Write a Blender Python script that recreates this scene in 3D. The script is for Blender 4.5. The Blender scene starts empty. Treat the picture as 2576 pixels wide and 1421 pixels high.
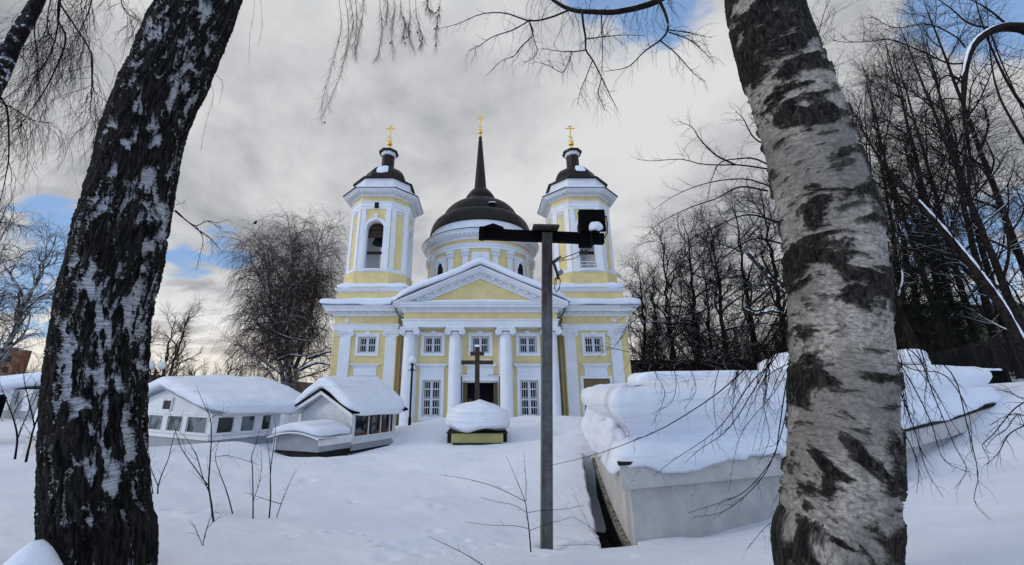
import bpy, math, random
import numpy as np
R_ = math.radians
C = bpy.data.collections.new('scene'); bpy.context.scene.collection.children.link(C)
# ------------------------------------------------------------------ camera
FPX, CX, CY, TH, CZ = 970.0, 1208.0, 710.5, R_(15.83), 1.9
cam_d = bpy.data.cameras.new('camera'); cam = bpy.data.objects.new('camera', cam_d); C.objects.link(cam)
cam.location = (0, 0, CZ); cam.rotation_euler = (math.pi/2 + TH, 0, 0)
cam_d.sensor_fit = 'HORIZONTAL'; cam_d.sensor_width = 36; cam_d.lens = FPX/2575*36
cam_d.shift_x = (1287.5-CX)/2575; cam_d.clip_start = 0.05; cam_d.clip_end = 3000
bpy.context.scene.camera = cam
# ------------------------------------------------------------------ sun and sky
SUN_EL, SUN_AZ = R_(20), R_(-104)      # azimuth from +Y (view direction), negative = left
sd = bpy.data.lights.new('sun', 'SUN'); sd.energy = .9; sd.angle = R_(16); sd.color = (1, .93, .84)
sun = bpy.data.objects.new('sun', sd); C.objects.link(sun)
from mathutils import Vector
sdir = Vector((math.sin(SUN_AZ)*math.cos(SUN_EL), math.cos(SUN_AZ)*math.cos(SUN_EL), math.sin(SUN_EL)))
sun.rotation_euler = sdir.to_track_quat('Z', 'Y').to_euler()
sc = bpy.context.scene
sc.view_settings.view_transform = 'Standard'; sc.view_settings.look = 'None'
sc.view_settings.exposure = 0.12; sc.view_settings.gamma = 1.0

class NT:
    """small helper for building node trees"""
    def __init__(s, tree): s.t = tree; tree.nodes.clear()
    def n(s, typ, ins=None, **kw):
        nd = s.t.nodes.new(typ)
        for k, v in kw.items(): setattr(nd, k, v)
        for k, v in (ins or {}).items(): s.set(nd, k, v)
        return nd
    def set(s, nd, k, v):
        i = nd.inputs[k]
        if isinstance(v, bpy.types.NodeSocket): s.t.links.new(v, i)
        elif isinstance(v, bpy.types.Node): s.t.links.new(v.outputs[0], i)
        else:
            if i.type == 'RGBA' and hasattr(v, '__len__') and len(v) == 3: v = (*v, 1)
            i.default_value = v
    def m(s, op, a, b=0.0, c=0.0, clamp=False):
        nd = s.n('ShaderNodeMath', {0: a, 1: b, 2: c}, operation=op); nd.use_clamp = clamp; return nd.outputs[0]
    def vm(s, op, a, b=(0, 0, 0)):
        nd = s.n('ShaderNodeVectorMath', {0: a, 1: b}, operation=op)
        return nd.outputs['Value'] if op in ('DOT_PRODUCT', 'LENGTH') else nd.outputs[0]
    def ramp(s, f, a, b, lo=0.0, hi=1.0):
        nd = s.n('ShaderNodeMapRange', {0: f, 1: a, 2: b, 3: lo, 4: hi}, interpolation_type='SMOOTHSTEP'); return nd.outputs[0]
    def mix(s, f, a, b):
        nd = s.n('ShaderNodeMix', data_type='RGBA'); s.set(nd, 0, f); s.set(nd, 6, a); s.set(nd, 7, b); return nd.outputs[2]
    def noise(s, vec, scale, detail=4, rough=.55, dist=0.0):
        return s.n('ShaderNodeTexNoise', {'Vector': vec, 'Scale': scale, 'Detail': detail, 'Roughness': rough, 'Distortion': dist}).outputs[0]
    def mapping(s, vec, scale=(1, 1, 1), loc=(0, 0, 0)):
        return s.n('ShaderNodeMapping', {'Vector': vec, 'Scale': scale, 'Location': loc}).outputs[0]

world = bpy.data.worlds.new('World'); sc.world = world; world.use_nodes = True
w = NT(world.node_tree)
wo = w.n('ShaderNodeOutputWorld'); bg = w.n('ShaderNodeBackground', {'Strength': 0.1})
w.t.links.new(bg.outputs[0], wo.inputs[0])
sky = w.n('ShaderNodeTexSky', sky_type='NISHITA'); sky.sun_disc = False
sky.sun_elevation = SUN_EL; sky.sun_rotation = SUN_AZ
sky.air_density = 1.1; sky.dust_density = .4; sky.ozone_density = 2.0
tc = w.n('ShaderNodeTexCoord').outputs['Generated']
dn = w.vm('NORMALIZE', tc)
sp = w.n('ShaderNodeSeparateXYZ', {0: dn})
zz = w.m('ADD', w.m('MAXIMUM', sp.outputs[2], 0.0), 0.28)
px = w.m('DIVIDE', sp.outputs[0], zz); py = w.m('DIVIDE', sp.outputs[1], zz)
cp = w.n('ShaderNodeCombineXYZ', {0: px, 1: py, 2: 0.3}).outputs[0]
n1 = w.noise(cp, 1.15, 6, .5, .35); n2 = w.noise(w.mapping(cp, loc=(7, 3, 1)), 2.6, 8, .58, .3)
nn = w.m('ADD', w.m('MULTIPLY', n1, .62), w.m('MULTIPLY', n2, .38))
n3 = w.noise(w.mapping(cp, (1, 1.6, 1), (3, 9, 2)), 2.4, 7, .6, .35)
n4 = w.noise(w.mapping(cp, (1, 1, 1), (13, 5, 4)), 1.3, 3, .5, .2)
cb = w.ramp(nn, .37, .61)
cloud = w.mix(cb, (2.9, 3.05, 3.35), (6.7, 6.72, 6.8))
# brighter low clouds near the horizon on the left, warm band close to the ground
low = w.ramp(sp.outputs[2], .36, .08)
leftw = w.ramp(sp.outputs[0], .45, -.55)
cloud = w.mix(w.m('MULTIPLY', w.m('MULTIPLY', low, w.ramp(n3, .38, .54)), .85), cloud, (9.3, 9.2, 9.15))
cloud = w.mix(w.m('MULTIPLY', w.ramp(sp.outputs[2], .17, .03), .6), cloud, (8.6, 7.7, 6.3))
# openings of blue sky between the clouds
def blob(u, v, r0, r1, k):
    xc, yc = (u-CX)/FPX, (CY-v)/FPX
    d = Vector((xc, math.cos(TH)-yc*math.sin(TH), math.sin(TH)+yc*math.cos(TH))).normalized()
    dt = w.vm('DOT_PRODUCT', dn, tuple(d))
    dt = w.m('ADD', dt, w.m('MULTIPLY', w.m('SUBTRACT', n3, .5), k))
    return w.ramp(dt, math.cos(R_(r1)), math.cos(R_(r0)))
gaps = [blob(475, 655, .5, 2.8, .010), blob(565, 618, .5, 3.0, .010), blob(115, 640, .8, 3.6, .012), blob(170, 590, .5, 3, .014), blob(30, 745, 1, 3.5, .018), blob(1620, 0, 2, 7, .045), blob(1470, -60, 2, 7, .05),
        blob(2540, 10, 2, 6, .04), blob(2560, 600, 2, 7, .05), blob(2420, 560, 1, 5, .04)]
gp = gaps[0]
for g in gaps[1:]: gp = w.m('MAXIMUM', gp, g)
back = w.m('MULTIPLY', w.ramp(sp.outputs[1], .15, -.45), w.ramp(n4, .38, .55))  # unseen blue gaps behind the camera, added to cool the light
gp = w.m('MAXIMUM', gp, w.m('MULTIPLY', back, .35))
# unseen sky behind the camera, made brighter and bluer to light the facades
cloud = w.mix(w.m('MULTIPLY', w.ramp(sp.outputs[1], .05, -.75), .95), cloud, (7.3, 9.1, 12.2))
bluesky = w.mix(.12, w.mix(.6, sky.outputs[0], (1.9, 3.9, 7.8)), (6.0, 6.6, 7.4))
w.set(bg, 'Color', w.mix(gp, cloud, bluesky))

# ------------------------------------------------------------------ geometry helpers
def ray(u, v):
    xc, yc = (u-CX)/FPX, (CY-v)/FPX
    den = math.cos(TH)-yc*math.sin(TH)
    return xc/den, (math.sin(TH)+yc*math.cos(TH))/den
def X(u, v, D): return ray(u, v)[0]*D
def Z(v, D): return CZ + ray(CX, v)[1]*D
def P(u, v, D):
    a, b = ray(u, v); return np.array((a*D, D, CZ+b*D))

def _hash(i, j, k, seed):
    h = (i*374761393 + j*668265263 + k*2147483647 + seed*1274126177) & 0xffffffff
    h = ((h ^ (h >> 13))*1274126177) & 0xffffffff
    h = ((h ^ (h >> 16))*2246822519) & 0xffffffff
    return ((h ^ (h >> 15)) & 0xffffff)/float(0xffffff)
def vnoise(p, seed=0):
    p = np.asarray(p, float); i = np.floor(p).astype(np.int64); f = p-i; f = f*f*(3-2*f)
    o = 0
    for a in (0, 1):
        for b in (0, 1):
            for c in (0, 1):
                wgt = (f[..., 0] if a else 1-f[..., 0])*(f[..., 1] if b else 1-f[..., 1])*(f[..., 2] if c else 1-f[..., 2])
                o = o + wgt*_hash(i[..., 0]+a, i[..., 1]+b, i[..., 2]+c, seed)
    return o*2-1
def fbm(p, oct=4, seed=0):
    p = np.asarray(p, float); o = 0; a = 1; t = 0
    for k in range(oct): o = o + a*vnoise(p*2**k+k*17.3, seed+k); t += a; a *= .5
    return o/t

def mesh_np(name, V, F, mat, parent=None, smooth=True, attr=None):
    """V (n,3), F (m,4) quads or list of index lists"""
    me = bpy.data.meshes.new(name)
    V = np.ascontiguousarray(V, np.float32)
    me.vertices.add(len(V)); me.vertices.foreach_set('co', V.ravel())
    if isinstance(F, np.ndarray):
        m, k = F.shape
        me.loops.add(m*k); me.loops.foreach_set('vertex_index', np.ascontiguousarray(F, np.int32).ravel())
        me.polygons.add(m); me.polygons.foreach_set('loop_start', np.arange(0, m*k, k, dtype=np.int32))
        me.polygons.foreach_set('loop_total', np.full(m, k, np.int32))
    else:
        tot = np.array([len(f) for f in F], np.int32); st = np.concatenate(([0], np.cumsum(tot)[:-1])).astype(np.int32)
        me.loops.add(int(tot.sum())); me.loops.foreach_set('vertex_index', np.array([i for f in F for i in f], np.int32))
        me.polygons.add(len(F)); me.polygons.foreach_set('loop_start', st); me.polygons.foreach_set('loop_total', tot)
    me.polygons.foreach_set('use_smooth', np.full(len(me.polygons), smooth, bool))
    me.update(calc_edges=True)
    if attr is not None:
        a = me.attributes.new('tc', 'FLOAT_VECTOR', 'POINT'); a.data.foreach_set('vector', np.ascontiguousarray(attr, np.float32).ravel())
    me.materials.append(mat)
    o = bpy.data.objects.new(name, me); C.objects.link(o)
    if parent is not None: put(o, parent)
    return o
def put(o, parent):
    o.parent = parent
    KIDS.setdefault(parent.name, []).append(o)
    # every vertex is in world coordinates: undo the parent's offset
    loc = Vector((0, 0, 0)); q = parent
    while q is not None: loc += Vector(q.location); q = q.parent
    o.location = -loc
def tag(o, label=None, cat=None, group=None, kind=None):
    if label: o['label'] = label
    if cat: o['category'] = cat
    if group: o['group'] = group
    if kind: o['kind'] = kind
    return o
def empty(name, loc, label, cat, group=None):
    o = bpy.data.objects.new(name, None); C.objects.link(o); o.location = loc; o.empty_display_size = .3
    return tag(o, label, cat, group)
def copy_tree(o, parent=None):
    c = o.copy(); C.objects.link(c); c.parent = parent
    for ch in [k for k in KIDS.get(o.name, [])]: copy_tree(ch, c)
    return c
KIDS = {}

class MB:
    """collects faces (world coordinates) for ONE mesh object"""
    def __init__(s): s.v = []; s.f = []
    def add(s, pts, faces):
        b = len(s.v); s.v.extend([tuple(p) for p in pts]); s.f.extend([tuple(i+b for i in f) for f in faces]); return s
    def box(s, x0, x1, y0, y1, z0, z1):
        return s.add([(x0, y0, z0), (x1, y0, z0), (x1, y1, z0), (x0, y1, z0), (x0, y0, z1), (x1, y0, z1), (x1, y1, z1), (x0, y1, z1)],
                     [(0, 3, 2, 1), (4, 5, 6, 7), (0, 1, 5, 4), (1, 2, 6, 5), (2, 3, 7, 6), (3, 0, 4, 7)])
    def obox(s, c, ex, ey, ez):
        """oriented box: centre and three half-extent vectors"""
        c, ex, ey, ez = map(np.array, (c, ex, ey, ez)); pts = []
        for sz in (-1, 1):
            for sx, sy in ((-1, -1), (1, -1), (1, 1), (-1, 1)): pts.append(c+sx*ex+sy*ey+sz*ez)
        return s.add(pts, [(0, 3, 2, 1), (4, 5, 6, 7), (0, 1, 5, 4), (1, 2, 6, 5), (2, 3, 7, 6), (3, 0, 4, 7)])
    def bar(s, a, b, w, t=None, up=(0, 0, 1)):
        a = np.array(a, float); b = np.array(b, float); d = (b-a); L = np.linalg.norm(d); d = d/L
        up = np.array(up, float); sx = np.cross(d, up)
        if np.linalg.norm(sx) < 1e-4: sx = np.cross(d, (0, 1, 0))
        sx /= np.linalg.norm(sx); sy = np.cross(sx, d)
        return s.obox((a+b)/2, sx*w/2, sy*(t or w)/2, d*L/2)
    def prism(s, poly, y0, y1):
        """polygon in x,z (counter-clockwise seen from -y) extruded in y"""
        n = len(poly); pts = [(x, y0, z) for x, z in poly]+[(x, y1, z) for x, z in poly]
        return s.add(pts, [tuple(range(n)), tuple(range(2*n-1, n-1, -1))]+[(i, n+i, n+(i+1) % n, (i+1) % n) for i in range(n)])
    def vprism(s, poly, z0, z1, top=None):
        n = len(poly); top = top or poly
        pts = [(x, y, z0) for x, y in poly]+[(x, y, z1) for x, y in top]
        return s.add(pts, [tuple(range(n-1, -1, -1)), tuple(range(n, 2*n))]+[(i, (i+1) % n, n+(i+1) % n, n+i) for i in range(n)])
    def lathe(s, prof, cx, cy, n=24, cap=True):
        pts = []; fs = []
        for r, z in prof:
            for k in range(n):
                a = 2*math.pi*k/n; pts.append((cx+r*math.cos(a), cy+r*math.sin(a), z))
        for j in range(len(prof)-1):
            for k in range(n): fs.append((j*n+k, j*n+(k+1) % n, (j+1)*n+(k+1) % n, (j+1)*n+k))
        if cap: fs.append(tuple(range(n-1, -1, -1))); fs.append(tuple((len(prof)-1)*n+k for k in range(n)))
        return s.add(pts, fs)
    def tube(s, pts, r, n=8):
        V, F = tubes(np.array([pts], float), np.array([[r]*len(pts) if not hasattr(r, '__len__') else r], float), n, caps=True)
        return s.add(V, [tuple(f) for f in F])
    def sphere(s, c, r, n=16, sq=(1, 1, 1)):
        pts = []; fs = []; m = n//2
        for j in range(m+1):
            t = math.pi*j/m
            for k in range(n):
                a = 2*math.pi*k/n; pts.append((c[0]+sq[0]*r*math.sin(t)*math.cos(a), c[1]+sq[1]*r*math.sin(t)*math.sin(a), c[2]-sq[2]*r*math.cos(t)))
        for j in range(m):
            for k in range(n): fs.append((j*n+k, j*n+(k+1) % n, (j+1)*n+(k+1) % n, (j+1)*n+k))
        return s.add(pts, fs)
    def sweep(s, path, prof, closed=True, cap=True):
        """path: plan points (clockwise from above = outside on the left... outward = right of travel for CCW); prof: (out, z) list"""
        n = len(path); P2 = [np.array(p, float) for p in path]; rows = []
        def nrm(a, b):
            d = (b-a)/np.linalg.norm(b-a); return np.array((d[1], -d[0]))
        for i in range(n):
            if closed or 0 < i < n-1:
                a = nrm(P2[i-1], P2[i]); b = nrm(P2[i], P2[(i+1) % n]); mvec = (a+b); mvec = mvec/np.dot(mvec, mvec)*2 if np.dot(mvec, mvec) > 1e-6 else a
            else: mvec = nrm(P2[0], P2[1]) if i == 0 else nrm(P2[-2], P2[-1])
            rows.append([(P2[i][0]+mvec[0]*o, P2[i][1]+mvec[1]*o, z) for o, z in prof])
        k = len(prof); pts = [p for r in rows for p in r]; fs = []
        for i in range(n if closed else n-1):
            j = (i+1) % n
            for q in range(k-1): fs.append((i*k+q, j*k+q, j*k+q+1, i*k+q+1))
        if cap and not closed: fs.append(tuple(range(k-1, -1, -1))); fs.append(tuple((n-1)*k+q for q in range(k)))
        return s.add(pts, fs)
    def build(s, name, mat, parent=None, smooth=False, label=None):
        o = mesh_np(name, np.array(s.v), s.f, mat, parent, smooth)
        if label: o['label'] = label
        return o

def tubes(Pn, Rn, sides=5, caps=False):
    """Pn (N,K,3) polylines, Rn (N,K) radii -> verts, quads"""
    N, K, _ = Pn.shape
    T = np.empty_like(Pn); T[:, 1:-1] = Pn[:, 2:]-Pn[:, :-2]; T[:, 0] = Pn[:, 1]-Pn[:, 0]; T[:, -1] = Pn[:, -1]-Pn[:, -2]
    T /= np.linalg.norm(T, axis=2, keepdims=True)+1e-9
    mean = T.mean(1); ref = np.where(np.abs(mean[:, 2:3]) > .8, np.array([[1., 0, 0]]), np.array([[0., 0, 1.]]))
    A = np.cross(T, ref[:, None, :]); A /= np.linalg.norm(A, axis=2, keepdims=True)+1e-9
    B = np.cross(T, A)
    ang = np.arange(sides)*2*math.pi/sides
    V = Pn[:, :, None]+Rn[:, :, None, None]*(A[:, :, None]*np.cos(ang)[None, None, :, None]+B[:, :, None]*np.sin(ang)[None, None, :, None])
    idx = np.arange(N*K*sides).reshape(N, K, sides)
    a = idx[:, :-1]; b = idx[:, 1:]
    F = np.stack([a, b, np.roll(b, -1, 2), np.roll(a, -1, 2)], -1).reshape(-1, 4)
    V = V.reshape(-1, 3)
    if caps:
        fl = [tuple(f) for f in F]
        for i in range(N): fl.append(tuple(idx[i, 0])); fl.append(tuple(idx[i, -1][::-1]))
        return V, fl
    return V, F
def resample(pts, K):
    pts = np.array(pts, float); m = len(pts)
    if m > 2:                                         # Catmull-Rom through the points
        q = np.vstack([2*pts[0]-pts[1], pts, 2*pts[-1]-pts[-2]]); out = []
        t = np.linspace(0, m-1-1e-6, K)
        for x in t:
            i = int(x); f = x-i; p0, p1, p2, p3 = q[i:i+4]
            out.append(.5*((2*p1)+(-p0+p2)*f+(2*p0-5*p1+4*p2-p3)*f*f+(-p0+3*p1-3*p2+p3)*f**3))
        return np.array(out)
    t = np.linspace(0, 1, K)[:, None]; return pts[0]*(1-t)+pts[-1]*t

# superellipsoid pillows: heaps of snow
_cube = {}
def cube_grid(n):
    if n in _cube: return _cube[n]
    g = np.linspace(-1, 1, n+1); g = np.sign(g)*(1-(1-np.abs(g))**1.35); V = []; F = []
    for ax in range(3):
        for sg in (-1, 1):
            a, b = np.meshgrid(g, g, indexing='ij'); c = np.full_like(a, sg); q = [None]*3
            q[ax] = c; q[(ax+1) % 3] = a; q[(ax+2) % 3] = b
            base = sum(len(v) for v in V); V.append(np.stack(q, -1).reshape(-1, 3))
            i = np.arange((n+1)**2).reshape(n+1, n+1)+base
            f = np.stack([i[:-1, :-1], i[1:, :-1], i[1:, 1:], i[:-1, 1:]], -1).reshape(-1, 4)
            F.append(f if sg > 0 else f[:, ::-1])
    V = np.vstack(V); F = np.vstack(F)
    key = np.round(V, 5); u, first, inv = np.unique(key, axis=0, return_index=True, return_inverse=True)
    _cube[n] = (V[first], inv.reshape(-1)[F]); return _cube[n]
def pillow(name, mapfn, mat, parent=None, n=28, p=5, amp=.02, sc=1.5, seed=0, pz=None):
    V, F = cube_grid(n); pz = pz or p
    r = (np.abs(V[:, 0])**p+np.abs(V[:, 1])**p+np.abs(V[:, 2])**pz)**(-1/p)
    Q = V*r[:, None]
    W = mapfn(Q[:, 0], Q[:, 1], Q[:, 2])
    W = np.stack(W, -1) if isinstance(W, tuple) else W
    nr = np.stack([fbm(W*sc+5*k, 4, seed+k*7) for k in range(3)], -1)
    W = W+nr*amp*np.array([1, 1, 1.2])
    return mesh_np(name, W, F, mat, parent)
# ------------------------------------------------------------------ materials
def mat(name, fn, disp=None):
    m = bpy.data.materials.new(name); m.use_nodes = True; t = NT(m.node_tree)
    out = t.n('ShaderNodeOutputMaterial'); b = t.n('ShaderNodeBsdfPrincipled'); t.t.links.new(b.outputs[0], out.inputs[0])
    b.inputs['Specular IOR Level'].default_value = .3
    fn(t, b, out); return m
def obj_co(t): return t.n('ShaderNodeTexCoord').outputs['Object']
def pos(t): return t.n('ShaderNodeNewGeometry').outputs['Position']
def bump(t, b, h, strength=.3, dist=.02):
    t.set(b, 'Normal', t.n('ShaderNodeBump', {'Height': h, 'Strength': strength, 'Distance': dist}).outputs[0])
def plain(name, col, rough=.7, var=.12, scale=6, bs=.15, metal=0.0, spec=.3, bd=.01, streak=0):
    def f(t, b, o):
        p = pos(t); n = t.noise(p, scale, 6, .6)
        a = tuple(c*(1-var) for c in col); c2 = tuple(min(1, c*(1+var)) for c in col)
        c = t.mix(t.ramp(n, .3, .7), a, c2)
        if streak:
            s = t.noise(t.mapping(p, (1.6, 1.6, .12)), 3.0, 6, .65)
            c = t.mix(t.m('MULTIPLY', t.ramp(s, .55, .78), streak), c, tuple(q*.55 for q in col))
            s2 = t.noise(p, .55, 5, .6)
            c = t.mix(t.m('MULTIPLY', t.ramp(s2, .5, .75), streak*.8), c, tuple(q*.75 for q in col))
        t.set(b, 'Base Color', c); b.inputs['Roughness'].default_value = rough; b.inputs['Metallic'].default_value = metal
        b.inputs['Specular IOR Level'].default_value = spec
        bump(t, b, t.noise(p, scale*7, 3, .6), bs, bd)
    return mat(name, f)
M = {}
M['yellow'] = plain('yellow_plaster', (.72, .58, .28), .85, .08, 1.3, .25, streak=.42)
M['white'] = plain('white_plaster', (.74, .765, .81), .8, .05, 1.6, .2, streak=.24)
M['shed_white'] = plain('white_painted_boards', (.70, .71, .73), .7, .08, 3, .2, streak=.3)
M['grey_panel'] = plain('grey_panel', (.30, .32, .35), .6, .1, 3, .2, streak=.3)
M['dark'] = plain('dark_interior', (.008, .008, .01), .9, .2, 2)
M['black'] = plain('black_paint', (.003, .003, .003), .8, .3, 8, .1, spec=.05)
M['iron'] = plain('dark_iron', (.012, .012, .014), .6, .3, 12, .2, spec=.2)
M['white_iron'] = plain('white_painted_bars', (.66, .68, .72), .6, .05, 10, .1)
M['gold'] = plain('gilding', (.83, .50, .10), .28, .1, 20, .1, metal=1.0)
M['wood'] = plain('dark_brown_wood', (.045, .028, .018), .7, .35, 9, .5, streak=.4)
M['door'] = plain('brown_door_paint', (.16, .12, .055), .6, .15, 6, .3, streak=.3)
M['fram_brown'] = plain('brown_window_frames', (.10, .045, .03), .5, .2, 9, .2)
M['zinc'] = plain('zinc_pipe', (.16, .17, .18), .45, .2, 6, .2, metal=.5)
M['green'] = plain('green_paint', (.015, .12, .075), .6, .15, 8)
M['foundation'] = plain('wet_black_foundation', (.010, .010, .011), .8, .4, 6, .6)
M['globe'] = plain('white_lamp_glass', (.72, .74, .75), .25, .02, 3, 0)
M['orange'] = plain('orange_brick', (.20, .095, .055), .9, .15, .3, .1)
M['greenwall'] = plain('olive_plaster', (.11, .115, .065), .9, .15, .4, .1)
M['boxyel'] = plain('yellow_metal_cladding', (.42, .38, .16), .55, .1, 3, .2, streak=.3)
M['zincroof'] = plain('grey_sheet_edge', (.22, .27, .33), .5, .2, 2, .2, metal=.2)
M['seed'] = plain('dry_reddish_seeds', (.05, .018, .018), .8, .3, 30)
M['brushm'] = plain('brown_brush_twigs', (.055, .035, .026), .9, .3, .5)

def _snow(t, b, o):
    p = pos(t); n = t.noise(p, .9, 5, .55); f = t.noise(p, 22, 5, .65); g = t.noise(p, 4.5, 5, .6)
    t.set(b, 'Base Color', t.mix(t.ramp(n, .35, .65), (.72, .77, .88), (.79, .83, .91)))
    b.inputs['Roughness'].default_value = .75; b.inputs['Specular IOR Level'].default_value = .25
    b.inputs['Subsurface Weight'].default_value = 0
    h = t.m('ADD', t.m('MULTIPLY', f, .18), t.m('MULTIPLY', g, 1.0)); bump(t, b, h, .35, .035)
M['snow'] = mat('snow', _snow)
def _snow_old(t, b, o):      # wind-layered cap with grey bands and crumbs
    p = pos(t); l = t.noise(t.mapping(p, (.25, .25, 9)), 1.0, 5, .65); n = t.noise(p, 1.2, 4)
    c = t.mix(t.ramp(n, .35, .65), (.72, .76, .85), (.78, .81, .88))
    c = t.mix(t.m('MULTIPLY', t.ramp(l, .52, .70), .38), c, (.46, .48, .53))
    t.set(b, 'Base Color', c); b.inputs['Roughness'].default_value = .75
    h = t.m('ADD', t.m('MULTIPLY', l, .7), t.m('MULTIPLY', t.noise(p, 9, 5, .65), .6)); bump(t, b, h, .5, .05)
M['snow_cap'] = mat('layered_snow', _snow_old)
def _ground(t, b, o):        # snow with scattered bark crumbs
    p = pos(t); n = t.noise(p, .7, 5, .55); f = t.noise(p, 30, 4, .65); g = t.noise(p, 3.2, 5, .6)
    c = t.mix(t.ramp(n, .35, .65), (.74, .78, .87), (.80, .83, .90))
    vo = t.n('ShaderNodeTexVoronoi', {'Vector': t.mapping(p, (1, 1, .3)), 'Scale': 5.5, 'Randomness': 1.0})
    sz = t.m('MULTIPLY', t.noise(p, 1.7, 2), .105)
    crumb = t.m('LESS_THAN', vo.outputs['Distance'], t.m('SUBTRACT', sz, .030))
    c = t.mix(t.m('MULTIPLY', crumb, .75), c, (.09, .07, .06))
    t.set(b, 'Base Color', c); b.inputs['Roughness'].default_value = .75; b.inputs['Specular IOR Level'].default_value = .25
    h = t.m('ADD', t.m('MULTIPLY', f, .16), t.m('MULTIPLY', g, .9)); bump(t, b, h, .5, .05)
M['ground'] = mat('ground_snow', _ground)
def _roof(t, b, o):
    p = obj_co(t); n = t.noise(p, 2.5, 5, .6)
    t.set(b, 'Base Color', t.mix(t.ramp(n, .3, .7), (.006, .0052, .005), (.018, .014, .013)))
    t.set(b, 'Roughness', t.ramp(n, .3, .7, .35, .6)); b.inputs['Specular IOR Level'].default_value = .22
    bump(t, b, n, .25, .05)
M['roof'] = mat('black_sheet_roof', _roof)
def _glass(t, b, o):
    p = pos(t); n = t.noise(p, 1.3, 3)
    t.set(b, 'Base Color', t.mix(t.ramp(n, .42, .6), (.004, .005, .007), (.016, .021, .03)))
    b.inputs['Roughness'].default_value = .15; b.inputs['Specular IOR Level'].default_value = .15
    bump(t, b, t.noise(p, 3, 2), .05, .02)
M['glass'] = mat('dark_window_glass', _glass)
def _pglass(t, b, o):
    p = pos(t); n = t.noise(p, 2.2, 4)
    t.set(b, 'Base Color', t.mix(t.ramp(n, .47, .55), (.012, .018, .018), (.12, .16, .17)))  # pale blue-green patches painted into the glass colour as reflections
    b.inputs['Roughness'].default_value = .08; b.inputs['Specular IOR Level'].default_value = .5
M['pglass'] = mat('pavilion_glass', _pglass)
def _siding(t, b, o):
    p = pos(t); z = t.n('ShaderNodeSeparateXYZ', {0: p}).outputs[2]
    saw = t.m('FRACT', t.m('MULTIPLY', z, 11.0)); n = t.noise(p, 4, 4)
    c = t.mix(t.ramp(n, .3, .7), (.62, .64, .66), (.74, .75, .76))
    c = t.mix(t.m('MULTIPLY', t.ramp(saw, .90, .97), .55), c, (.25, .26, .28))
    t.set(b, 'Base Color', c); b.inputs['Roughness'].default_value = .6
    bump(t, b, saw, .6, .012)
M['siding'] = mat('white_siding', _siding)
def _pole(t, b, o):
    p = pos(t); n = t.noise(p, 14, 6, .7); r = t.noise(t.mapping(p, (9, 9, 1.2)), 2.2, 5, .7)
    z = t.n('ShaderNodeSeparateXYZ', {0: p}).outputs[2]
    up = t.ramp(z, 2.9, 3.6)
    c = t.mix(t.ramp(n, .3, .7), (.075, .078, .078), (.135, .14, .142))
    c = t.mix(t.m('MULTIPLY', t.ramp(r, .50, .62), t.m('ADD', t.m('MULTIPLY', up, .9), .35)), c, (.075, .026, .012))
    c = t.mix(t.m('MULTIPLY', up, .6), c, (.012, .009, .008))
    t.set(b, 'Base Color', c); b.inputs['Roughness'].default_value = .8; bump(t, b, n, .4, .006)
M['pole'] = mat('rusting_grey_steel', _pole)
def _conc(t, b, o):
    p = pos(t); n = t.noise(p, 2.5, 6, .65); f = t.noise(p, 28, 4, .6)
    c = t.mix(t.ramp(n, .3, .7), (.43, .42, .405), (.55, .54, .52))
    vo = t.n('ShaderNodeTexVoronoi', {'Vector': p, 'Scale': 26.0}).outputs['Distance']
    z = t.n('ShaderNodeSeparateXYZ', {0: p}).outputs[2]
    c = t.mix(t.m('MULTIPLY', t.m('MULTIPLY', t.m('LESS_THAN', vo, .20), t.ramp(t.noise(p, 5, 3), .46, .60)), t.ramp(z, .1, .9)), c, (.07, .06, .05))
    s = t.noise(t.mapping(p, (3, 3, .25)), 2.4, 6, .7)
    c = t.mix(t.m('MULTIPLY', t.ramp(s, .58, .74), .28), c, (.22, .22, .21))
    t.set(b, 'Base Color', c); b.inputs['Roughness'].default_value = .9; bump(t, b, f, .35, .01)
M['conc'] = mat('stained_white_concrete', _conc)
def _moss(t, b, o):
    p = pos(t); n = t.noise(p, 9, 6, .7)
    t.set(b, 'Base Color', t.mix(t.ramp(n, .4, .6), (.05, .045, .03), (.26, .25, .22))); b.inputs['Roughness'].default_value = .95
    bump(t, b, n, .8, .03)
M['moss'] = mat('mossy_concrete', _moss)

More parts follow.
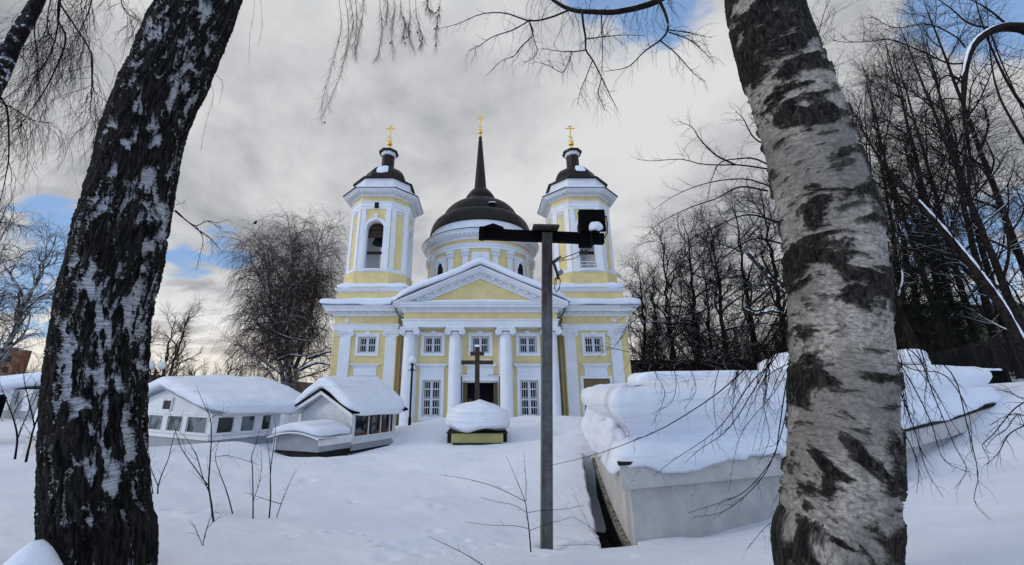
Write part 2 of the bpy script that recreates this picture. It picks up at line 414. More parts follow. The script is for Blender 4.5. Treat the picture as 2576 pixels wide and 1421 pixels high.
def bark_birch_dark(t, b, o):
    a = t.n('ShaderNodeAttribute', attribute_name='tc').outputs['Vector']
    wob = t.noise(t.mapping(a, (3, 3, 1.6)), 1.5, 3); 
    big = t.noise(t.mapping(a, (11, 11, 3.3)), 1.0, 6, .66, .7)
    reg = t.noise(t.mapping(a, (1.3, 1.3, 1.0), (4, 1, 2)), 1.0, 3)
    mid = t.noise(t.mapping(a, (26, 26, 5.5)), 1.0, 6, .7, .9)
    k = t.m('ADD', t.m('MULTIPLY', big, .60), t.m('ADD', t.m('MULTIPLY', mid, .28), t.m('MULTIPLY', reg, .20)))
    sa_ = t.n('ShaderNodeSeparateXYZ', {0: a}).outputs[2]
    k = t.m('ADD', k, t.m('ADD', t.ramp(t.m('ABSOLUTE', t.m('SUBTRACT', sa_, 3.2)), .42, 0, 0, .034), t.ramp(t.m('ABSOLUTE', t.m('SUBTRACT', sa_, 2.35)), .3, 0, 0, .02)))
    wht = t.ramp(k, .565, .580)                                     # peeling white patches
    lines = t.noise(t.mapping(a, (9, 9, 130)), 1.0, 4, .7)
    cw = t.mix(t.ramp(lines, .40, .60), (.20, .205, .22), (.52, .54, .58))
    cd = t.mix(t.ramp(t.m('ADD', t.m('MULTIPLY', mid, .5), t.m('MULTIPLY', t.noise(t.mapping(a, (30, 30, 5.5)), 1.0, 6, .72, .9), .5)), .43, .60), (.002, .002, .002), (.032, .028, .027))
    t.set(b, 'Base Color', t.mix(wht, cd, cw)); b.inputs['Roughness'].default_value = .85
    b.inputs['Specular IOR Level'].default_value = .15
    crack = t.noise(t.mapping(a, (30, 30, 5.5)), 1.0, 6, .72, .9)
    h = t.m('ADD', t.m('MULTIPLY', t.m('MULTIPLY', crack, t.m('SUBTRACT', 1.0, t.m('MULTIPLY', wht, .75))), .075), t.m('MULTIPLY', big, -.012))
    h = t.m('ADD', h, t.m('MULTIPLY', wht, .004)); h = t.m('ADD', h, t.m('MULTIPLY', lines, .0015))
    d = t.n('ShaderNodeDisplacement', {'Height': h, 'Midlevel': .02, 'Scale': 1.0}); t.t.links.new(d.outputs[0], o.inputs['Displacement'])
M['bark_dark'] = mat('rugged_birch_bark', bark_birch_dark); M['bark_dark'].displacement_method = 'BOTH'
def bark_birch_pale(t, b, o):
    a = t.n('ShaderNodeAttribute', attribute_name='tc').outputs['Vector']
    z = t.n('ShaderNodeSeparateXYZ', {0: a}).outputs[2]
    blot = t.noise(t.mapping(a, (2.6, 2.6, 4.4), (3, 1, 2)), 1.0, 6, .60, .5)
    lent = t.noise(t.mapping(a, (9, 9, 60)), 1.0, 4, .7, .3)
    spot = t.noise(t.mapping(a, (13, 13, 20)), 1.0, 4, .6, .3)
    blob2 = t.noise(t.mapping(a, (6, 6, 13), (9, 4, 1)), 1.0, 5, .6, .4)
    fine = t.noise(t.mapping(a, (40, 40, 55)), 1.0, 5, .7)
    rug = t.noise(t.mapping(a, (34, 34, 12)), 1.0, 6, .75, .8)
    kb = t.m('ADD', t.m('MULTIPLY', blot, .8), t.m('ADD', t.m('MULTIPLY', rug, .12), t.m('MULTIPLY', blob2, .10)))
    kb = t.m('ADD', kb, t.m('ADD', t.ramp(z, 4.0, 4.7, 0, .10), t.ramp(z, 1.05, .55, 0, .06)))
    dk = t.ramp(kb, .517, .556); dk2 = t.m('MULTIPLY', t.ramp(blob2, .585, .65), .8)
    dk = t.m('MAXIMUM', dk, dk2)
    c = t.mix(t.ramp(fine, .3, .7), (.15, .138, .122), (.43, .40, .365))
    c = t.mix(t.m('MULTIPLY', t.ramp(spot, .50, .68), .65), c, (.13, .12, .115))
    c = t.mix(t.m('MULTIPLY', t.ramp(lent, .62, .74), .55), c, (.08, .07, .065))
    big = t.noise(t.mapping(a, (2, 2, 1.3), (1, 8, 3)), 1.0, 3)
    c = t.mix(t.m('MULTIPLY', t.ramp(big, .42, .62), .6), c, (.11, .105, .10))
    c = t.mix(t.m('MULTIPLY', t.ramp(t.noise(t.mapping(a, (11, 11, 34), (5, 5, 5)), 1.0, 5, .7), .5, .62), .5), c, (.07, .065, .06))
    cd = t.mix(t.ramp(rug, .40, .68), (.003, .003, .003), (.05, .045, .04))
    t.set(b, 'Base Color', t.mix(dk, c, cd)); b.inputs['Roughness'].default_value = .8; b.inputs['Specular IOR Level'].default_value = .15
    h = t.m('ADD', t.m('MULTIPLY', t.m('MULTIPLY', rug, dk), .035), t.m('ADD', t.m('MULTIPLY', fine, .003), t.m('MULTIPLY', lent, .0015)))
    h = t.m('ADD', h, t.m('MULTIPLY', t.noise(t.mapping(a, (2, 2, 2)), 1.0, 3), .02))
    d = t.n('ShaderNodeDisplacement', {'Height': h, 'Midlevel': .015, 'Scale': 1.0}); t.t.links.new(d.outputs[0], o.inputs['Displacement'])
M['bark_pale'] = mat('pale_birch_bark', bark_birch_pale); M['bark_pale'].displacement_method = 'BOTH'

def limb(name, c0, c1, snow=0.0, sc=8, thr=.45, sf=2.2, sa=1.3):
    """bark; where snow > 0 the sides that face up carry snow"""
    def f(t, b, o):
        g = t.n('ShaderNodeNewGeometry'); p = g.outputs['Position']; n = t.noise(p, sc, 4, .65)
        c = t.mix(t.ramp(n, .38, .62), c0, c1)
        if snow:
            up = t.n('ShaderNodeSeparateXYZ', {0: g.outputs['Normal']}).outputs[2]
            k = t.m('ADD', up, t.m('MULTIPLY', t.m('SUBTRACT', t.noise(p, sf, 4, .6), .5), sa))
            c = t.mix(t.m('MULTIPLY', t.ramp(k, thr, thr+.12), snow), c, (.72, .76, .85))
        t.set(b, 'Base Color', c); b.inputs['Roughness'].default_value = .85; b.inputs['Specular IOR Level'].default_value = .1
    return mat(name, f)
M['twig'] = limb('dark_twigs', (.005, .004, .004), (.018, .013, .012))
M['twig_red'] = limb('reddish_twigs', (.045, .028, .026), (.10, .065, .056))
M['twig_brown'] = limb('brown_twigs', (.035, .025, .02), (.07, .052, .04))
M['limb'] = limb('dark_snowy_limbs', (.008, .007, .007), (.028, .022, .02), 1.0, 8, .5)
M['birch_limb'] = limb('birch_snowy_limbs', (.02, .018, .018), (.30, .30, .31), 1.0, 3.2, .55)
M['spruce'] = limb('spruce_needles', (.004, .007, .005), (.013, .020, .012), .0, 3)
M['silver'] = limb('silver_snowy_trunk', (.006, .005, .005), (.05, .05, .055), 1.0, 7, .22, 7.0, 3.4)
# ------------------------------------------------------------------ the church
YP, YE, YW = 28.0, 27.1, 29.3           # portico wall, portico entablature, wing wall
ch = empty('church', (0, 30, 0), 'yellow and white classical church with a black dome and spire between two bell towers', 'church')
z0 = -1.6
zA0, zA1, zF, zC0, zC1 = Z(822, YE), Z(803, YE), Z(785, YE), Z(784.5, YE), Z(757, 26.25)   # portico bands
wA0, wA1, wF, wC1 = Z(831, YW), Z(815, YW), Z(795, YW), Z(767, 28.4)
def wall(mb, x0, x1, za, zb, y, th, holes):
    """front sheet with rectangular openings and their reveals"""
    xs = sorted({x0, x1, *[h[0] for h in holes], *[h[1] for h in holes]}); zs = sorted({za, zb, *[h[2] for h in holes], *[h[3] for h in holes]})
    for a, b in zip(xs, xs[1:]):
        for c, d in zip(zs, zs[1:]):
            if any(h[0]-1e-6 <= a and b <= h[1]+1e-6 and h[2]-1e-6 <= c and d <= h[3]+1e-6 for h in holes): continue
            mb.add([(a, y, c), (b, y, c), (b, y, d), (a, y, d)], [(0, 1, 2, 3)])
    for a, b, c, d in holes:
        mb.add([(a, y, c), (b, y, c), (b, y, d), (a, y, d), (a, y+th, c), (b, y+th, c), (b, y+th, d), (a, y+th, d)],
               [(0, 1, 5, 4), (1, 2, 6, 5), (2, 3, 7, 6), (3, 0, 4, 7)])
# window data: centre x, half opening, z bottom, z top
upW = [(x, .64, Z(888, YP), Z(846, YP)) for x in (-3.42, 0, 3.42)]
loW = [(x, .64, Z(1047, YP), Z(956, YP)) for x in (-3.42, 3.42)]
door = (0, 1.22, z0, Z(958, YP))
wUp = [(x, .80*.86, Z(887.5, YW), Z(847, YW)) for x in (-8.55, 8.55)]
wDoor = (8.55, .98, z0, Z(952, YW)); wNiche = (-8.55, .92, z0, Z(953, YW))
H = lambda w_: (w_[0]-w_[1], w_[0]+w_[1], w_[2], w_[3])
mb = MB()
wall(mb, -5.45, 5.45, z0, zA0+.02, YP, .3, [H(w_) for w_ in upW+loW]+[H(door)])
mb.box(-5.45, 5.45, YE, YP+.1, zA1-.002, zF+.03)                    # frieze
mb.box(-5.45, -5.449, YP+.001, 30, z0, zC0); mb.box(5.449, 5.45, YP+.001, 30, z0, zC0)
for s in (-1, 1):
    hs = [H(w_) for w_ in wUp if w_[0]*s > 0]+([H(wDoor)] if s > 0 else [])
    a, b = sorted((s*6.3, s*11.18)); wall(mb, a, b, z0, wC1-.3, YW, .3, hs)
    a, b = sorted((s*5.45, s*6.3)); mb.box(a, b, YW+.6, YW+.7, z0, wC1-.2)
    a, b = sorted((s*6.3, s*6.301)); mb.box(a, b, YW+.001, YW+.6, z0, wC1-.2)
    a, b = sorted((s*11.179, s*11.18)); mb.box(a, b, YW+.001, 35, z0, wC1-.2)
    # attic block under the tower
    a, b = sorted((s*5.9, s*11.28)); mb.box(a, b, 29.62, 34.6, wC1-.3, Z(733, 29.6))
mb.box(-9.2, 9.2, 35, 48, z0, wC1+.9); mb.box(-5.6, 5.6, 30.2, 35.2, z0, zC1+.6)
mb.box(-11.17, 11.17, 34.9, 35.0, z0, wC1)
mb.build('yellow_wall', M['yellow'], ch)
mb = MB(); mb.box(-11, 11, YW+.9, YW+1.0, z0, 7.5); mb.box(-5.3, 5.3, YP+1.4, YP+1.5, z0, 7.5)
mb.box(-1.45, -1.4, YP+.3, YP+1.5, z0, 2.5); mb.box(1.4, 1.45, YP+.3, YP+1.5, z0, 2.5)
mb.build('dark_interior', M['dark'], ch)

# entablatures --------------------------------------------------
mb = MB()
pp = [(-5.45, 30), (-5.45, YE), (5.45, YE), (5.45, 30)]
mb.sweep(pp, [(-.3, zA0), (0.02, zA0), (.02, zA0+.17), (.05, zA0+.17), (.05, zA0+.36), (.08, zA0+.36), (.08, zA1-.10), (.15, zA1-.06), (.15, zA1), (-.01, zA1)], closed=False)
zc = zF
hC = zC1-zF
mb.sweep(pp, [(-.01, zc-.02), (.07, zc-.02), (.10, zc+hC*.16), (.16, zc+hC*.20), (.16, zc+hC*.42), (.52, zc+hC*.46), (.52, zc+hC*.66), (.60, zc+hC*.72), (.66, zc+hC*.9), (.70, zC1), (-.6, zC1+.02)], closed=False)
mb.box(-5.4, 5.4, YE+.30, YP-.01, zA0+.001, zA0+.02)
mb.build('portico_cornice', M['white'], ch)
for k in range(21):
    x = -5.3+10.6*k/20; MB().box(x-.11, x+.11, YE-.34, YE-.155, zc+hC*.24, zc+hC*.40).build('modillion', M['white'], ch)
for s in (-1, 1):
    hw = wC1-wF
    for k in range(7):
        x = s*(6.75+4.1*k/6); MB().box(x-.11, x+.11, YW-.38, YW-.155, wF+hw*.26, wF+hw*.40).build('modillion', M['white'], ch)
for s in (-1, 1):
    mb = MB(); hw = wC1-wF
    pw = [(6.3, 30), (6.3, YW), (11.18, YW), (11.18, 35)] if s > 0 else [(-11.18, 35), (-11.18, YW), (-6.3, YW), (-6.3, 30)]
    mb.sweep(pw, [(-.01, wA0), (.04, wA0), (.04, wA0+.18), (.07, wA0+.18), (.07, wA1-.12), (.13, wA1-.07), (.13, wA1), (-.01, wA1)], closed=False)
    mb.sweep(pw, [(-.01, wF-.02), (.07, wF-.02), (.12, wF+hw*.14), (.16, wF+hw*.2), (.16, wF+hw*.42), (.60, wF+hw*.46), (.60, wF+hw*.66), (.68, wF+hw*.74), (.76, wF+hw*.9), (.82, wC1), (-.6, wC1+.02)], closed=False)
    a, b = sorted((s*5.45, s*6.3)); mb.box(a, b, YW+.45, YW+.61, wA0, wA1); mb.box(a, b, YW+.1, YW+.62, wF, wC1)
    mb.build('wing_cornice', M['white'], ch)
    mb = MB(); a, b = sorted((s*5.45, s*12.0)); mb.box(a-(0 if s > 0 else 0), b, YW-.84, 29.9, wC1+.03, wC1+.07); mb.build('sheet_metal_edge', M['zincroof'], ch)
    # attic cornice
    zt = Z(733, 29.6); mb = MB()
    q = [(5.9, 34.6), (5.9, 29.62), (11.28, 29.62), (11.28, 34.6)] if s > 0 else [(-11.28, 34.6), (-11.28, 29.62), (-5.9, 29.62), (-5.9, 34.6)]
    mb.sweep(q, [(-.2, zt-.02), (.05, zt-.02), (.08, zt+.06), (.2, zt+.1), (.24, zt+.2), (-.2, zt+.22)], closed=True)
    mb.build('attic_cornice', M['white'], ch)
    # medallion
    mb = MB(); c = (s*10.25, YW, Z(805.5, YW))
    mb.v = []; n = 20
    for rr, dy in ((.19, .0), (.19, -.05), (.13, -.05), (.11, -.02), (.0001, -.05)):
        mb.v += [(c[0]+rr*math.cos(2*math.pi*k/n), c[1]+dy, c[2]+rr*math.sin(2*math.pi*k/n)) for k in range(n)]
    mb.f = [(j*n+k, j*n+(k+1) % n, (j+1)*n+(k+1) % n, (j+1)*n+k) for j in range(4) for k in range(n)]
    mb.build('medallion', M['white'], ch, True)

# pediment --------------------------------------------------------
zap = Z(666, 26.3); xe = 6.15; ze = zC1
mb = MB(); mb.prism([(-5.4, ze), (5.4, ze), (0, zap-.75)], YE+.05, YE+.3); mb.build('tympanum', M['yellow'], ch)
sl = (zap-ze)/xe
def rake(mb, o0, o1, y0, y1, ext=0.0):
    for s in (-1, 1):
        X0 = s*(xe+ext); za = ze-sl*ext
        q = [(X0, za+o0), (0, zap+o0), (0, zap+o1), (X0, za+o1)]
        if s > 0: q = q[::-1]
        mb.prism(q, y0, y1)
mb = MB()
rake(mb, -.16, 0, YE-.72, YE+.1, .0); rake(mb, -.30, -.16, YE-.62, YE+.1, 0); rake(mb, -.40, -.30, YE-.50, YE+.1, -.15); rake(mb, -.62, -.40, YE-.15, YE+.1, -.35); rake(mb, -.80, -.62, YE-.06, YE+.1, -.9)
mb.build('raking_cornice', M['white'], ch)
for s in (-1, 1):
    for k in range(9):
        x = s*(.35+5.0*k/8.6); z = zap-sl*abs(x)-.41
        MB().prism([(x-.11, z-.17+.11*sl*s), (x+.11, z-.17-.11*sl*s), (x+.11, z-.0-.11*sl*s), (x-.11, z+.11*sl*s)], YE-.34, YE-.14).build('modillion', M['white'], ch)
mb = MB(); rake(mb, .0, .035, YE-.76, 34, .12); mb.build('roof_edge', M['roof'], ch)

def ridge_snow(a, b, c):
    x = a*6.35; s = np.abs(x)
    zr = zap-sl*s+.16*np.exp(-(s/.5)**2)*0-.03*np.exp(-(s/.6)**2)
    return x, 30.2+b*4.0, zr+.33+c*.31+.05*np.sin(x*1.3+1)-.06*np.maximum(0, s-5)
pillow('roof_snow', ridge_snow, M['snow'], ch, n=44, p=9, amp=.045, sc=.9, seed=3, pz=4)
def sill(a, b, c): return a*3.9, YE-.28+b*.34, zC1+.09+c*.09-.06*np.abs(a)
pillow('roof_snow', sill, M['snow'], ch, n=26, p=6, amp=.02, sc=1.5, seed=4, pz=3)
for s in (-1, 1):
    def f1(a, b, c, s=s):
        x = 5.6+(a+1)*.5*6.65; up = .55*np.clip((6.9-x)/1.3, 0, 1)**1.3
        return s*x, 29.08+b*.72, wC1+.27+c*(.26+.04*np.sin(x*1.1+s))+up+.03*np.sin(x*2.3+s)+.12*(b+1)
    pillow('roof_snow', f1, M['snow'], ch, n=34, p=6, amp=.035, sc=1.3, seed=8+s, pz=4.5)
    def f2(a, b, c, s=s):
        x = 8.6+a*2.86; zt = Z(733, 29.6)+.26
        return s*x, 30.35+b*1.05, zt+.17+c*(.20+.10*np.exp(-((x-(10.6 if s < 0 else 10.5))/.45)**2)+.06*np.exp(-((x-6.6)/.6)**2))+.05*(b+1)
    pillow('roof_snow', f2, M['snow'], ch, n=34, p=6, amp=.05, sc=1.6, seed=18+s, pz=4)

# columns and pilasters ------------------------------------------
def volute(mb, cx, y, cz, r, L, s):
    n = 20
    a0 = [(cx+r*math.cos(2*math.pi*k/n), cz+r*math.sin(2*math.pi*k/n)) for k in range(n)]
    mb.prism(a0, y, y+L)
    pts = []
    for k in range(40):
        t = k/39; rr = r*(.9-.78*t); an = math.pi/2-s*t*2*math.pi*1.9
        pts.append((cx+rr*math.cos(an), y-.01, cz+rr*math.sin(an)))
    mb.tube(pts, r*.12, 5)
def ionic(mb, cx, yf, zt, w_, r, dep):
    mb.box(cx-w_, cx+w_, yf-.02, yf+dep+.02, zt-.09, zt); mb.box(cx-w_*.86, cx+w_*.86, yf+.03, yf+dep-.03, zt-.26, zt-.09)
    for s in (-1, 1): volute(mb, cx+s*(w_-r*.55), yf, zt-.09-r*.95, r, dep, s)
    for k in range(-1, 2): mb.sphere((cx+k*w_*.3, yf+.02, zt-.23), .055, 8)
for x in (-5.02, -1.79, 1.79, 5.02):
    mb = MB(); yc = 27.52; zt = zA0; zb = -.9
    n = 40; prof = []
    for k in range(12):
        t = k/11; prof.append((.455-.065*max(0, t-.25)**1.4*1.5, zb+.55+(zt-.42-zb-.55)*t))
    prof += [(.43, zt-.40), (.43, zt-.34), (.38, zt-.33)]
    prof = [(.62, zb), (.62, zb+.14), (.66, zb+.18), (.66, zb+.28), (.55, zb+.32), (.53, zb+.38), (.58, zb+.43), (.58, zb+.5), (.47, zb+.54)]+prof
    mb.lathe(prof, x, yc, n)
    col_o = mb.build('column', M['white'], ch, True)
    mb = MB(); ionic(mb, x, yc-.48, zt, .63, .23, .96); mb.build('capital', M['white'], col_o, False)
    mb = MB(); mb.box(x-.5, x+.5, YP-.1, YP+.02, z0, zt); mb.build('pilaster', M['white'], ch)
    mb = MB(); mb.box(x-.72, x+.72, yc-.72, YP, z0, zb); mb.build('plinth', M['white'], ch)
for x in (-10.2, -6.76, 6.76, 10.2):
    mb = MB(); mb.box(x-.41, x+.41, YW-.14, YW+.02, z0, wA0-.0); p_o = mb.build('pilaster', M['white'], ch)
    mb = MB(); ionic(mb, x, YW-.22, wA0-.003, .56, .20, .2); mb.build('capital', M['white'], p_o)
for q in (11.24, -11.24): MB().box(q-.06, q+.06, YW+.3, YW+1.1, z0, wA0-.003).build('side_pilaster', M['white'], ch)

# windows ------------------------------------------------------------
def window(cx, hw, za, zb, y, fx, ft, fb, style, key=True):
    mb = MB(); yf = y-.07
    mb.box(cx-fx, cx-hw, yf, y+.02, za-fb, zb+ft); mb.box(cx+hw, cx+fx, yf, y+.02, za-fb, zb+ft)
    mb.box(cx-hw, cx+hw, yf+.004, y+.02, zb, zb+ft-.003); mb.box(cx-hw, cx+hw, yf+.004, y+.02, za-fb+.003, za)
    e = .06
    mb.box(cx-fx-e, cx+fx+e, yf-.03, yf, zb+ft-.05, zb+ft+.03) if key else None
    mb.box(cx-.17, cx+.17, yf-.07, y, zb+ft*.35, zb+ft+.16) if key else None
    root = mb.build('window', M['white'], ch)
    # joinery, one large reveal deep
    yg = y+.20; mb = MB(); t = .055
    mb.box(cx-hw, cx-hw+.13, yg-.04, yg+.02, za, zb); mb.box(cx+hw-.13, cx+hw, yg-.04, yg+.02, za, zb)
    mb.box(cx-hw, cx+hw, yg-.038, yg+.018, za, za+.11); mb.box(cx-hw, cx+hw, yg-.038, yg+.018, zb-.13, zb)
    mb.box(cx-.085, cx+.085, yg-.05, yg+.015, za, zb)
    if style == 'up': hs = [za+(zb-za)*.5]
    else: hs = [za+(zb-za)*.5]; mb.box(cx-hw+.12, cx+hw-.12, yg-.045, yg+.01, za+(zb-za)*.46-.06, za+(zb-za)*.46+.06); hs = [za+(zb-za)*.24, za+(zb-za)*.75]
    for h in hs: mb.box(cx-hw+.12, cx+hw-.12, yg-.036, yg+.012, h-.035, h+.035)
    mb.build('window_frame', M['white'], root)
    mb = MB(); mb.box(cx-hw, cx+hw, yg, yg+.01, za, zb); mb.build('pane', M['glass'], root)
    # white iron grille
    mb = MB(); yb = y+.06; nb = 8 if style == 'up' else 8
    for k in range(nb):
        x = cx-hw+.07+(2*hw-.14)*k/(nb-1); mb.box(x-.014, x+.014, yb-.012, yb+.012, za-.02, zb+.0)
    for h in ([.04, .5, .96] if style == 'up' else [.03, .25, .47, .52, .74, .97]):
        z = za+(zb-za)*h; mb.box(cx-hw, cx+hw, yb-.014, yb-.003, z-.014, z+.014)
    mb.build('grille', M['white_iron'], root)
    return root
for c, hw, za, zb in upW: window(c, hw, za, zb, YP, .86, .25, .22, 'up')
for c, hw, za, zb in wUp: window(c, hw, za, zb, YW, .88, .24, .24, 'up')
for c, hw, za, zb in loW: window(c, hw, za, zb, YP, .87, .26, .28, 'lo', False)
def hood(cx, y, ztop, hw, zbot, pw):
    mb = MB(); h = .26
    pth = [(cx-hw+.22, y), (cx-hw+.22, y-.1), (cx+hw-.22, y-.1), (cx+hw-.22, y)]
    mb.sweep(pth, [(-.05, ztop-h), (.02, ztop-h), (.05, ztop-.2), (.05, ztop-.16), (.18, ztop-.12), (.2, ztop-.04), (.22, ztop), (-.05, ztop+.01)], closed=False)
    mb.box(cx-pw, cx+pw, y-.075, y+.01, zbot, ztop-h+.02)
    o = mb.build('window_hood', M['white'], ch)
    mb = MB(); zm = (zbot+ztop-h)/2
    for k in range(-3, 4):
        mb.sphere((cx+k*pw*.24, y-.075, zm+(.05 if k % 2 else -.03)), .075, 8, (1.3, .35, .8))
    mb.tube([(cx+pw*.8*math.sin(t), y-.08, zm+.06*math.cos(3*t)) for t in np.linspace(-1.4, 1.4, 15)], .022, 5)
    mb.build('relief_ornament', M['white'], o)
for c in (-3.42, 3.42): hood(c, YP, Z(915, YP), 1.13, Z(956, YP)+.26, .84)
hood(0, YP, Z(916, YP), 1.16, Z(943, YP), .93)
for c in (-8.55, 8.55): hood(c, YW, Z(914.5, YW), 1.1, Z(945, YW), .84)
# door surround and leaves
mb = MB(); zt = Z(944, YP)
for s in (-1, 1):
    a, b = sorted((s*1.22, s*1.40)); mb.box(a, b, YP-.10, YP+.02, z0, zt-.003)
    a, b = sorted((s*1.02, s*1.22))
mb.box(-1.22, 1.22, YP-.095, YP+.02, door[3], zt); mb.box(-1.44, 1.44, YP-.14, YP-.10, zt-.08, zt+.03); mb.box(-1.22, 1.22, YP+.12, YP+.2, door[3]-.12, door[3])
dr = mb.build('door_surround', M['white'], ch)
for s in (-1, 1):
    mb = MB(); mb.obox((s*1.16, YP-.05+.25, (door[3]-.12+z0)/2), (.03, .0, 0), (-s*.02, .42, 0), (0, 0, (door[3]-.12-z0)/2))
    mb.obox((s*1.05, YP+.28, (door[3]-.12+z0)/2), (.12, 0, 0), (0, .03, 0), (0, 0, (door[3]-.12-z0)/2))
    mb.build('door_leaf', M['door'], dr)
# wing door / blind niche
for (cx, hw, za, zb), kind in ((wDoor, 'door'), (wNiche, 'niche')):
    mb = MB(); t = .2
    for s in (-1, 1):
        a, b = sorted((cx+s*hw, cx+s*(hw+t))); mb.box(a, b, YW-.07, YW+.02, z0, zb+t)
    mb.box(cx-hw, cx+hw, YW-.066, YW+.02, zb, zb+t-.003)
    if kind == 'niche': mb.build('niche_surround', M['white'], ch)
    else:
        o = mb.build('door_surround', M['white'], ch)
        for s in (-1, 1):
            mb = MB(); a, b = sorted((cx+s*.01, cx+s*hw)); mb.box(a, b, YW+.05, YW+.09, z0, zb)
            a2, b2 = a+.06, b-.06
            for q in range(5):
                zz_ = zb-.1-q*.62; mb.box(a2, b2, YW+.03, YW+.05, zz_-.5, zz_-.02)
            mb.build('door_leaf', M['door'], o)
            mb = MB()
            for q in (zb-.75, zb-2.1): mb.box(a, b, YW+.015, YW+.03, q-.03, q+.03)
            mb.build('hinge_strap', M['iron'], o)
# wall lantern by the portal
mb = MB(); lx = 1.62; lz = Z(938, YP)
mb.tube([(lx, YP, lz+.25), (lx-.05, YP-.25, lz+.32), (lx-.12, YP-.42, lz+.2), (lx-.02, YP-.45, lz+.02)], .016, 6); mb.tube([(lx, YP-.3, lz), (lx-.5, YP-.2, lz-.15), (lx-1.1, YP-.2, lz-.15)], .012, 5)
mb.tube([(lx+.02, YP-.3, lz), (lx+.16, YP-.3, lz-.2), (lx+.15, YP-.3, lz-.45)], .015, 6)
o = mb.build('lantern_bracket', M['iron'], ch)
mb = MB(); mb.lathe([(.03, lz+.14), (.14, lz+.05), (.12, lz-.1), (.05, lz-.15)], lx, YP-.42, 6); mb.build('lantern', M['zinc'], o)
# downpipes with icicles
for s in (-1, 1):
    mb = MB(); x0_ = s*6.2
    mb.tube([(s*6.35, 28.35, wC1-.02), (s*6.33, 28.4, wC1-.45), (s*6.0, 29.1, wF-.3), (s*5.93, 29.2, wA1-.1), (s*5.93, 29.25, -.8)], .075, 10)
    for q in (1.0, 3.3, 5.2): mb.lathe([(.1, q), (.1, q+.08)], s*5.93, 29.22, 12)
    mb.lathe([(.08, wC1-.3), (.2, wC1+.0), (.2, wC1+.06)], s*6.35, 28.35, 12)
    d = mb.build('downpipe', M['zinc'], ch, True)
    mb = MB(); rnd = random.Random(5+s)
    for k in range(14):
        x = s*(5.9+rnd.random()*1.1); L = .15+.5*rnd.random()**2; y = 28.45+rnd.random()*.1
        mb.lathe([(.001, wC1-L), (.012, wC1-L*.5), (.028, wC1+.02)], x, y, 6)
    mb.build('icicle', M['globe'], d)

# bell towers --------------------------------------------------------------
def octo(cx, cy, Rr, c):
    return [(cx-Rr+c, cy-Rr), (cx+Rr-c, cy-Rr), (cx+Rr, cy-Rr+c), (cx+Rr, cy+Rr-c), (cx+Rr-c, cy+Rr), (cx-Rr+c, cy+Rr), (cx-Rr, cy+Rr-c), (cx-Rr, cy-Rr+c)]
TY, TR, TC = 32.0, 2.45, 1.18
yf = TY-TR
tz = dict(base=Z(733, 29.6)+.15, sill=Z(681, yf), band0=Z(526, yf), band1=Z(507, yf), cor0=Z(494, yf), cor1=Z(471, TY-3.3), att1=Z(444.5, TY-2.7), dome=Z(417, TY-.7))
def facet_frame(path, i):
    a = np.array(path[i]); b = np.array(path[(i+1) % 8]); L = np.linalg.norm(b-a); e = (b-a)/L; n = np.array((e[1], -e[0])); return (a+b)/2, e, n, L
def arch_pts(hw, zsp, n=14):
    return [(hw*math.cos(math.pi*k/n), zsp+hw*math.sin(math.pi*k/n)) for k in range(n+1)]
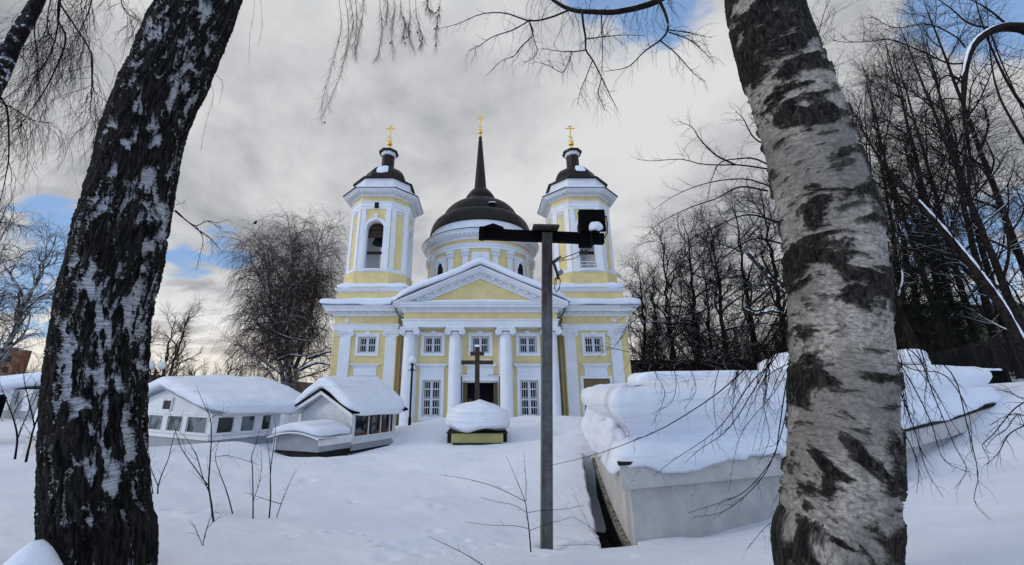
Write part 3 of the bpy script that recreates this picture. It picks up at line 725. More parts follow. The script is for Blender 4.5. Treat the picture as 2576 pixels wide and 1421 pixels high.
def bell_tower(s):
    cx = s*8.72; path = octo(cx, TY, TR, TC); inner = octo(cx, TY, TR-.5, TC-.12)
    zs, zt = tz['sill'], tz['cor0']; AW = .70; zsp = Z(574, yf)
    wall_y = MB(); inn = MB(); trim = MB(); orn = MB()
    wall_y.vprism(octo(cx, TY, TR+.13, TC), tz['base'], zs-.1)
    trim.sweep(octo(cx, TY, TR+.13, TC), [(-.2, zs-.11), (.02, zs-.11), (.03, zs-.04), (-.1, zs)], closed=True)
    for i in range(8):
        m_, e, n, L = facet_frame(path, i); mi, ei, ni, Li = facet_frame(inner, i)
        def W(t, z, o=0.0): return (m_[0]+e[0]*t+n[0]*o, m_[1]+e[1]*t+n[1]*o, z)
        def WI(t, z): return (mi[0]+ei[0]*t, mi[1]+ei[1]*t, z)
        def slab(mb, t0, t1, za, zb, o0, o1):
            mb.add([W(t0, za, o0), W(t1, za, o0), W(t1, zb, o0), W(t0, zb, o0), W(t0, za, o1), W(t1, za, o1), W(t1, zb, o1), W(t0, zb, o1)],
                   [(0, 1, 2, 3), (4, 5, 6, 7), (0, 1, 5, 4), (1, 2, 6, 5), (2, 3, 7, 6), (3, 0, 4, 7)])
        h = L/2
        if i % 2 == 0:                                   # wide facet with the arched opening
            for mbx, F, HH in ((wall_y, W, h), (inn, WI, Li/2)):
                mbx.add([F(-HH, zs), F(-AW, zs), F(-AW, zsp), F(-HH, zsp)], [(0, 1, 2, 3)]); mbx.add([F(AW, zs), F(HH, zs), F(HH, zsp), F(AW, zsp)], [(0, 1, 2, 3)])
                ap = arch_pts(AW, zsp); top = [(HH*(1-2*k/14), zt) for k in range(15)]
                for k in range(14):
                    a, b = ap[k], ap[k+1]; c, d = top[k], top[k+1]
                    if k == 0: mbx.add([F(AW, zsp), F(HH, zsp), F(HH, zt)], [(0, 1, 2)])
                    if k == 13: mbx.add([F(-AW, zsp), F(-HH, zsp), F(-HH, zt)], [(0, 1, 2)])
                    mbx.add([F(*a), F(*c), F(*d), F(*b)], [(0, 1, 2, 3)])
            prof = [(AW, zs)]+arch_pts(AW, zsp)+[(-AW, zs)]
            for (a, b), (c, d) in zip(prof, prof[1:]): inn.add([W(a, b), W(c, d), W(c, d, -.52), W(a, b, -.52)], [(0, 1, 2, 3)])
            # archivolt, imposts, keystone
            ap0, ap1 = arch_pts(AW+.02, zsp), arch_pts(AW+.27, zsp)
            for k in range(14):
                trim.add([W(*ap0[k], .06), W(*ap1[k], .06), W(*ap1[k+1], .06), W(*ap0[k+1], .06), W(*ap0[k], .0), W(*ap1[k], .0), W(*ap1[k+1], .0), W(*ap0[k+1], .0)],
                         [(0, 1, 2, 3), (0, 4, 7, 3), (1, 5, 6, 2)])
            for q in (-1, 1): slab(trim, q*(AW+.01), q*(AW+.30), zsp-.14, zsp+.0, 0, .09); slab(trim, q*(AW+.005), q*(AW+.14), zs, zsp-.14, 0, .045)
            slab(trim, -.12, .12, zsp+AW+.05, zsp+AW+.62, 0, .12)
            for q in (-1, 1):
                slab(trim, q*(h-.04), q*(h-.42), zs+.1, tz['band0'], 0, .07)
                slab(orn, q*.80, q*.86, zsp+.35, zsp+1.35, 0, .05); slab(orn, q*.70, q*.86, zsp+1.30, zsp+1.38, 0, .05)
            slab(trim, -h, h, zs, zs+.12, 0, .05)
            slab(trim, -AW-.08, AW+.08, zs-.05, zs+.02, 0, .26)
        else:
            wall_y.add([W(-h, zs), W(h, zs), W(h, zt), W(-h, zt)], [(0, 1, 2, 3)]); inn.add([WI(-Li/2, zs), WI(Li/2, zs), WI(Li/2, zt), WI(-Li/2, zt)], [(0, 1, 2, 3)])
            for q in (-1, 1): slab(trim, q*(h-.04), q*(h-.46), zs+.1, tz['band0'], 0, .07)
            slab(trim, -h, h, zs, zs+.22, 0, .06)
            zz_ = tz['band0']-.18
            for k, (dx, dz, r) in enumerate([(-.16, 0, .09), (.16, 0, .09), (0, -.06, .10), (-.12, -.2, .06), (.12, -.2, .06), (0, -.3, .06), (0, -.5, .05), (0, -.7, .05), (0, -.95, .08), (0, -1.2, .05), (0, -1.45, .08), (0, -1.65, .04)]):
                orn.sphere(W(dx, zz_+dz, .03), r, 8, (1, 1, 1.2))
    trim.sweep(path, [(-.02, tz['band0']), (.05, tz['band0']), (.05, tz['band0']+.2), (.08, tz['band0']+.22), (.08, tz['band1']-.14), (.14, tz['band1']-.08), (.14, tz['band1']), (-.02, tz['band1'])], closed=True)
    bt = wall_y.build('bell_tower', M['yellow'], ch)
    inn.vprism(inner, zs-.05, zs+.02); inn.vprism(inner, zt-.05, zt)
    inn.build('belfry_inner_wall', M['white'], bt); trim.build('tower_trim', M['white'], bt); orn.build('relief_ornament', M['white'], bt, True)
    mb = MB(); c0, c1 = tz['cor0'], tz['cor1']; hc = c1-c0
    cprof = [(-.02, c0-.02), (.10, c0-.02), (.14, c0+hc*.12), (.2, c0+hc*.16), (.2, c0+hc*.26), (.28, c0+hc*.28), (.28, c0+hc*.5), (.62, c0+hc*.56), (.62, c0+hc*.76), (.7, c0+hc*.82), (.8, c1), (-.3, c1+.1)]
    mb.sweep(path, cprof, closed=True); mb.build('tower_cornice', M['white'], bt)
    mb = MB()
    for i in range(8):
        m_, e, n, L = facet_frame(path, i); k = int((L+.5)/.34)
        for j in range(k):
            t = (j-(k-1)/2)*.34; p = m_+e*t+n*.44
            mb.obox((p[0], p[1], c0+hc*.44), (e[0]*.10, e[1]*.10, 0), (n[0]*.15, n[1]*.15, 0), (0, 0, hc*.07))
        k2 = int((L+.2)/.15)
        for j in range(k2):
            t = (j-(k2-1)/2)*.15; p = m_+e*t+n*.23
            mb.obox((p[0], p[1], c0+hc*.20), (e[0]*.04, e[1]*.04, 0), (n[0]*.06, n[1]*.06, 0), (0, 0, hc*.05))
    mb.build('dentil_band', M['white'], bt)
    mb = MB(); mb.sweep(octo(cx, TY, TR+.82, TC+.5*.8), [(-.5, c1), (.0, c1+.0), (.02, c1+.05), (-.6, c1+.14)], closed=True); mb.build('roof_edge', M['roof'], bt)
    # octagonal attic, eaves, dome, lantern
    a1 = tz['att1']; mb = MB(); mb.vprism(octo(cx, TY, 2.42, 1.2), c1-.1, a1); mb.build('tower_attic', M['white'], bt)
    mb = MB(); o1 = octo(cx, TY, 2.64, 1.36); o2 = octo(cx, TY, 1.98, 1.0)
    mb.vprism(o1, a1, a1+.10); mb.vprism(o1, a1+.10, a1+.34, o2); mb.vprism(o2, a1+.34, a1+.50)
    zd = a1+.5; H_ = tz['dome']-zd
    ring = []
    for k in range(9):
        t = k/8*math.pi/2*.86; ring.append(octo(cx, TY, 1.88*math.cos(t), .98*math.cos(t)))
    for k in range(8): mb.vprism(ring[k], zd+H_*math.sin(k/8*math.pi/2*.86)/math.sin(math.pi/2*.86), zd+H_*math.sin((k+1)/8*math.pi/2*.86)/math.sin(math.pi/2*.86), ring[k+1])
    z = zd+H_; on = lambda r: octo(cx, TY, r, r*.585)
    zn = Z(398, TY); zc_ = Z(386, TY); zk = Z(378, TY)
    mb.vprism(on(.66), z-.05, z+.22, on(.54)); mb.vprism(on(.54), z+.2, zn+.1)
    mb.vprism(on(.84), zc_-.12, zc_+.04, on(.86)); mb.vprism(on(.86), zc_+.04, zk-.02, on(.42)); mb.vprism(on(.40), zk-.02, zk+.12, on(.16))
    mb.build('dome', M['roof'], bt)
    mb = MB(); mb.vprism(on(.55), zn+.08, zn+.14, on(.62)); mb.vprism(on(.62), zn+.16, zc_-.12, on(.66)); mb.build('lantern_cornice', M['white'], bt)
    zk += .1
    finial(cx, TY, zk, Z(343, TY)-Z(359, TY), Z(316, TY), bt, .76)
    # bell and beams
    mb = MB(); zb = zsp+.45
    mb.lathe([(.62, zb-1.25), (.60, zb-1.15), (.47, zb-.9), (.40, zb-.5), (.34, zb-.2), (.2, zb-.02), (.02, zb)], cx, TY-.8, 24); 
    b_o = mb.build('bell', M['iron'], bt, True)
    mb = MB(); mb.box(cx-1.9, cx+1.9, TY-.95, TY-.65, zb+.02, zb+.3); mb.box(cx-1.9, cx+1.9, TY+.5, TY+.75, zb-1.6, zb-1.4)
    for k in range(4): mb.box(cx-.8, cx+.8, yf+.62, yf+.74, zb-1.0+k*.33, zb-.74+k*.33)
    mb.build('bell_beam', M['wood'], bt)
    if s > 0:
        mb = MB()
        for q in (.25, .52, .80): mb.box(cx-.7, cx+.7, yf+.1, yf+.14, zs+q, zs+q+.05)
        for q in (-.5, 0, .5): mb.box(cx+q-.02, cx+q+.02, yf+.15, yf+.18, zs, zs+.84)
        mb.build('railing', M['white_iron'], bt)
    # vent above the arch (left tower only)
    if s < 0:
        mb = MB(); zq = Z(517, yf); mb.box(cx-.17, cx+.17, yf-.12, yf-.06, zq-.28, zq+.24); mb.build('vent_hole', M['dark'], bt)
    # snow on the cornice and patches on the dome
    path2 = octo(cx, TY, TR+.25, TC+.12); mb = MB(); prof = []
    for k in range(9):
        t = k/8; prof.append((.60-.62*t, c1+.06+.30*math.sin(math.pi*min(1, t*1.25)*.5)+.06*t))
    V = []
    dens = []
    for i in range(8):
        a = np.array(path2[i]); b = np.array(path2[(i+1) % 8]); n_ = 14
        for j in range(n_): dens.append(tuple(a+(b-a)*j/n_))
    mb.sweep(dens, [(.58, c1+.05)]+prof, closed=True)
    V = np.array(mb.v); rr = fbm(V*1.2, 4, 3+s); V[:, 2] += .10*rr*(V[:, 2] > c1+.1)
    mesh_np('roof_snow', V, mb.f, M['snow'], bt)
    th0 = -math.pi/2
    def patch(a, b, c):
        th = th0+(a*(.30 if s < 0 else .26)+(.0 if s < 0 else .12)); t = .42+b*(.26 if s < 0 else .20); rad = 1.86*np.cos(t*1.35)+.03+.05*c
        return cx+(rad+.04)*np.cos(th)/np.maximum(.94, 1), TY+(rad+.04)*np.sin(th), zd+H_*np.sin(t*1.35)/math.sin(1.35)+.02*c+.03
    pillow('roof_snow', patch, M['snow'], bt, n=12, p=4, amp=.07, sc=2.5, seed=50+s)
    pillow('roof_snow', lambda a, b, c: (cx+a*.74, yf-.02+b*.3, zs+.06+c*.07), M['snow'], bt, n=12, p=5, amp=.03, sc=3, seed=70+s, pz=3)
def finial(cx, cy, zk, dball, ztop, parent, bw):
    """gilded neck, ball and three-bar cross"""
    r = .26; mb = MB(); zb = zk+.62
    mb.lathe([(.20, zk-.05), (.17, zk+.05), (.07, zk+.12), (.07, zk+.26), (.13, zk+.32), (.08, zk+.38)], cx, cy, 16)
    mb.sphere((cx, cy, zb), r, 20); mb.lathe([(.09, zb+r-.03), (.06, zb+r+.08), (.03, zb+r+.12)], cx, cy, 12)
    mb.build('gilded_ball', M['gold'], parent, True)
    mb = MB(); t = .045; zc = zb+r+.05; Hh = ztop-zc
    mb.box(cx-t, cx+t, cy-t, cy+t, zc, ztop)
    mb.box(cx-bw/2-.06, cx+bw/2+.06, cy-t*.8, cy+t*.8, zc+Hh*.78, zc+Hh*.78+.10)
    mb.box(cx-.18, cx+.18, cy-t*.79, cy+t*.79, zc+Hh*.92, zc+Hh*.92+.08)
    mb.obox((cx, cy, zc+Hh*.24), (.20, 0, -.10), (0, t*.8, 0), (.02, 0, .045))
    for q in (-.16, .16): mb.box(cx+q-.05, cx+q+.05, cy-t*.7, cy+t*.7, zc+.02, zc+.09)
    mb.build('gilded_cross', M['gold'], parent)
for s in (-1, 1): bell_tower(s)

# drum, dome and spire ------------------------------------------------------
DY, DR = 38.0, 5.25; fz = lambda v: Z(v, DY-DR-.3)
dz = dict(cor0=fz(597), cor1=fz(578), band0=fz(621), band1=fz(608), eave=Z(575, DY))
circ = lambda r, n=96: [(r*math.cos(2*math.pi*k/n), DY+r*math.sin(2*math.pi*k/n)) for k in range(n)]
mb = MB(); n = 96; zlo = 8.0; zwt = Z(655, DY-DR); hwin = .33/DR*1.7
wins = [(-math.pi/2+k*math.pi/4) for k in range(8)]
mb.lathe([(DR, zlo), (DR, dz['cor0']+.05)], 0, DY, 96, cap=False); drum = mb.build('drum', M['yellow'], ch, True)
mb = MB()
mb.sweep(circ(DR), [(-.02, dz['band0']), (.10, dz['band0']), (.10, dz['band0']+.25), (.15, dz['band0']+.25), (.15, dz['band1']-.1), (.22, dz['band1']-.05), (.22, dz['band1']), (-.02, dz['band1'])])
c0, c1 = dz['cor0'], dz['cor1']; hc = c1-c0
mb.sweep(circ(DR), [(-.02, c0-.02), (.12, c0-.02), (.16, c0+hc*.16), (.22, c0+hc*.18), (.22, c0+hc*.3), (.32, c0+hc*.33), (.32, c0+hc*.52), (.62, c0+hc*.6), (.62, c0+hc*.8), (.72, c0+hc*.88), (.78, c1), (-.2, c1+.1)])
mb.build('drum_cornice', M['white'], drum)
mb = MB()
for k in range(88):
    a = 2*math.pi*k/88; e = (-math.sin(a), math.cos(a)); n_ = (math.cos(a), math.sin(a)); p = (n_[0]*(DR+.45), DY+n_[1]*(DR+.45))
    mb.obox((p[0], p[1], c0+hc*.48), (e[0]*.10, e[1]*.10, 0), (n_[0]*.14, n_[1]*.14, 0), (0, 0, hc*.07))
for k in range(200):
    a = 2*math.pi*k/200; e = (-math.sin(a), math.cos(a)); n_ = (math.cos(a), math.sin(a)); p = (n_[0]*(DR+.26), DY+n_[1]*(DR+.26))
    mb.obox((p[0], p[1], c0+hc*.24), (e[0]*.045, e[1]*.045, 0), (n_[0]*.06, n_[1]*.06, 0), (0, 0, hc*.05))
mb.build('dentil_band', M['white'], drum)
def cyl(mb, a0, a1, za, zb, r0, r1, n=8):
    for k in range(n):
        t0, t1 = a0+(a1-a0)*k/n, a0+(a1-a0)*(k+1)/n
        p = lambda t, r, z: (r*math.cos(t), DY+r*math.sin(t), z)
        fs = [(4, 5, 6, 7), (0, 1, 5, 4), (2, 3, 7, 6)]
        if k == 0: fs.append((0, 4, 7, 3))
        if k == n-1: fs.append((1, 2, 6, 5))
        mb.add([p(t0, r0, za), p(t1, r0, za), p(t1, r0, zb), p(t0, r0, zb), p(t0, r1, za), p(t1, r1, za), p(t1, r1, zb), p(t0, r1, zb)], fs)
zpt = dz['band0']; zcap = fz(641)
for a in wins:
    pan = MB(); gl = MB(); bars = MB()
    ws = .80/DR
    # white panel with an arched window let into it
    aw = .40/DR; zsp = Z(662, DY-DR)-.05; ztop = zpt-.38
    cyl(pan, a-ws, a-aw, zlo, ztop, DR, DR+.07); cyl(pan, a+aw, a+ws, zlo, ztop, DR, DR+.07)
    nn_ = 12
    for k in range(nn_):
        q0, q1 = -1+2*k/nn_, -1+2*(k+1)/nn_; za = zsp+.55*math.sqrt(1-((q0+q1)/2)**2)
        cyl(pan, a+aw*q0, a+aw*q1, za, ztop, DR, DR+.07, 1)
    cyl(gl, a-aw, a+aw, zlo, zsp+.58, DR+.005, DR+.02)
    pts = [((DR+.09)*math.cos(a+aw*1.05*math.cos(t)), DY+(DR+.09)*math.sin(a+aw*1.05*math.cos(t)), zsp+.58*math.sin(t)) for t in np.linspace(0, math.pi, 17)]
    pan.tube(pts, .075, 6)
    pan.sphere(((DR+.1)*math.cos(a), DY+(DR+.1)*math.sin(a), zsp+.78), .17, 8, (1, 1, 1.2))
    for q in (-.5, 0, .5): cyl(bars, a+aw*q-.004, a+aw*q+.004, zlo, zsp+.5, DR+.03, DR+.045, 1)
    for z in (zsp-1.1, zsp-.55, zsp): cyl(bars, a-aw, a+aw, z-.02, z+.02, DR+.03, DR+.046, 4)
    for dlt in (R_(14.6), R_(-14.6), R_(25.8)-R_(0), -R_(25.8)):
        b = a+dlt*1.0 if abs(dlt) < R_(20) else None
        if b is None: continue
        pil = MB(); cap = MB(); cyl(pil, b-.25/DR, b+.25/DR, zlo, zcap, DR, DR+.16, 3); pl_ = pil.build('drum_pilaster', M['white'], drum)
        for r0, zq, ww in ((.2, 0, .26), (.26, .2, .30), (.32, .42, .37), (.38, .62, .42)):
            z = zcap+zq*(zpt-zcap)/.75; cyl(cap, b-ww/DR, b+ww/DR, z, z+(zpt-zcap)*.26, DR, DR+r0, 3)
        for kx in range(-2, 3):
            for kz in range(2):
                t = b+kx*.15/DR; rr = DR+.24+.08*kz; cap.sphere((rr*math.cos(t), DY+rr*math.sin(t), zcap+.12+.3*kz), .085, 6, (1, 1, 1.5))
        cap.build('capital_leaves', M['white'], drum)
    pw_ = pan.build('drum_window', M['white'], drum); gl.build('window_glass', M['glass'], drum); bars.build('window_bars', M['iron'], drum)
px2m = DY/FPX/.93
e0 = Z(596.5, DY)+.35; 
mb = MB(); mb.lathe([(DR+.80, c1), (DR+.82, c1+.04), (DR-.1, c1+.16)], 0, DY, 96, cap=False); mb.build('roof_edge', M['roof'], drum, True)
ea = 17.35; rd = 127*px2m*.985
mb = MB(); mb.lathe([(DR+.12, c1), (rd-.12, ea-.02)], 0, DY, 96, cap=False); mb.build('drum_attic', M['white'], drum, True)
mb = MB(); prof = [(rd-.2, ea-.05), (rd+.03, ea-.02), (rd+.03, ea+.05)]
zst = 19.1; zt_ = 21.5; r1, r2 = 96*px2m, 35.5*px2m
for k in range(1, 9):
    t = k/8*math.pi/2; prof.append((r1+.10+(rd-r1-.10)*math.cos(t), ea+.05+(zst-ea-.05)*math.sin(t)))
prof += [(r1+.02, zst+.06), (r1-.03, zst+.08)]
th1 = math.acos(r2/r1)
for k in range(1, 19):
    t = th1*k/18; prof.append((r1*math.cos(t), zst+.08+(zt_-zst-.08)*math.sin(t)/math.sin(th1)))
pr = [(496, 37), (494, 37.5), (483, 36), (481.5, 37), (480, 35.5), (476, 31), (474, 29), (470.5, 22), (468, 17)]
prof += [(r*px2m, Z(v, DY-r*px2m)) for v, r in pr]
dm = MB(); dm.lathe(prof, 0, DY, 96, cap=False); dome = dm.build('dome', M['roof'], ch, True)
mb = MB(); mb.lathe([(17*px2m, Z(469.5, DY-.7)), (15.8*px2m, Z(466, DY-.7)), (15.2*px2m, Z(460, DY-.6)), (3.6*DY/FPX/.85, Z(344, DY)), (.02, Z(343, DY))], 0, DY, 32, cap=False); mb.build('spire', M['roof'], dome, True)
finial(0, DY, Z(344, DY)-.02, .4, Z(290.5, DY), dome, .78)
mb = MB()    # standing seams on the main dome
mb2 = MB(); hx, hz = 1.15, zst+.25; mb2.box(hx-.32, hx+.32, DY-r1-.1, DY-r1+.9, hz-.5, hz+.22); hatch = mb2.build('dome_hatch', M['black'], dome)
pillow('hatch_snow', lambda a, b, c: (hx+a*.36, DY-r1+.2+b*.35, hz+.27+c*.06), M['snow'], hatch, n=8, p=4, amp=.02, sc=3)
pillow('hatch_snow', lambda a, b, c: (hx+a*.26, DY-r1-.18+b*.12, hz-.46+c*.1), M['snow'], hatch, n=8, p=4, amp=.03, sc=3)
V = []
mb = MB(); nn_ = 120; pth = circ(DR+.2, nn_)
mb.sweep(pth, [(.55, c1+.1), (.52, c1+.17), (.35, c1+.27), (.15, c1+.33), (-.1, c1+.36)], closed=True)
V = np.array(mb.v); V[:, 2] += .07*fbm(V*1.1, 4, 5)*(V[:, 2] > c1+.12); mesh_np('roof_snow', V, mb.f, M['snow'], drum)
# nave roof with snow behind the pediment
pillow('roof_snow', lambda a, b, c: (a*9.3, 41.6+b*6.6, wC1+1.0+c*.3), M['snow'], ch, n=20, p=8, amp=.08, sc=.6, seed=33)
# hooded floodlights on the wall beside the right bell tower
mb = MB(); mb.tube([(6.0, 29.5, Z(722, 29.5)), (6.0, 29.3, Z(700, 29.5)), (6.25, 29.2, Z(693, 29.5))], .04, 6); mb.obox((6.3, 29.1, Z(690, 29.5)), (.16, 0, .12), (0, .22, 0), (-.1, 0, .13)); mb.build('wall_spotlight', M['zinc'], ch)
# ------------------------------------------------------------------ snow-covered ground
gp_ = []
def gpt(u, v, D): p = P(u, v, D); gp_.append(p)
for q in [(250, 1436, 3.1), (0, 1421, 3.2), (640, 1421, 3.7), (1300, 1421, 4.4), (1900, 1421, 3.7), (2250, 1432, 3.0), (2575, 1421, 2.9), (1368, 1381, 5.6),
          (1580, 1366, 5.5), (1960, 1318, 5.2), (2250, 1218, 5.9), (2450, 1115, 7.4), (2510, 1060, 8.3), (2575, 975, 9.5), (0, 1150, 8.0), (110, 1188, 7.0),
          (560, 1300, 6.0), (1000, 1250, 8.0), (420, 1128, 12.2), (530, 1124, 12.6), (640, 1115, 12.2), (690, 1143, 12.4), (800, 1149, 12.3), (940, 1130, 13.4),
          (1000, 1112, 15.0), (1127, 1108, 14.6), (1200, 1124, 13.6), (1273, 1108, 14.6), (1350, 1120, 13), (1100, 1052, 19.0), (1060, 1072, 18.0), (1300, 1054, 19.5), (1400, 1047, 19.5), (1480, 1052, 19.5),
          (1450, 1200, 9.0), (1480, 1100, 13)]: gpt(*q)
for q in [(-4.5, 26, -.62), (0, 26.5, -.3), (5, 26.5, -.3), (-11, 27, -.5), (11, 27, 0), (-14, 18, -.2), (-24, 20, -.6), (-20, 40, -1.2), (-60, 60, -2), (60, 60, 3), (0, 60, -1), (-80, 20, -1.5), (80, 30, 5),
          (0, 0, .75), (-6, -4, .9), (6, -4, 1.1), (0, -12, 1.4), (0, 400, -2), (-300, 300, -4), (300, 300, 6), (300, 0, 10), (-300, 0, -4), (0, -200, 4), (-2.7, 9, 0.02), (2, 9, 0.0), (0, 11, 0), (20, 16, 2.0), (13.5, 12, 2.0), (30, 30, 2.8), (-16, 13, -.1), (9, 22, .6), (14, 26, 1.0),
          (-13, 10, -.3), (-11, 9, .15), (-20, 14, -.6), (3.3, 5.95, .05), (4.6, 6.42, .16), (6.2, 7.05, .32), (7.6, 7.6, .52), (9.3, 8.3, .9)]: gp_.append(np.array(q, float))
GP = np.array(gp_)
def _k(d): return np.sqrt(d*d+.6)
_A = np.zeros((len(GP)+3, len(GP)+3)); _d = np.linalg.norm(GP[:, None, :2]-GP[None, :, :2], axis=2); nG = len(GP)
_A[:nG, :nG] = _k(_d)-np.eye(nG)*.05; _A[:nG, nG] = 1; _A[:nG, nG+1:] = GP[:, :2]; _A[nG:, :nG] = _A[:nG, nG:].T
_W = np.linalg.solve(_A, np.concatenate([GP[:, 2], np.zeros(3)]))
TREE_L = (-2.86, 3.25); TREE_R = (2.62, 2.75)
_r = random.Random(12); DENTS = []
for k in range(16): a_ = P(960+k*14+_r.uniform(-6, 6), 1372-k*2+_r.uniform(-5, 5), 4.9+.05*k); DENTS.append((a_[0], a_[1], .07, .035))
DENTS += [(.93, 5.6, .16, .06), (-3.85, 5.95, .10, .04), (-4.3, 6.05, .08, .03), (.67, 4.95, .06, .03)]
for k in range(16): DENTS.append((-2.2+k*.16, 5.1+.45*math.sin(k*.5)+(k % 2)*.12, .05, .022))
for k in range(12): DENTS.append((3.0+k*.22, 4.0+k*.05+(k % 2)*.07, .04, .02))
for k in range(30): DENTS.append((_r.uniform(-4, 4), _r.uniform(4.2, 12), _r.uniform(.04, .12), _r.uniform(.01, .03)))
def ground_z(x, y):
    x = np.asarray(x, float); y = np.asarray(y, float); sh = x.shape; x = x.ravel(); y = y.ravel()
    out = np.empty(len(x))
    for s in range(0, len(x), 20000):
        e = slice(s, s+20000); d = np.hypot(x[e, None]-GP[None, :, 0], y[e, None]-GP[None, :, 1]); out[e] = _k(d)@_W[:nG]+_W[nG]+_W[nG+1]*x[e]+_W[nG+2]*y[e]
    p = np.stack([x, y, x*0], -1)
    far = np.clip(np.hypot(x, y)/14, .35, 1.6)
    out += .075*fbm(p*.45, 3, 11)*far+.034*fbm(p*1.7, 4, 12)+.05*np.maximum(0, fbm(p*.9+7, 3, 15))*far
    # lee drift against the dark birch
    dx, dy = x-TREE_L[0], y-TREE_L[1]
    out += .26*np.exp(-(((dx-.11)/.17)**2+((dy+.50)/.16)**2))+.08*np.exp(-(((dx-.02)/.26)**2+((dy+.42)/.20)**2))-.13*np.exp(-(((dx-.15)/.5)**2+(dy/.5)**2))
    out += .07*np.exp(-(((x+3.8)/.45)**2+((y-6.0)/.35)**2))+.05*np.exp(-(((x+4.9)/.35)**2+((y-6.6)/.3)**2))
    for (fx, fy, fr, fd) in DENTS:
        m_ = (np.abs(x-fx) < .6) & (np.abs(y-fy) < .6)
        if m_.any(): q_ = ((x[m_]-fx)**2+((y[m_]-fy)*.7)**2)/fr**2; out[m_] += fd*(-np.exp(-q_)+.35*np.exp(-(np.sqrt(q_)-1.7)**2*3))
    # melt hollows against the low buildings
    for (ax, ay, bx_, by_, dp, wd) in ((X(805, 1110, 12.5), 12.5, X(990, 1080, 15.6), 15.6, .30, .42), (X(690, 1110, 13.1), 13.1, X(800, 1110, 12.5), 12.5, .12, .3), (X(530, 1080, 12.9), 12.9, X(470, 1080, 13.5), 13.5, .22, .4), (X(530, 1080, 12.9), 12.9, X(590, 1080, 13.5), 13.5, .12, .35)):
        ex_, ey_ = bx_-ax, by_-ay; tt = np.clip(((x-ax)*ex_+(y-ay)*ey_)/(ex_*ex_+ey_*ey_), 0, 1); out -= dp*np.exp(-((x-ax-ex_*tt)**2+(y-ay-ey_*tt)**2)/wd**2)
    # melted gap along the white wall
    t = (y-5.45)/(11.3-5.45); xw = 1.92+1.12*t; g = (t > -.02) & (t < 1.0)
    wob = .05*fbm(np.stack([y*3, x*0, y*0+4], -1), 3, 5)
    inside = np.clip((x-(xw-.45+.16*t-wob))/.04, 0, 1)*g*(x < xw+.5)*((x < xw+.02) | (y > 5.5+.385*(x-1.93)+.03))
    out -= 1.0*inside
    return out.reshape(sh)
def gz(x, y): return float(ground_z(np.array([x]), np.array([y]))[0])
gx = np.concatenate([-np.geomspace(600, 8.2, 70), np.linspace(-8, 1.2, 190), np.linspace(1.22, 3.3, 100), np.linspace(3.36, 12, 130), np.geomspace(12.2, 600, 60)])
gy = np.concatenate([-np.geomspace(300, 3.2, 20), np.linspace(-3, 1.4, 20), np.linspace(1.45, 8, 200), np.linspace(8.07, 22, 190), np.geomspace(22.3, 900, 80)])
XX, YY = np.meshgrid(gx, gy, indexing='ij'); ZZ = ground_z(XX, YY)
idx = np.arange(XX.size).reshape(XX.shape); F = np.stack([idx[:-1, :-1], idx[1:, :-1], idx[1:, 1:], idx[:-1, 1:]], -1).reshape(-1, 4)
tag(mesh_np('snow_ground', np.stack([XX, YY, ZZ], -1).reshape(-1, 3), F, M['ground']), 'deep white snow covering the churchyard', kind='structure')

# ------------------------------------------------------------------ wooden cross and the snow-topped yellow box
cx, cyy = X(1200, 1000, 16.3), 16.3; zb = gz(cx, cyy)-.1; zt = Z(873, cyy); t = .098
e = empty('wooden_cross', (cx, cyy, zb), 'tall dark brown wooden cross with three bars standing before the church door', 'cross')
mb = MB(); mb.box(cx-t, cx+t, cyy-.13, cyy+.13, zb-.3, zt); mb.build('cross_post', M['wood'], e)
for (vc, hw, hh) in ((889.5, .29, .075), (911.5, .66, .078)):
    z = Z(vc, cyy); c0 = X(1200, vc, cyy)
    mb = MB(); mb.box(c0-hw, cx-t+.002, cyy-.11, cyy+.11, z-hh, z+hh); mb.box(cx+t-.002, c0+hw, cyy-.11, cyy+.11, z-hh, z+hh); mb.build('cross_bar', M['wood'], e)
z = Z(1014, cyy); mb = MB(); mb.obox((cx-.10, cyy-.02, z), (.24, 0, -.13), (0, .07, 0), (.03, 0, .065)); mb.build('slanted_foot_bar', M['wood'], e)
pillow('snow_cap', lambda a, b, c: (cx+a*.10, cyy+b*.12, zt+.02+c*.07), M['snow'], e, n=10, p=3, amp=.02, sc=4)
pillow('snow_cap', lambda a, b, c: (cx+.37+a*.26, cyy+b*.10, Z(911.5, cyy)+.085+c*.035), M['snow'], e, n=12, p=4, amp=.02, sc=3)
# yellow box
xa, xb = X(1137, 1100, 14.4), X(1263, 1100, 14.4); ya, yb = 14.0, 16.0; zt0 = Z(1090, 14.0); g0 = gz(0, 13.8)-.3
e = empty('tomb_box', ((xa+xb)/2, 15, g0), 'low yellow ribbed box under a big dome of snow before the wooden cross', 'tomb cover')
mb = MB(); mb.box(xa, xb, ya, yb, g0, zt0)
k = 0; x = xa+.02
while x < xb: mb.box(x, x+.018, ya-.012, ya, Z(1114, ya), zt0); x += .052
mb.build('box_body', M['boxyel'], e)
mb = MB(); mb.box(xa-.17, xb+.17, ya-.03, yb+.2, zt0, zt0+.03); mb.box(xa+.05, xb-.05, ya-.03, ya+.1, Z(1120, ya)-.15, Z(1114, ya)); mb.build('box_trim', M['foundation'], e)
for q1_, q2_ in ((xa-.16, xa-.004), (xb+.004, xb+.16)): MB().box(q1_, q2_, ya+.3, yb, g0, zt0-.02).build('side_panel', M['foundation'], e)
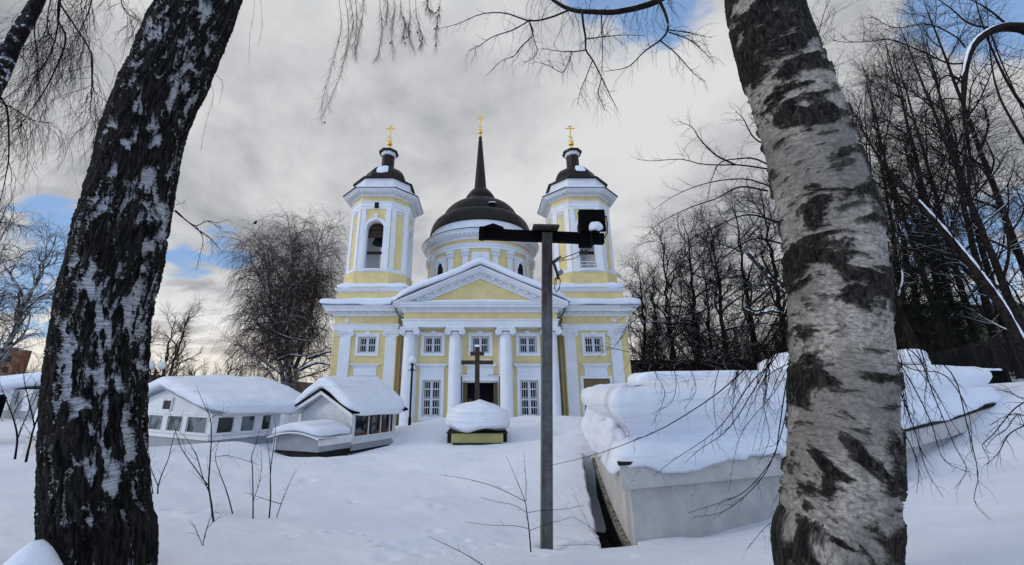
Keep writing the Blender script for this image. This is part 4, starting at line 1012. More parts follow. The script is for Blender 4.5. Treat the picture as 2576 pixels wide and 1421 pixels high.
def dome_snow(a, b, c):
    x = (xa+xb)/2+a*1.13*(1+.03*(c < 0)); h = np.where(c > 0, np.abs(c)*(1-.34*np.abs(a)**2.0), c*.85)
    return x, 15.0+b*1.3, zt0+.46+h*.55+.08*np.exp(-(((a-.10)/.14)**2+((b+.05)/.35)**2))*(c > 0)+.05*np.sin(a*5)*(c < 0)
pillow('snow_cap', dome_snow, M['snow_cap'], e, n=44, p=3.0, amp=.07, sc=1.7, seed=61, pz=4)

# ------------------------------------------------------------------ street lamp
def lamp(name, x, y, ztop, r, label, cat='street lamp', zbase=None, ball=.17):
    zb = gz(x, y)-.2 if zbase is None else zbase
    e = empty(name, (x, y, zb), label, cat)
    mb = MB(); mb.lathe([(r*1.5, zb), (r*1.5, zb+.5), (r, zb+.6), (r, ztop-.3), (r*1.6, ztop-.28), (r*1.6, ztop-.2), (r*1.1, ztop-.18), (r*1.2, ztop)], x, y, 16); p = mb.build('lamp_post', M['iron'], e, True)
    return e, p
y = 18.6; x = X(1033, 1000, y); zt = Z(916, y)
e, p = lamp('street_lamp', x, y, zt, .050, 'black lamp post with a round white globe between the left columns of the portico')
mb = MB(); mb.sphere((x, y, Z(906.5, y)), .185, 24); mb.build('globe', M['globe'], e, True)
mb = MB(); mb.lathe([(.05, zt-.05), (.11, zt+.0), (.11, zt+.05)], x, y, 16)
for s in (-1, 1): z = Z(932, y); mb.tube([(x, y, z), (x+s*.10, y, z+.02), (x+s*.17, y, z-.01), (x+s*.20, y, z+.05)], .018, 6)
mb.build('globe_holder', M['iron'], e)
pillow('snow_cap', lambda a, b, c: (x+a*.12, y+b*.12, Z(906.5, y)+.165+c*.03), M['snow'], e, n=10, p=2.5, amp=.01)
y = 26.0; x = X(388, 950, y); e, p = lamp('twin_globe_lamp', x, y, Z(930, y), .06, 'black lamp post with two snow-capped white globes beyond the long pavilion')
mb = MB(); zz0 = Z(928, y); mb.tube([(x-.45, y, zz0+.0), (x-.3, y, zz0-.2), (x, y, zz0-.25), (x+.3, y, zz0-.2), (x+.32, y, zz0)], .03, 6); mb.build('lamp_arm', M['iron'], e)
for dx in (-.42, .32):
    mb = MB(); mb.sphere((x+dx, y, zz0+.22), .24, 20); g_ = mb.build('globe', M['globe'], e, True)
    pillow('snow_cap', lambda a, b, c, dx=dx: (x+dx+a*.18, y+b*.18, zz0+.44+c*.06), M['snow'], g_, n=8, p=2.5, amp=.01)

# ------------------------------------------------------------------ floodlight pole
D0 = 5.6; pb = P(1369, 1384, D0); ptp = P(1375, 588, D0)
e = empty('floodlight_pole', tuple(pb-np.array((0, 0, .0))), 'rusty grey steel pole with a black crossbar and floodlights before the church', 'floodlight pole')
a, b = pb-np.array((0, 0, .5)), ptp
mb = MB(); wdt = .14; h = wdt/2; u_ = (b-a)/np.linalg.norm(b-a)
mb.bar(a, b, wdt, .11, (0, 1, 0)); mb.v = [tuple(q) for q in mb.v]
mb.build('steel_post', M['pole'], e)
mb = MB()
for s in (-1, 1): mb.bar(a+np.array((s*(h-.004), -.06, 0)), b+np.array((s*(h-.004), -.06, 0)), .012, .03, (0, 1, 0))
mb.build('post_flange', M['pole'], e)
mb = MB(); q1, q2 = P(1204, 583, D0), P(1522, 596, D0); cc = P(1371, 575, D0)
mb.obox(cc+np.array((0, -.03, .0)), (.20, 0, -.004), (0, .10, 0), (0, 0, .018)); mb.build('top_plate', M['pole'], e)
mb = MB(); mb.bar(q1+np.array((0, .09, 0)), q2+np.array((0, .09, 0)), .10, .165, (0, 0, 1)); mb.build('crossbar', M['black'], e)
# flat lamp lying on the left end
mb = MB(); l0 = P(1226, 560, D0)
A_, B_, C_, D_ = P(1216, 569, D0), P(1240, 561, D0), P(1267, 571, D0), P(1258, 577, D0)
mb.add([A_+np.array((0, y_, 0)) for y_ in (0, .26)]+[B_+np.array((0, y_, 0)) for y_ in (0, .26)]+[C_+np.array((0, y_, 0)) for y_ in (0, .26)]+[D_+np.array((0, y_, 0)) for y_ in (0, .26)],
       [(0, 2, 4, 6), (1, 3, 5, 7), (0, 2, 3, 1), (2, 4, 5, 3), (4, 6, 7, 5), (6, 0, 1, 7)])
mb.obox(P(1212, 585, D0)+np.array((0, .04, 0)), (.04, 0, 0), (0, .08, 0), (0, 0, .09)); mb.build('folded_floodlight', M['black'], e)
mb = MB(); fl = P(1489.5, 554, D0)+np.array((0, .05, 0)); hw = .196; hh = .175
mb.obox(fl, (hw, 0, .0), (0, .045, .02), (0, 0, hh)); mb.obox(fl+np.array((0, .08, 0)), (hw*.8, 0, 0), (0, .06, 0), (0, 0, hh*.8))
mb.obox(fl+np.array((0, -.05, 0)), (hw+.008, 0, 0), (0, .01, 0), (0, 0, hh+.008))
fo = mb.build('floodlight', M['black'], e)
mb = MB(); r0 = P(1524, 545, D0); mb.tube([r0, P(1527, 560, D0), P(1527, 585, D0), P(1520, 598, D0)], .009, 6); mb.tube([P(1455, 545, D0), P(1454, 570, D0), P(1456, 590, D0)], .009, 6); mb.sphere(r0, .016, 8)
mb.build('floodlight_bracket', M['iron'], fo)
mb = MB(); mb.obox(P(1475, 608, D0)+np.array((0, .06, 0)), (.10, 0, 0), (0, .06, 0), (0, 0, .06)); mb.build('cable_box', M['black'], e)
mb = MB(); mb.tube([P(1484, 580, D0-.06), P(1489, 605, D0-.1), P(1482, 625, D0-.1), P(1472, 638, D0-.06)], .004, 5)
mb.tube([P(1460, 632, D0), P(1440, 640, D0), P(1420, 647, D0), P(1395, 660, D0)], .007, 5); mb.tube([P(1462, 640, D0), P(1445, 650, D0), P(1430, 653, D0), P(1412, 655, D0)], .006, 5)
mb.tube([P(1400, 648, D0), P(1408, 660, D0), P(1418, 650, D0), P(1410, 646, D0), P(1395, 656, D0)], .006, 5)
mb.tube([P(1403, 692, D0), P(1409, 705, D0), P(1407, 725, D0), P(1399, 735, D0), P(1394, 725, D0), P(1396, 700, D0)], .009, 5)
mb.build('cable', M['iron'], e)
mb = MB()
for s_ in (1463, 1473): q = P(s_, 632, D0); mb.lathe([(.008, q[2]+.03), (.016, q[2]+.02), (.028, q[2]-.03)], q[0], q[1], 10)
mb.build('cable_clamp', M['iron'], e)
mb = MB(); mb.bar(P(1385, 662, D0), P(1410, 646, D0), .045, .03); mb.bar(P(1392, 660, D0-.02), P(1402, 690, D0-.02), .05, .03); mb.bar(P(1401, 688, D0-.02), P(1404, 702, D0-.02), .045, .03)
mb.build('cable_bracket', M['pole'], e)
sn = P(1494, 573, D0)+np.array((0, -.03, 0))
pillow('snow_lump', lambda a, b, c: (sn[0]+a*.115, sn[1]-.03+b*.07, sn[2]+c*.075-.012*np.abs(a)), M['snow'], fo, n=18, p=2.3, amp=.03, sc=9, seed=5)

# ------------------------------------------------------------------ long glazed pavilion (left)
def frame2(c0, c1):
    """frame along a wall from c0 to c1 (plan points): returns mapping (s,z,out) -> xyz"""
    c0 = np.array(c0, float); c1 = np.array(c1, float); d = c1-c0; L = np.linalg.norm(d); d /= L; n = np.array((d[1], -d[0]))
    return (lambda s, z, o=0.0: (c0[0]+d[0]*s+n[0]*o, c0[1]+d[1]*s+n[1]*o, z)), L
def slabw(mb, W, s0, s1, za, zb, o0, o1):
    return mb.add([W(s0, za, o0), W(s1, za, o0), W(s1, zb, o0), W(s0, zb, o0), W(s0, za, o1), W(s1, za, o1), W(s1, zb, o1), W(s0, zb, o1)],
                  [(0, 1, 2, 3), (4, 5, 6, 7), (0, 1, 5, 4), (1, 2, 6, 5), (2, 3, 7, 6), (3, 0, 4, 7)])
Cn = (X(530, 1080, 13.0), 13.0); Lf = (X(300, 1080, 15.6), 15.6); Rt = (X(700, 1080, 14.9), 14.9); Bk = (Lf[0]+Rt[0]-Cn[0], Lf[1]+Rt[1]-Cn[1])
zs0 = Z(1104, 13.0); zw0 = Z(1093, 13); zw1 = Z(1048.5, 13.0); ze1 = Z(1043, 13)
e = empty('glazed_pavilion', (Cn[0], Cn[1], 0), 'long low white pavilion with a band of windows under a thick gabled snow roof', 'pavilion')
mb = MB(); mb.vprism([Lf, Cn, Rt, Bk], -.6, zs0-.02); mb.build('grey_base', M['grey_panel'], e)
body = MB(); glass = []; 
for (A0, A1, wins_) in ((Lf, Cn, [(.13, .30), (.335, .51), (.555, .72), (.76, .965)]), (Cn, Rt, [(.06, .30), (.385, .605), (.70, .86)])):
    Wf, L = frame2(A0, A1)
    slabw(body, Wf, 0, L, zs0, zw0, -.08, .03); slabw(body, Wf, 0, L, zw1, ze1+.06, -.08, .03); slabw(body, Wf, -.03, L+.03, zs0-.05, zs0+.05, -.08, .06); slabw(body, Wf, 0, L, zw0-.04, zw0+.0, .0, .07)
    slabw(body, Wf, -.02, L+.02, ze1-.02, ze1+.05, 0, .06)
    prev = 0
    for (f0, f1) in wins_: slabw(body, Wf, prev*L, f0*L, zw0, zw1, -.06, .02); glass.append((Wf, f0*L, f1*L)); prev = f1
    slabw(body, Wf, prev*L, L, zw0, zw1, -.06, .02)
# gable above the left facade
Wf, L = frame2(Lf, Cn); zp = Z(978, 14.2)
gm = L*.5
body.add([Wf(-.2, ze1+.06, -.0), Wf(L+.2, ze1+.06, -.0), Wf(gm, zp, -.0)], [(0, 1, 2)])
bo = body.build('wall', M['shed_white'], e)
for (Wg, a, b) in glass:
    mb = MB(); slabw(mb, Wg, a, b, zw0, zw1, -.04, -.03); wo_ = mb.build('window', M['pglass'], e)
    mb = MB(); slabw(mb, Wg, a, a+.03, zw0, zw1, -.03, .035); slabw(mb, Wg, b-.03, b, zw0, zw1, -.03, .035); slabw(mb, Wg, a+.03, b-.03, zw1-.03, zw1, -.03, .033); slabw(mb, Wg, a+.03, b-.03, zw0, zw0+.03, -.03, .033); mb.build('window_frame', M['shed_white'], wo_)
mb = MB(); zq0, zq1 = Z(1029, 14.2), Z(1007, 14.2); slabw(mb, Wf, gm-.12, gm+.40, zq0, zq1, .0, .012); wo_ = mb.build('gable_window', M['glass'], e)
mb = MB()
for (a, b, c, d) in ((gm-.18, gm-.12, zq0-.06, zq1+.06), (gm+.40, gm+.46, zq0-.06, zq1+.06), (gm-.12, gm+.40, zq1, zq1+.06), (gm-.12, gm+.40, zq0-.06, zq0)): slabw(mb, Wf, a, b, c, d, 0, .05)
slabw(mb, Wf, gm-.20, gm+.48, zq1+.06, zq1+.09, 0, .07); mb.build('window_frame', M['shed_white'], wo_)
dR = np.array(Rt)-np.array(Cn); LR = np.linalg.norm(dR); dR /= LR; dL = np.array(Cn)-np.array(Lf); LL = np.linalg.norm(dL); dL /= LL
def roofpt(a, b, z):   # a along the gable wall (-1..1), b along the ridge (-1..1)
    s = (a+1)/2*LL; t = (b+1)/2*(LR+1.5)-.25
    return Lf[0]+dL[0]*s+dR[0]*t, Lf[1]+dL[1]*s+dR[1]*t, z
mb = MB(); zr = zp+.08; zev = ze1+.10
for s in (-1, 1):
    a = [roofpt(0, -1, zr), roofpt(0, 1, zr-.25), roofpt(s*1.10, 1, zev-.05), roofpt(s*1.10, -1, zev)]
    mb.add(a+[(p_[0], p_[1], p_[2]-.05) for p_ in a], [(0, 1, 2, 3), (4, 5, 6, 7), (0, 1, 5, 4), (1, 2, 6, 5), (2, 3, 7, 6), (3, 0, 4, 7)])
mb.build('roof_sheet', M['zincroof'], e)
def psnow(a, b, c):
    A2 = a*1.14; zr_ = np.where(np.abs(A2) < 1.2, zr-(zr-zev)*np.abs(A2)**1.08, zev)-.10*(b+1)
    B2 = b*1.04; thick = .25+.04*np.sin(2*b+a)+.05*(b+1)*.5
    return roofpt(A2, B2, zr_+thick+c*thick*1.0-.02)
pillow('roof_snow', psnow, M['snow_cap'], e, n=56, p=7, amp=.07, sc=1.1, seed=21, pz=4)

# ------------------------------------------------------------------ small gabled kiosk and its arched shed
Cn = (X(885, 1080, 14.0), 14.0); Lf = (X(757, 1060, 15.3), 15.3); Rt = (X(990, 1080, 16.0), 16.0); Bk = (Lf[0]+Rt[0]-Cn[0], Lf[1]+Rt[1]-Cn[1])
e = empty('gabled_kiosk', (Cn[0], Cn[1], 0), 'small white gabled kiosk with brown window frames and a black roof edge', 'kiosk')
zb0, zsill, ztop = Z(1118, 14), Z(1098, 14), Z(1040, 14)
mb = MB(); mb.vprism([Lf, Cn, Rt, Bk], -.5, zb0-.02); mb.build('black_base', M['foundation'], e)
W1, L1 = frame2(Lf, Cn); W2, L2 = frame2(Cn, Rt); zpk = Z(985, 14.6)
wl = MB(); slabw(wl, W1, 0, L1, zb0, ztop, -.05, .0); wl.add([W1(0, ztop), W1(L1, ztop), W1(L1/2, zpk)], [(0, 1, 2)])
wl.build('siding_wall', M['siding'], e)
mb = MB(); slabw(mb, W2, 0, L2, zb0-.0, zsill, -.05, .02); slabw(mb, W2, -.02, .09, zb0, ztop, -.02, .04); slabw(mb, W2, L2-.14, L2+.03, zb0-.1, ztop, -.05, .04); slabw(mb, W2, 0, L2, ztop-.03, ztop+.12, -.05, .06); slabw(mb, W2, -.05, L2, zsill-.05, zsill, 0, .07)
slabw(mb, W1, L1-.10, L1+.02, zb0, ztop, 0, .04); slabw(mb, W1, 0, .09, zb0, ztop, 0, .04)
Wb, Lb = frame2(Rt, Bk); slabw(mb, Wb, 0, Lb, zb0, ztop, -.05, 0)
mb.build('wall_trim', M['shed_white'], e)
mb = MB(); slabw(mb, W2, 0, L2, zb0-.20, zb0-.005, -.04, .03); mb.build('plinth_strip', M['grey_panel'], e)
fr = [(.05, .33), (.41, .62), (.69, .85), (.90, .96)]
for a, b in fr:
    a, b = a*L2, b*L2
    mb = MB(); slabw(mb, W2, a, b, zsill, ztop-.03, -.03, -.02); w_ = mb.build('window', M['pglass'], e)
    mb = MB(); t = .035
    slabw(mb, W2, a, a+t, zsill, ztop-.03, -.03, .03); slabw(mb, W2, b-t*1.6, b, zsill, ztop-.03, -.03, .03); slabw(mb, W2, a+t, b-t*1.6, zsill, zsill+.09, -.03, .028); slabw(mb, W2, a+t, b-t*1.6, ztop-.07, ztop-.03, -.03, .028); mb.build('window_frame', M['fram_brown'], w_)
    mb = MB(); slabw(mb, W2, b, b+.05, zsill, ztop-.03, -.03, .04); mb.build('mullion', M['shed_white'], w_)
dR = np.array(Rt)-np.array(Cn); LR = np.linalg.norm(dR); dR /= LR; dL = np.array(Cn)-np.array(Lf); LL = np.linalg.norm(dL); dL /= LL
def kpt(a, b, z, Lf=Lf, dL=dL, dR=dR, LL=LL, LR=LR):
    s = (a+1)/2*LL; t = (b+1)/2*(LR+.75)-.35
    return Lf[0]+dL[0]*s+dR[0]*t, Lf[1]+dL[1]*s+dR[1]*t, z
zr = zpk+.06; zev = ztop+.02
def roofslab(mb, o0, o1, b0, b1, aa):
    for s in (-1, 1):
        pts = []
        for o in (o0, o1):
            pts += [kpt(0, b0, zr+o), kpt(0, b1, zr+o), kpt(s*aa, b1, zev+o), kpt(s*aa, b0, zev+o)]
        mb.add(pts, [(0, 1, 2, 3), (4, 5, 6, 7), (0, 1, 5, 4), (1, 2, 6, 5), (2, 3, 7, 6), (3, 0, 4, 7)])
mb = MB(); roofslab(mb, -.14, -.01, -1, -.93, 1.22); roofslab(mb, -.06, -.012, -.93, .97, 1.20); mb.build('bargeboard', M['shed_white'], e)
mb = MB(); roofslab(mb, -.01, .05, -1.03, 1.0, 1.27); mb.build('roof_edge', M['black'], e)
def ksnow(a, b, c):
    A2 = a*1.28; zz_ = zr+.05-(zr-zev)*np.abs(A2)**1.25*.98; th = .235
    return kpt(A2, b*1.03, zz_+th*(1+c)-.01)
pillow('roof_snow', ksnow, M['snow_cap'], e, n=48, p=8, amp=.05, sc=1.3, seed=31, pz=4)
# arched shed
A0 = (X(690, 1110, 13.2), 13.2); A1 = (X(803, 1110, 12.6), 12.6); A2_ = (X(884, 1090, 13.7), 13.7); A3 = (A0[0]+A2_[0]-A1[0], A0[1]+A2_[1]-A1[1])
e = empty('arched_shed', (A1[0], A1[1], 0), 'low shed with grey metal front and arched snow-heaped roof next to the gabled kiosk', 'shed')
z0_, z1_ = Z(1138, 12.6)-.2, Z(1098, 12.6)
mb = MB(); mb.vprism([A0, A1, A2_, A3], z0_+.2, z1_-.08); W1, L1 = frame2(A0, A1)
n = 12
top = [(L1*(k/n), z1_-.08+.15*math.sin(math.pi*k/n)) for k in range(n+1)]
for a, b in zip(top, top[1:]): mb.add([W1(a[0], z1_-.08, .004), W1(b[0], z1_-.08, .004), W1(b[0], b[1], .004), W1(a[0], a[1], .004)], [(0, 1, 2, 3)])
mb.build('grey_front', M['grey_panel'], e)
mb = MB(); mb.vprism([(A0[0]+.03, A0[1]+.05), (A1[0], A1[1]+.06), (A2_[0]-.05, A2_[1]), (A3[0], A3[1])], z0_-.3, z0_+.2); mb.build('black_base', M['foundation'], e)
W2, L2 = frame2(A1, A2_); mb = MB(); slabw(mb, W2, -.02, L2, z1_-.28, z1_-.04, 0, .03)
ov = .14; pts = []
for k in range(n+1):
    s = -ov+(L1+2*ov)*k/n; z = z1_-.05+.17*math.sin(math.pi*k/n)
    pts.append((s, z))
for (a, b) in zip(pts, pts[1:]):
    for (o0, o1, t) in ((.20, -L2-.0, .04),):
        mb.add([W1(a[0], a[1], o0), W1(b[0], b[1], o0), W1(b[0], b[1], o1), W1(a[0], a[1], o1), W1(a[0], a[1]-t, o0), W1(b[0], b[1]-t, o0), W1(b[0], b[1]-t, o1), W1(a[0], a[1]-t, o1)], [(0, 1, 2, 3), (4, 5, 6, 7), (0, 1, 5, 4), (2, 3, 7, 6)])
slabw(mb, W1, -.02, .10, z0_+.2, z1_-.06, 0, .03)
mb.build('arched_eave', M['shed_white'], e)
d1 = (np.array(A1)-np.array(A0)); d2 = np.array(A2_)-np.array(A1)
def asnow(a, b, c):
    s = (a+1)/2*1.16-.08; t = (b+1)/2*1.16-.16
    zz_ = z1_-.03+.17*np.sin(np.pi*np.clip(s, 0, 1))
    return A0[0]+d1[0]*s+d2[0]*t, A0[1]+d1[1]*s+d2[1]*t, zz_+.13+c*.135
pillow('roof_snow', asnow, M['snow_cap'], e, n=36, p=5, amp=.03, sc=1.6, seed=41, pz=4)

# ------------------------------------------------------------------ far left structures seen past the trunk
c = lambda u, D: (X(u, 1000, D), D)
q = [c(7, 21), c(97, 20), c(140, 22.5), c(52, 23.5)]
e = empty('grey_canopy', (q[0][0], q[0][1], 0), 'grey panelled enclosure with a small cross on its side and a snow roof', 'enclosure')
zb_, zt_ = Z(1034, 20), Z(979, 20)
mb = MB(); mb.vprism(q, zb_-.4, zt_); mb.build('grey_wall', M['grey_panel'], e)
W1, L1 = frame2(q[0], q[1]); slabw(MB(), W1, L1*.62, L1*.82, zb_, zt_, .0, .03).build('wall_panel', M['shed_white'], e); slabw(MB(), W1, 0, L1*.28, zb_, zt_, 0, .02).build('wall_panel', M['shed_white'], e)
mb = MB(); s0 = L1*.42; zc = Z(1002, 20); slabw(mb, W1, s0-.015, s0+.015, zc-.33, zc+.33, 0, .02)
for dz_, hw in ((.20, .12), (.06, .24), (-.14, .14)): slabw(mb, W1, s0-hw, s0+hw, zc+dz_-.015, zc+dz_+.015, 0, .022)
mb.build('cross_emblem', M['iron'], e)
pillow('roof_snow', lambda a, b, cc: (X(88, 960, 22)+a*3.0, 22+b*1.7, zt_+.35+cc*.4+.3*a*(a < 1)), M['snow'], e, n=26, p=5, amp=.08, sc=.9, seed=44, pz=3)
q = [(X(68, 1100, 9.6), 9.6), (X(122, 1130, 8.8), 8.8), (X(210, 1110, 10.6), 10.6), (X(150, 1090, 11.6), 11.6)]
e = empty('snowed_wall_block', (q[0][0], q[0][1], 0), 'low grey concrete block with a rounded snow cap left of the dark birch', 'wall block')
zt_ = Z(1098, 9.4); mb = MB(); mb.vprism(q, -.6, zt_); mb.build('concrete_block', M['conc'], e)
def sb(a, b, cc):
    s = (a+1)/2*1.1-.05; t = (b+1)/2*1.06-.03; A = np.array(q)
    x = A[0, 0]+(A[1, 0]-A[0, 0])*s+(A[3, 0]-A[0, 0])*t; y = A[0, 1]+(A[1, 1]-A[0, 1])*s+(A[3, 1]-A[0, 1])*t
    return x, y, zt_+.34+cc*.38
pillow('snow_cap', sb, M['snow_cap'], e, n=26, p=5, amp=.06, sc=1.6, seed=46)
x = X(-14, 1000, 20.0); e = empty('black_monument', (x, 20, 0), 'black gravestone with snow on top at the left edge of the picture', 'gravestone')
mb = MB(); mb.box(x-.28, x+.28, 20, 20.3, Z(1042, 20)-.4, Z(1000, 20)); mb.prism([(x-.28, Z(1000, 20)), (x+.28, Z(1000, 20)), (x+.12, Z(992, 20)), (x-.12, Z(992, 20))], 20.001, 20.29); mb.build('stone', M['black'], e)
pillow('snow_cap', lambda a, b, cc: (x+a*.2, 20.15+b*.14, Z(992, 20)+.03+cc*.05), M['snow'], e, n=8, p=3, amp=.02)
# small snow roofs beyond
for nm, u, v, D, w_, h_, lab in (('snow_roof_hut', 556, 972, 24, 1.6, .8, 'pointed snow roof of a hut peeking over the long pavilion'), ('snow_roof_hut', 690, 1003, 26, 1.5, .7, 'low flat snow roof between the long pavilion and the gabled kiosk'),
                                ('snow_roof_hut', 1990, 918, 22, 1.3, .9, 'rounded snow roof of a hut beside the pale birch trunk')):
    x = X(u, v, D); zz_ = Z(v, D); e = empty(nm, (x, D, 0), lab, 'hut')
    mb = MB(); mb.box(x-w_*.8, x+w_*.8, D-.8, D+1.2, -.5, zz_); mb.build('hut_wall', M['shed_white'], e)
    pillow('roof_snow', lambda a, b, cc: (x+a*w_, D+b*1.4, zz_+cc*.35-.45*h_*np.abs(a)+.3*h_+.12*np.exp(-(a/.1)**2)), M['snow'], e, n=22, p=4, amp=.05, seed=int(u))

# ------------------------------------------------------------------ underground building with white parapet (right)
A0 = (1.93, 5.5); A1 = (11.8, 9.30)
Ln = np.hypot(A1[0]-A0[0], A1[1]-A0[1]); dd = np.array((A1[0]-A0[0], A1[1]-A0[1]))/Ln; nn_ = np.array((dd[1], -dd[0])); B0 = (3.05, 11.2)
e = empty('snowbound_bunker', (A0[0], A0[1], 0), 'low white concrete building under a thick overhanging slab of snow behind the pale birch', 'building')
def ztopf(x): return np.interp(x, [1.9, 4.6, 7.66, 9.5, 11.4], [Z(1157, 5.45), Z(1131, 6.6), Z(1083, 7.65), Z(1052, 8.4), Z(1014, 9.1)])
S = np.linspace(0, 1, 25); front = [(A0[0]+dd[0]*Ln*s, A0[1]+dd[1]*Ln*s) for s in S]
side = [(B0[0]+(A0[0]-B0[0])*s, B0[1]+(A0[1]-B0[1])*s) for s in np.linspace(0, 1, 9)][:-1]
back = [(12.4, 14.5), (3.9, 14.5)]
outline = side+front+back
zt_o = [Z(1157, 5.45)]*len(side)+[float(ztopf(x)) for x, _ in front]+[float(ztopf(11.4)), Z(1157, 5.45)]
def ring(mb, outl, o, dz0, dz1, bottom=None):
    n = len(outl); pts = np.array(outl); c_ = pts.mean(0); rows = []
    def nr(a, b):
        d = b-a; d = d/np.linalg.norm(d); return np.array((d[1], -d[0]))
    off = []
    for i in range(n):
        a = nr(pts[i-1], pts[i]); b = nr(pts[i], pts[(i+1) % n]); m_ = a+b; m_ = m_/np.dot(m_, m_)*2; off.append(pts[i]+m_*o)
    V = [(p[0], p[1], (zt_o[i]+dz0) if bottom is None else bottom) for i, p in enumerate(off)]+[(p[0], p[1], zt_o[i]+dz1) for i, p in enumerate(off)]
    mb.add(V, [(i, (i+1) % n, n+(i+1) % n, n+i) for i in range(n)]+[tuple(range(n, 2*n)), tuple(range(n-1, -1, -1))])
mb = MB(); ring(mb, outline, 0, 0, -.30, bottom=-1.3); mb.build('wall', M['conc'], e)
mb = MB(); ring(mb, outline, .13, -.32, -.035); mb.build('parapet', M['conc'], e)
mb = MB(); ring(mb, outline, .15, -.036, 0.0); mb.build('roofing_felt', M['foundation'], e)
mb = MB(); sp_ = [(x-.07, y) for x, y in side]+[(A0[0]-.07, A0[1]-.02)]
V = []; 
for x, y in sp_: V += [(x, y, gz(x-.9, y)-.04), (x+.12, y, gz(x-.9, y)-.0), (x+.12, y, gz(x-.9, y)-.16), (x, y, gz(x-.9, y)-.14)]
k = len(sp_); Fq = [(i*4+j, (i+1)*4+j, (i+1)*4+(j+1) % 4, i*4+(j+1) % 4) for i in range(k-1) for j in range(4)]+[((k-1)*4, (k-1)*4+1, (k-1)*4+2, (k-1)*4+3)]
mesh_np('mossy_ledge', np.array(V), Fq, M['moss'], e, False)
# one swept body of snow: skirt over the parapet, undercut, tall steep face, rounded shoulder, flat top
def dense_path(pts, step):
    o = []; pts = [np.array(p) for p in pts]
    for i, p in enumerate(pts):
        q = pts[(i+1) % len(pts)]; n_ = max(1, int(np.linalg.norm(q-p)/step)); o += [p+(q-p)*k/n_ for k in range(n_)]
    return np.array(o)
base_o = [B0, A0, A1, (12.4, 14.5), (3.9, 14.5)]; Pd = dense_path(base_o, .055); nP_ = len(Pd)
tn = nrm2 = np.roll(Pd, -6, 0)-np.roll(Pd, 6, 0); tn = tn/np.linalg.norm(tn, axis=1, keepdims=True); nr2 = np.stack([tn[:, 1], -tn[:, 0]], 1)
dfr = np.abs((Pd[:, 0]-A0[0])*nn_[0]+(Pd[:, 1]-A0[1])*nn_[1]) < .02; sfr = np.where(dfr, ((Pd-np.array(A0))@dd)/Ln, 0); left = (~dfr) & (Pd[:, 0] < 3.2)
mm = np.clip((sfr-.36)/.16, 0, 1); mm = mm*mm*(3-2*mm); mm = np.where(dfr | left, mm, 1.0)
zt = np.interp(Pd[:, 0], [2, 3.2, 5.0, 7.66, 9.8, 11.4], [Z(974, 6.0), Z(962, 6.5), Z(962, 6.9), Z(934, 8.3), Z(924, 9.3), Z(921, 9.9)]); zp_ = np.where(dfr, ztopf(Pd[:, 0]), np.where(left, Z(1157, 5.45), ztopf(Pd[:, 0])))
sk = [(-.02, -.005), (.13, .0), (.19, -.03), (.215, .02), (.19, .10), (.12, .165), (.03, .20), (-.06, .225), (-.12, .25), (-.13, .29), (-.08, .34)]
fl_ = [(-.02, -.005), (.10, .0), (.13, .0), (.14, .03), (.145, .07), (.14, .12), (.135, .16), (.12, .20), (.105, .235), (.09, .28), (.08, .34)]
up_ = [(-.01, .44, -.0), (.05, .56, 0), (.085, .68, 0), (.08, .79, 0), (.045, .88, 0), (-.02, .945, 0), (-.12, .98, 0)]
rows = []; th_ = (zt-zp_)
droop = .07+.07*vnoise(np.stack([sfr*14, sfr*0, sfr*0+3], -1), 4)-.05*np.exp(-(((sfr-.015)/.012)**2))*dfr+.10*left
droop = np.where(dfr & (sfr > .19) & (sfr < .26), -.0, droop)
wide = np.where(left, 1.25, 1.0); lean_ = np.where(left, .10, 0)
for i, ((o0, h0), (o1, h1)) in enumerate(zip(sk, fl_)):
    o = (o0*(1-mm)+o1*mm)*wide; h = h0*(1-mm)+h1*mm; h = h-droop*(1-mm)*(1 if 1 <= i <= 3 else .4 if i == 4 else 0)
    rows.append((o, zp_+h))
for o0, f0, _ in up_:
    rows.append((np.full(nP_, o0)*np.where(o0 < 0, 1, wide)+lean_*(f0 > .5)*(f0 < .99)+.03*mm*(f0 < .9), zp_+th_*f0))
cen = Pd.mean(0); V = []
for (o, z) in rows: V.append(np.stack([Pd[:, 0]+nr2[:, 0]*o, Pd[:, 1]+nr2[:, 1]*o, z], -1))
last = V[-1]
for t in (.02, .045, .08, .14, .25, .5, .75, .98): q = last.copy(); q[:, :2] = last[:, :2]*(1-t)+cen*t; q[:, 2] = (last[:, 2]+.03*min(1, t/.08))*(1-t)+(last[:, 2].mean()+.03)*t; V.append(q)
V = np.array(V); kR = len(V)
nz = np.stack([fbm(V.reshape(-1, 3)*1.6+k*5, 4, 71+k) for k in range(3)], -1).reshape(V.shape); n2 = np.stack([fbm(V.reshape(-1, 3)*np.array([5, 5, 9])+k*9, 3, 91+k) for k in range(3)], -1).reshape(V.shape)
ampL = np.where(left, 2.0, 1.0)[None, :, None]; ampR = np.ones(kR); ampR[0] = .1; V = V+(nz*.055+n2*.020)*ampL*ampR[:, None, None]
ix = np.arange(kR*nP_).reshape(kR, nP_); Fq = np.stack([ix[:-1], np.roll(ix[:-1], -1, 1), np.roll(ix[1:], -1, 1), ix[1:]], -1).reshape(-1, 4)
mesh_np('snow_slab', V.reshape(-1, 3), Fq, M['snow_cap'], e)
rnd = random.Random(3)
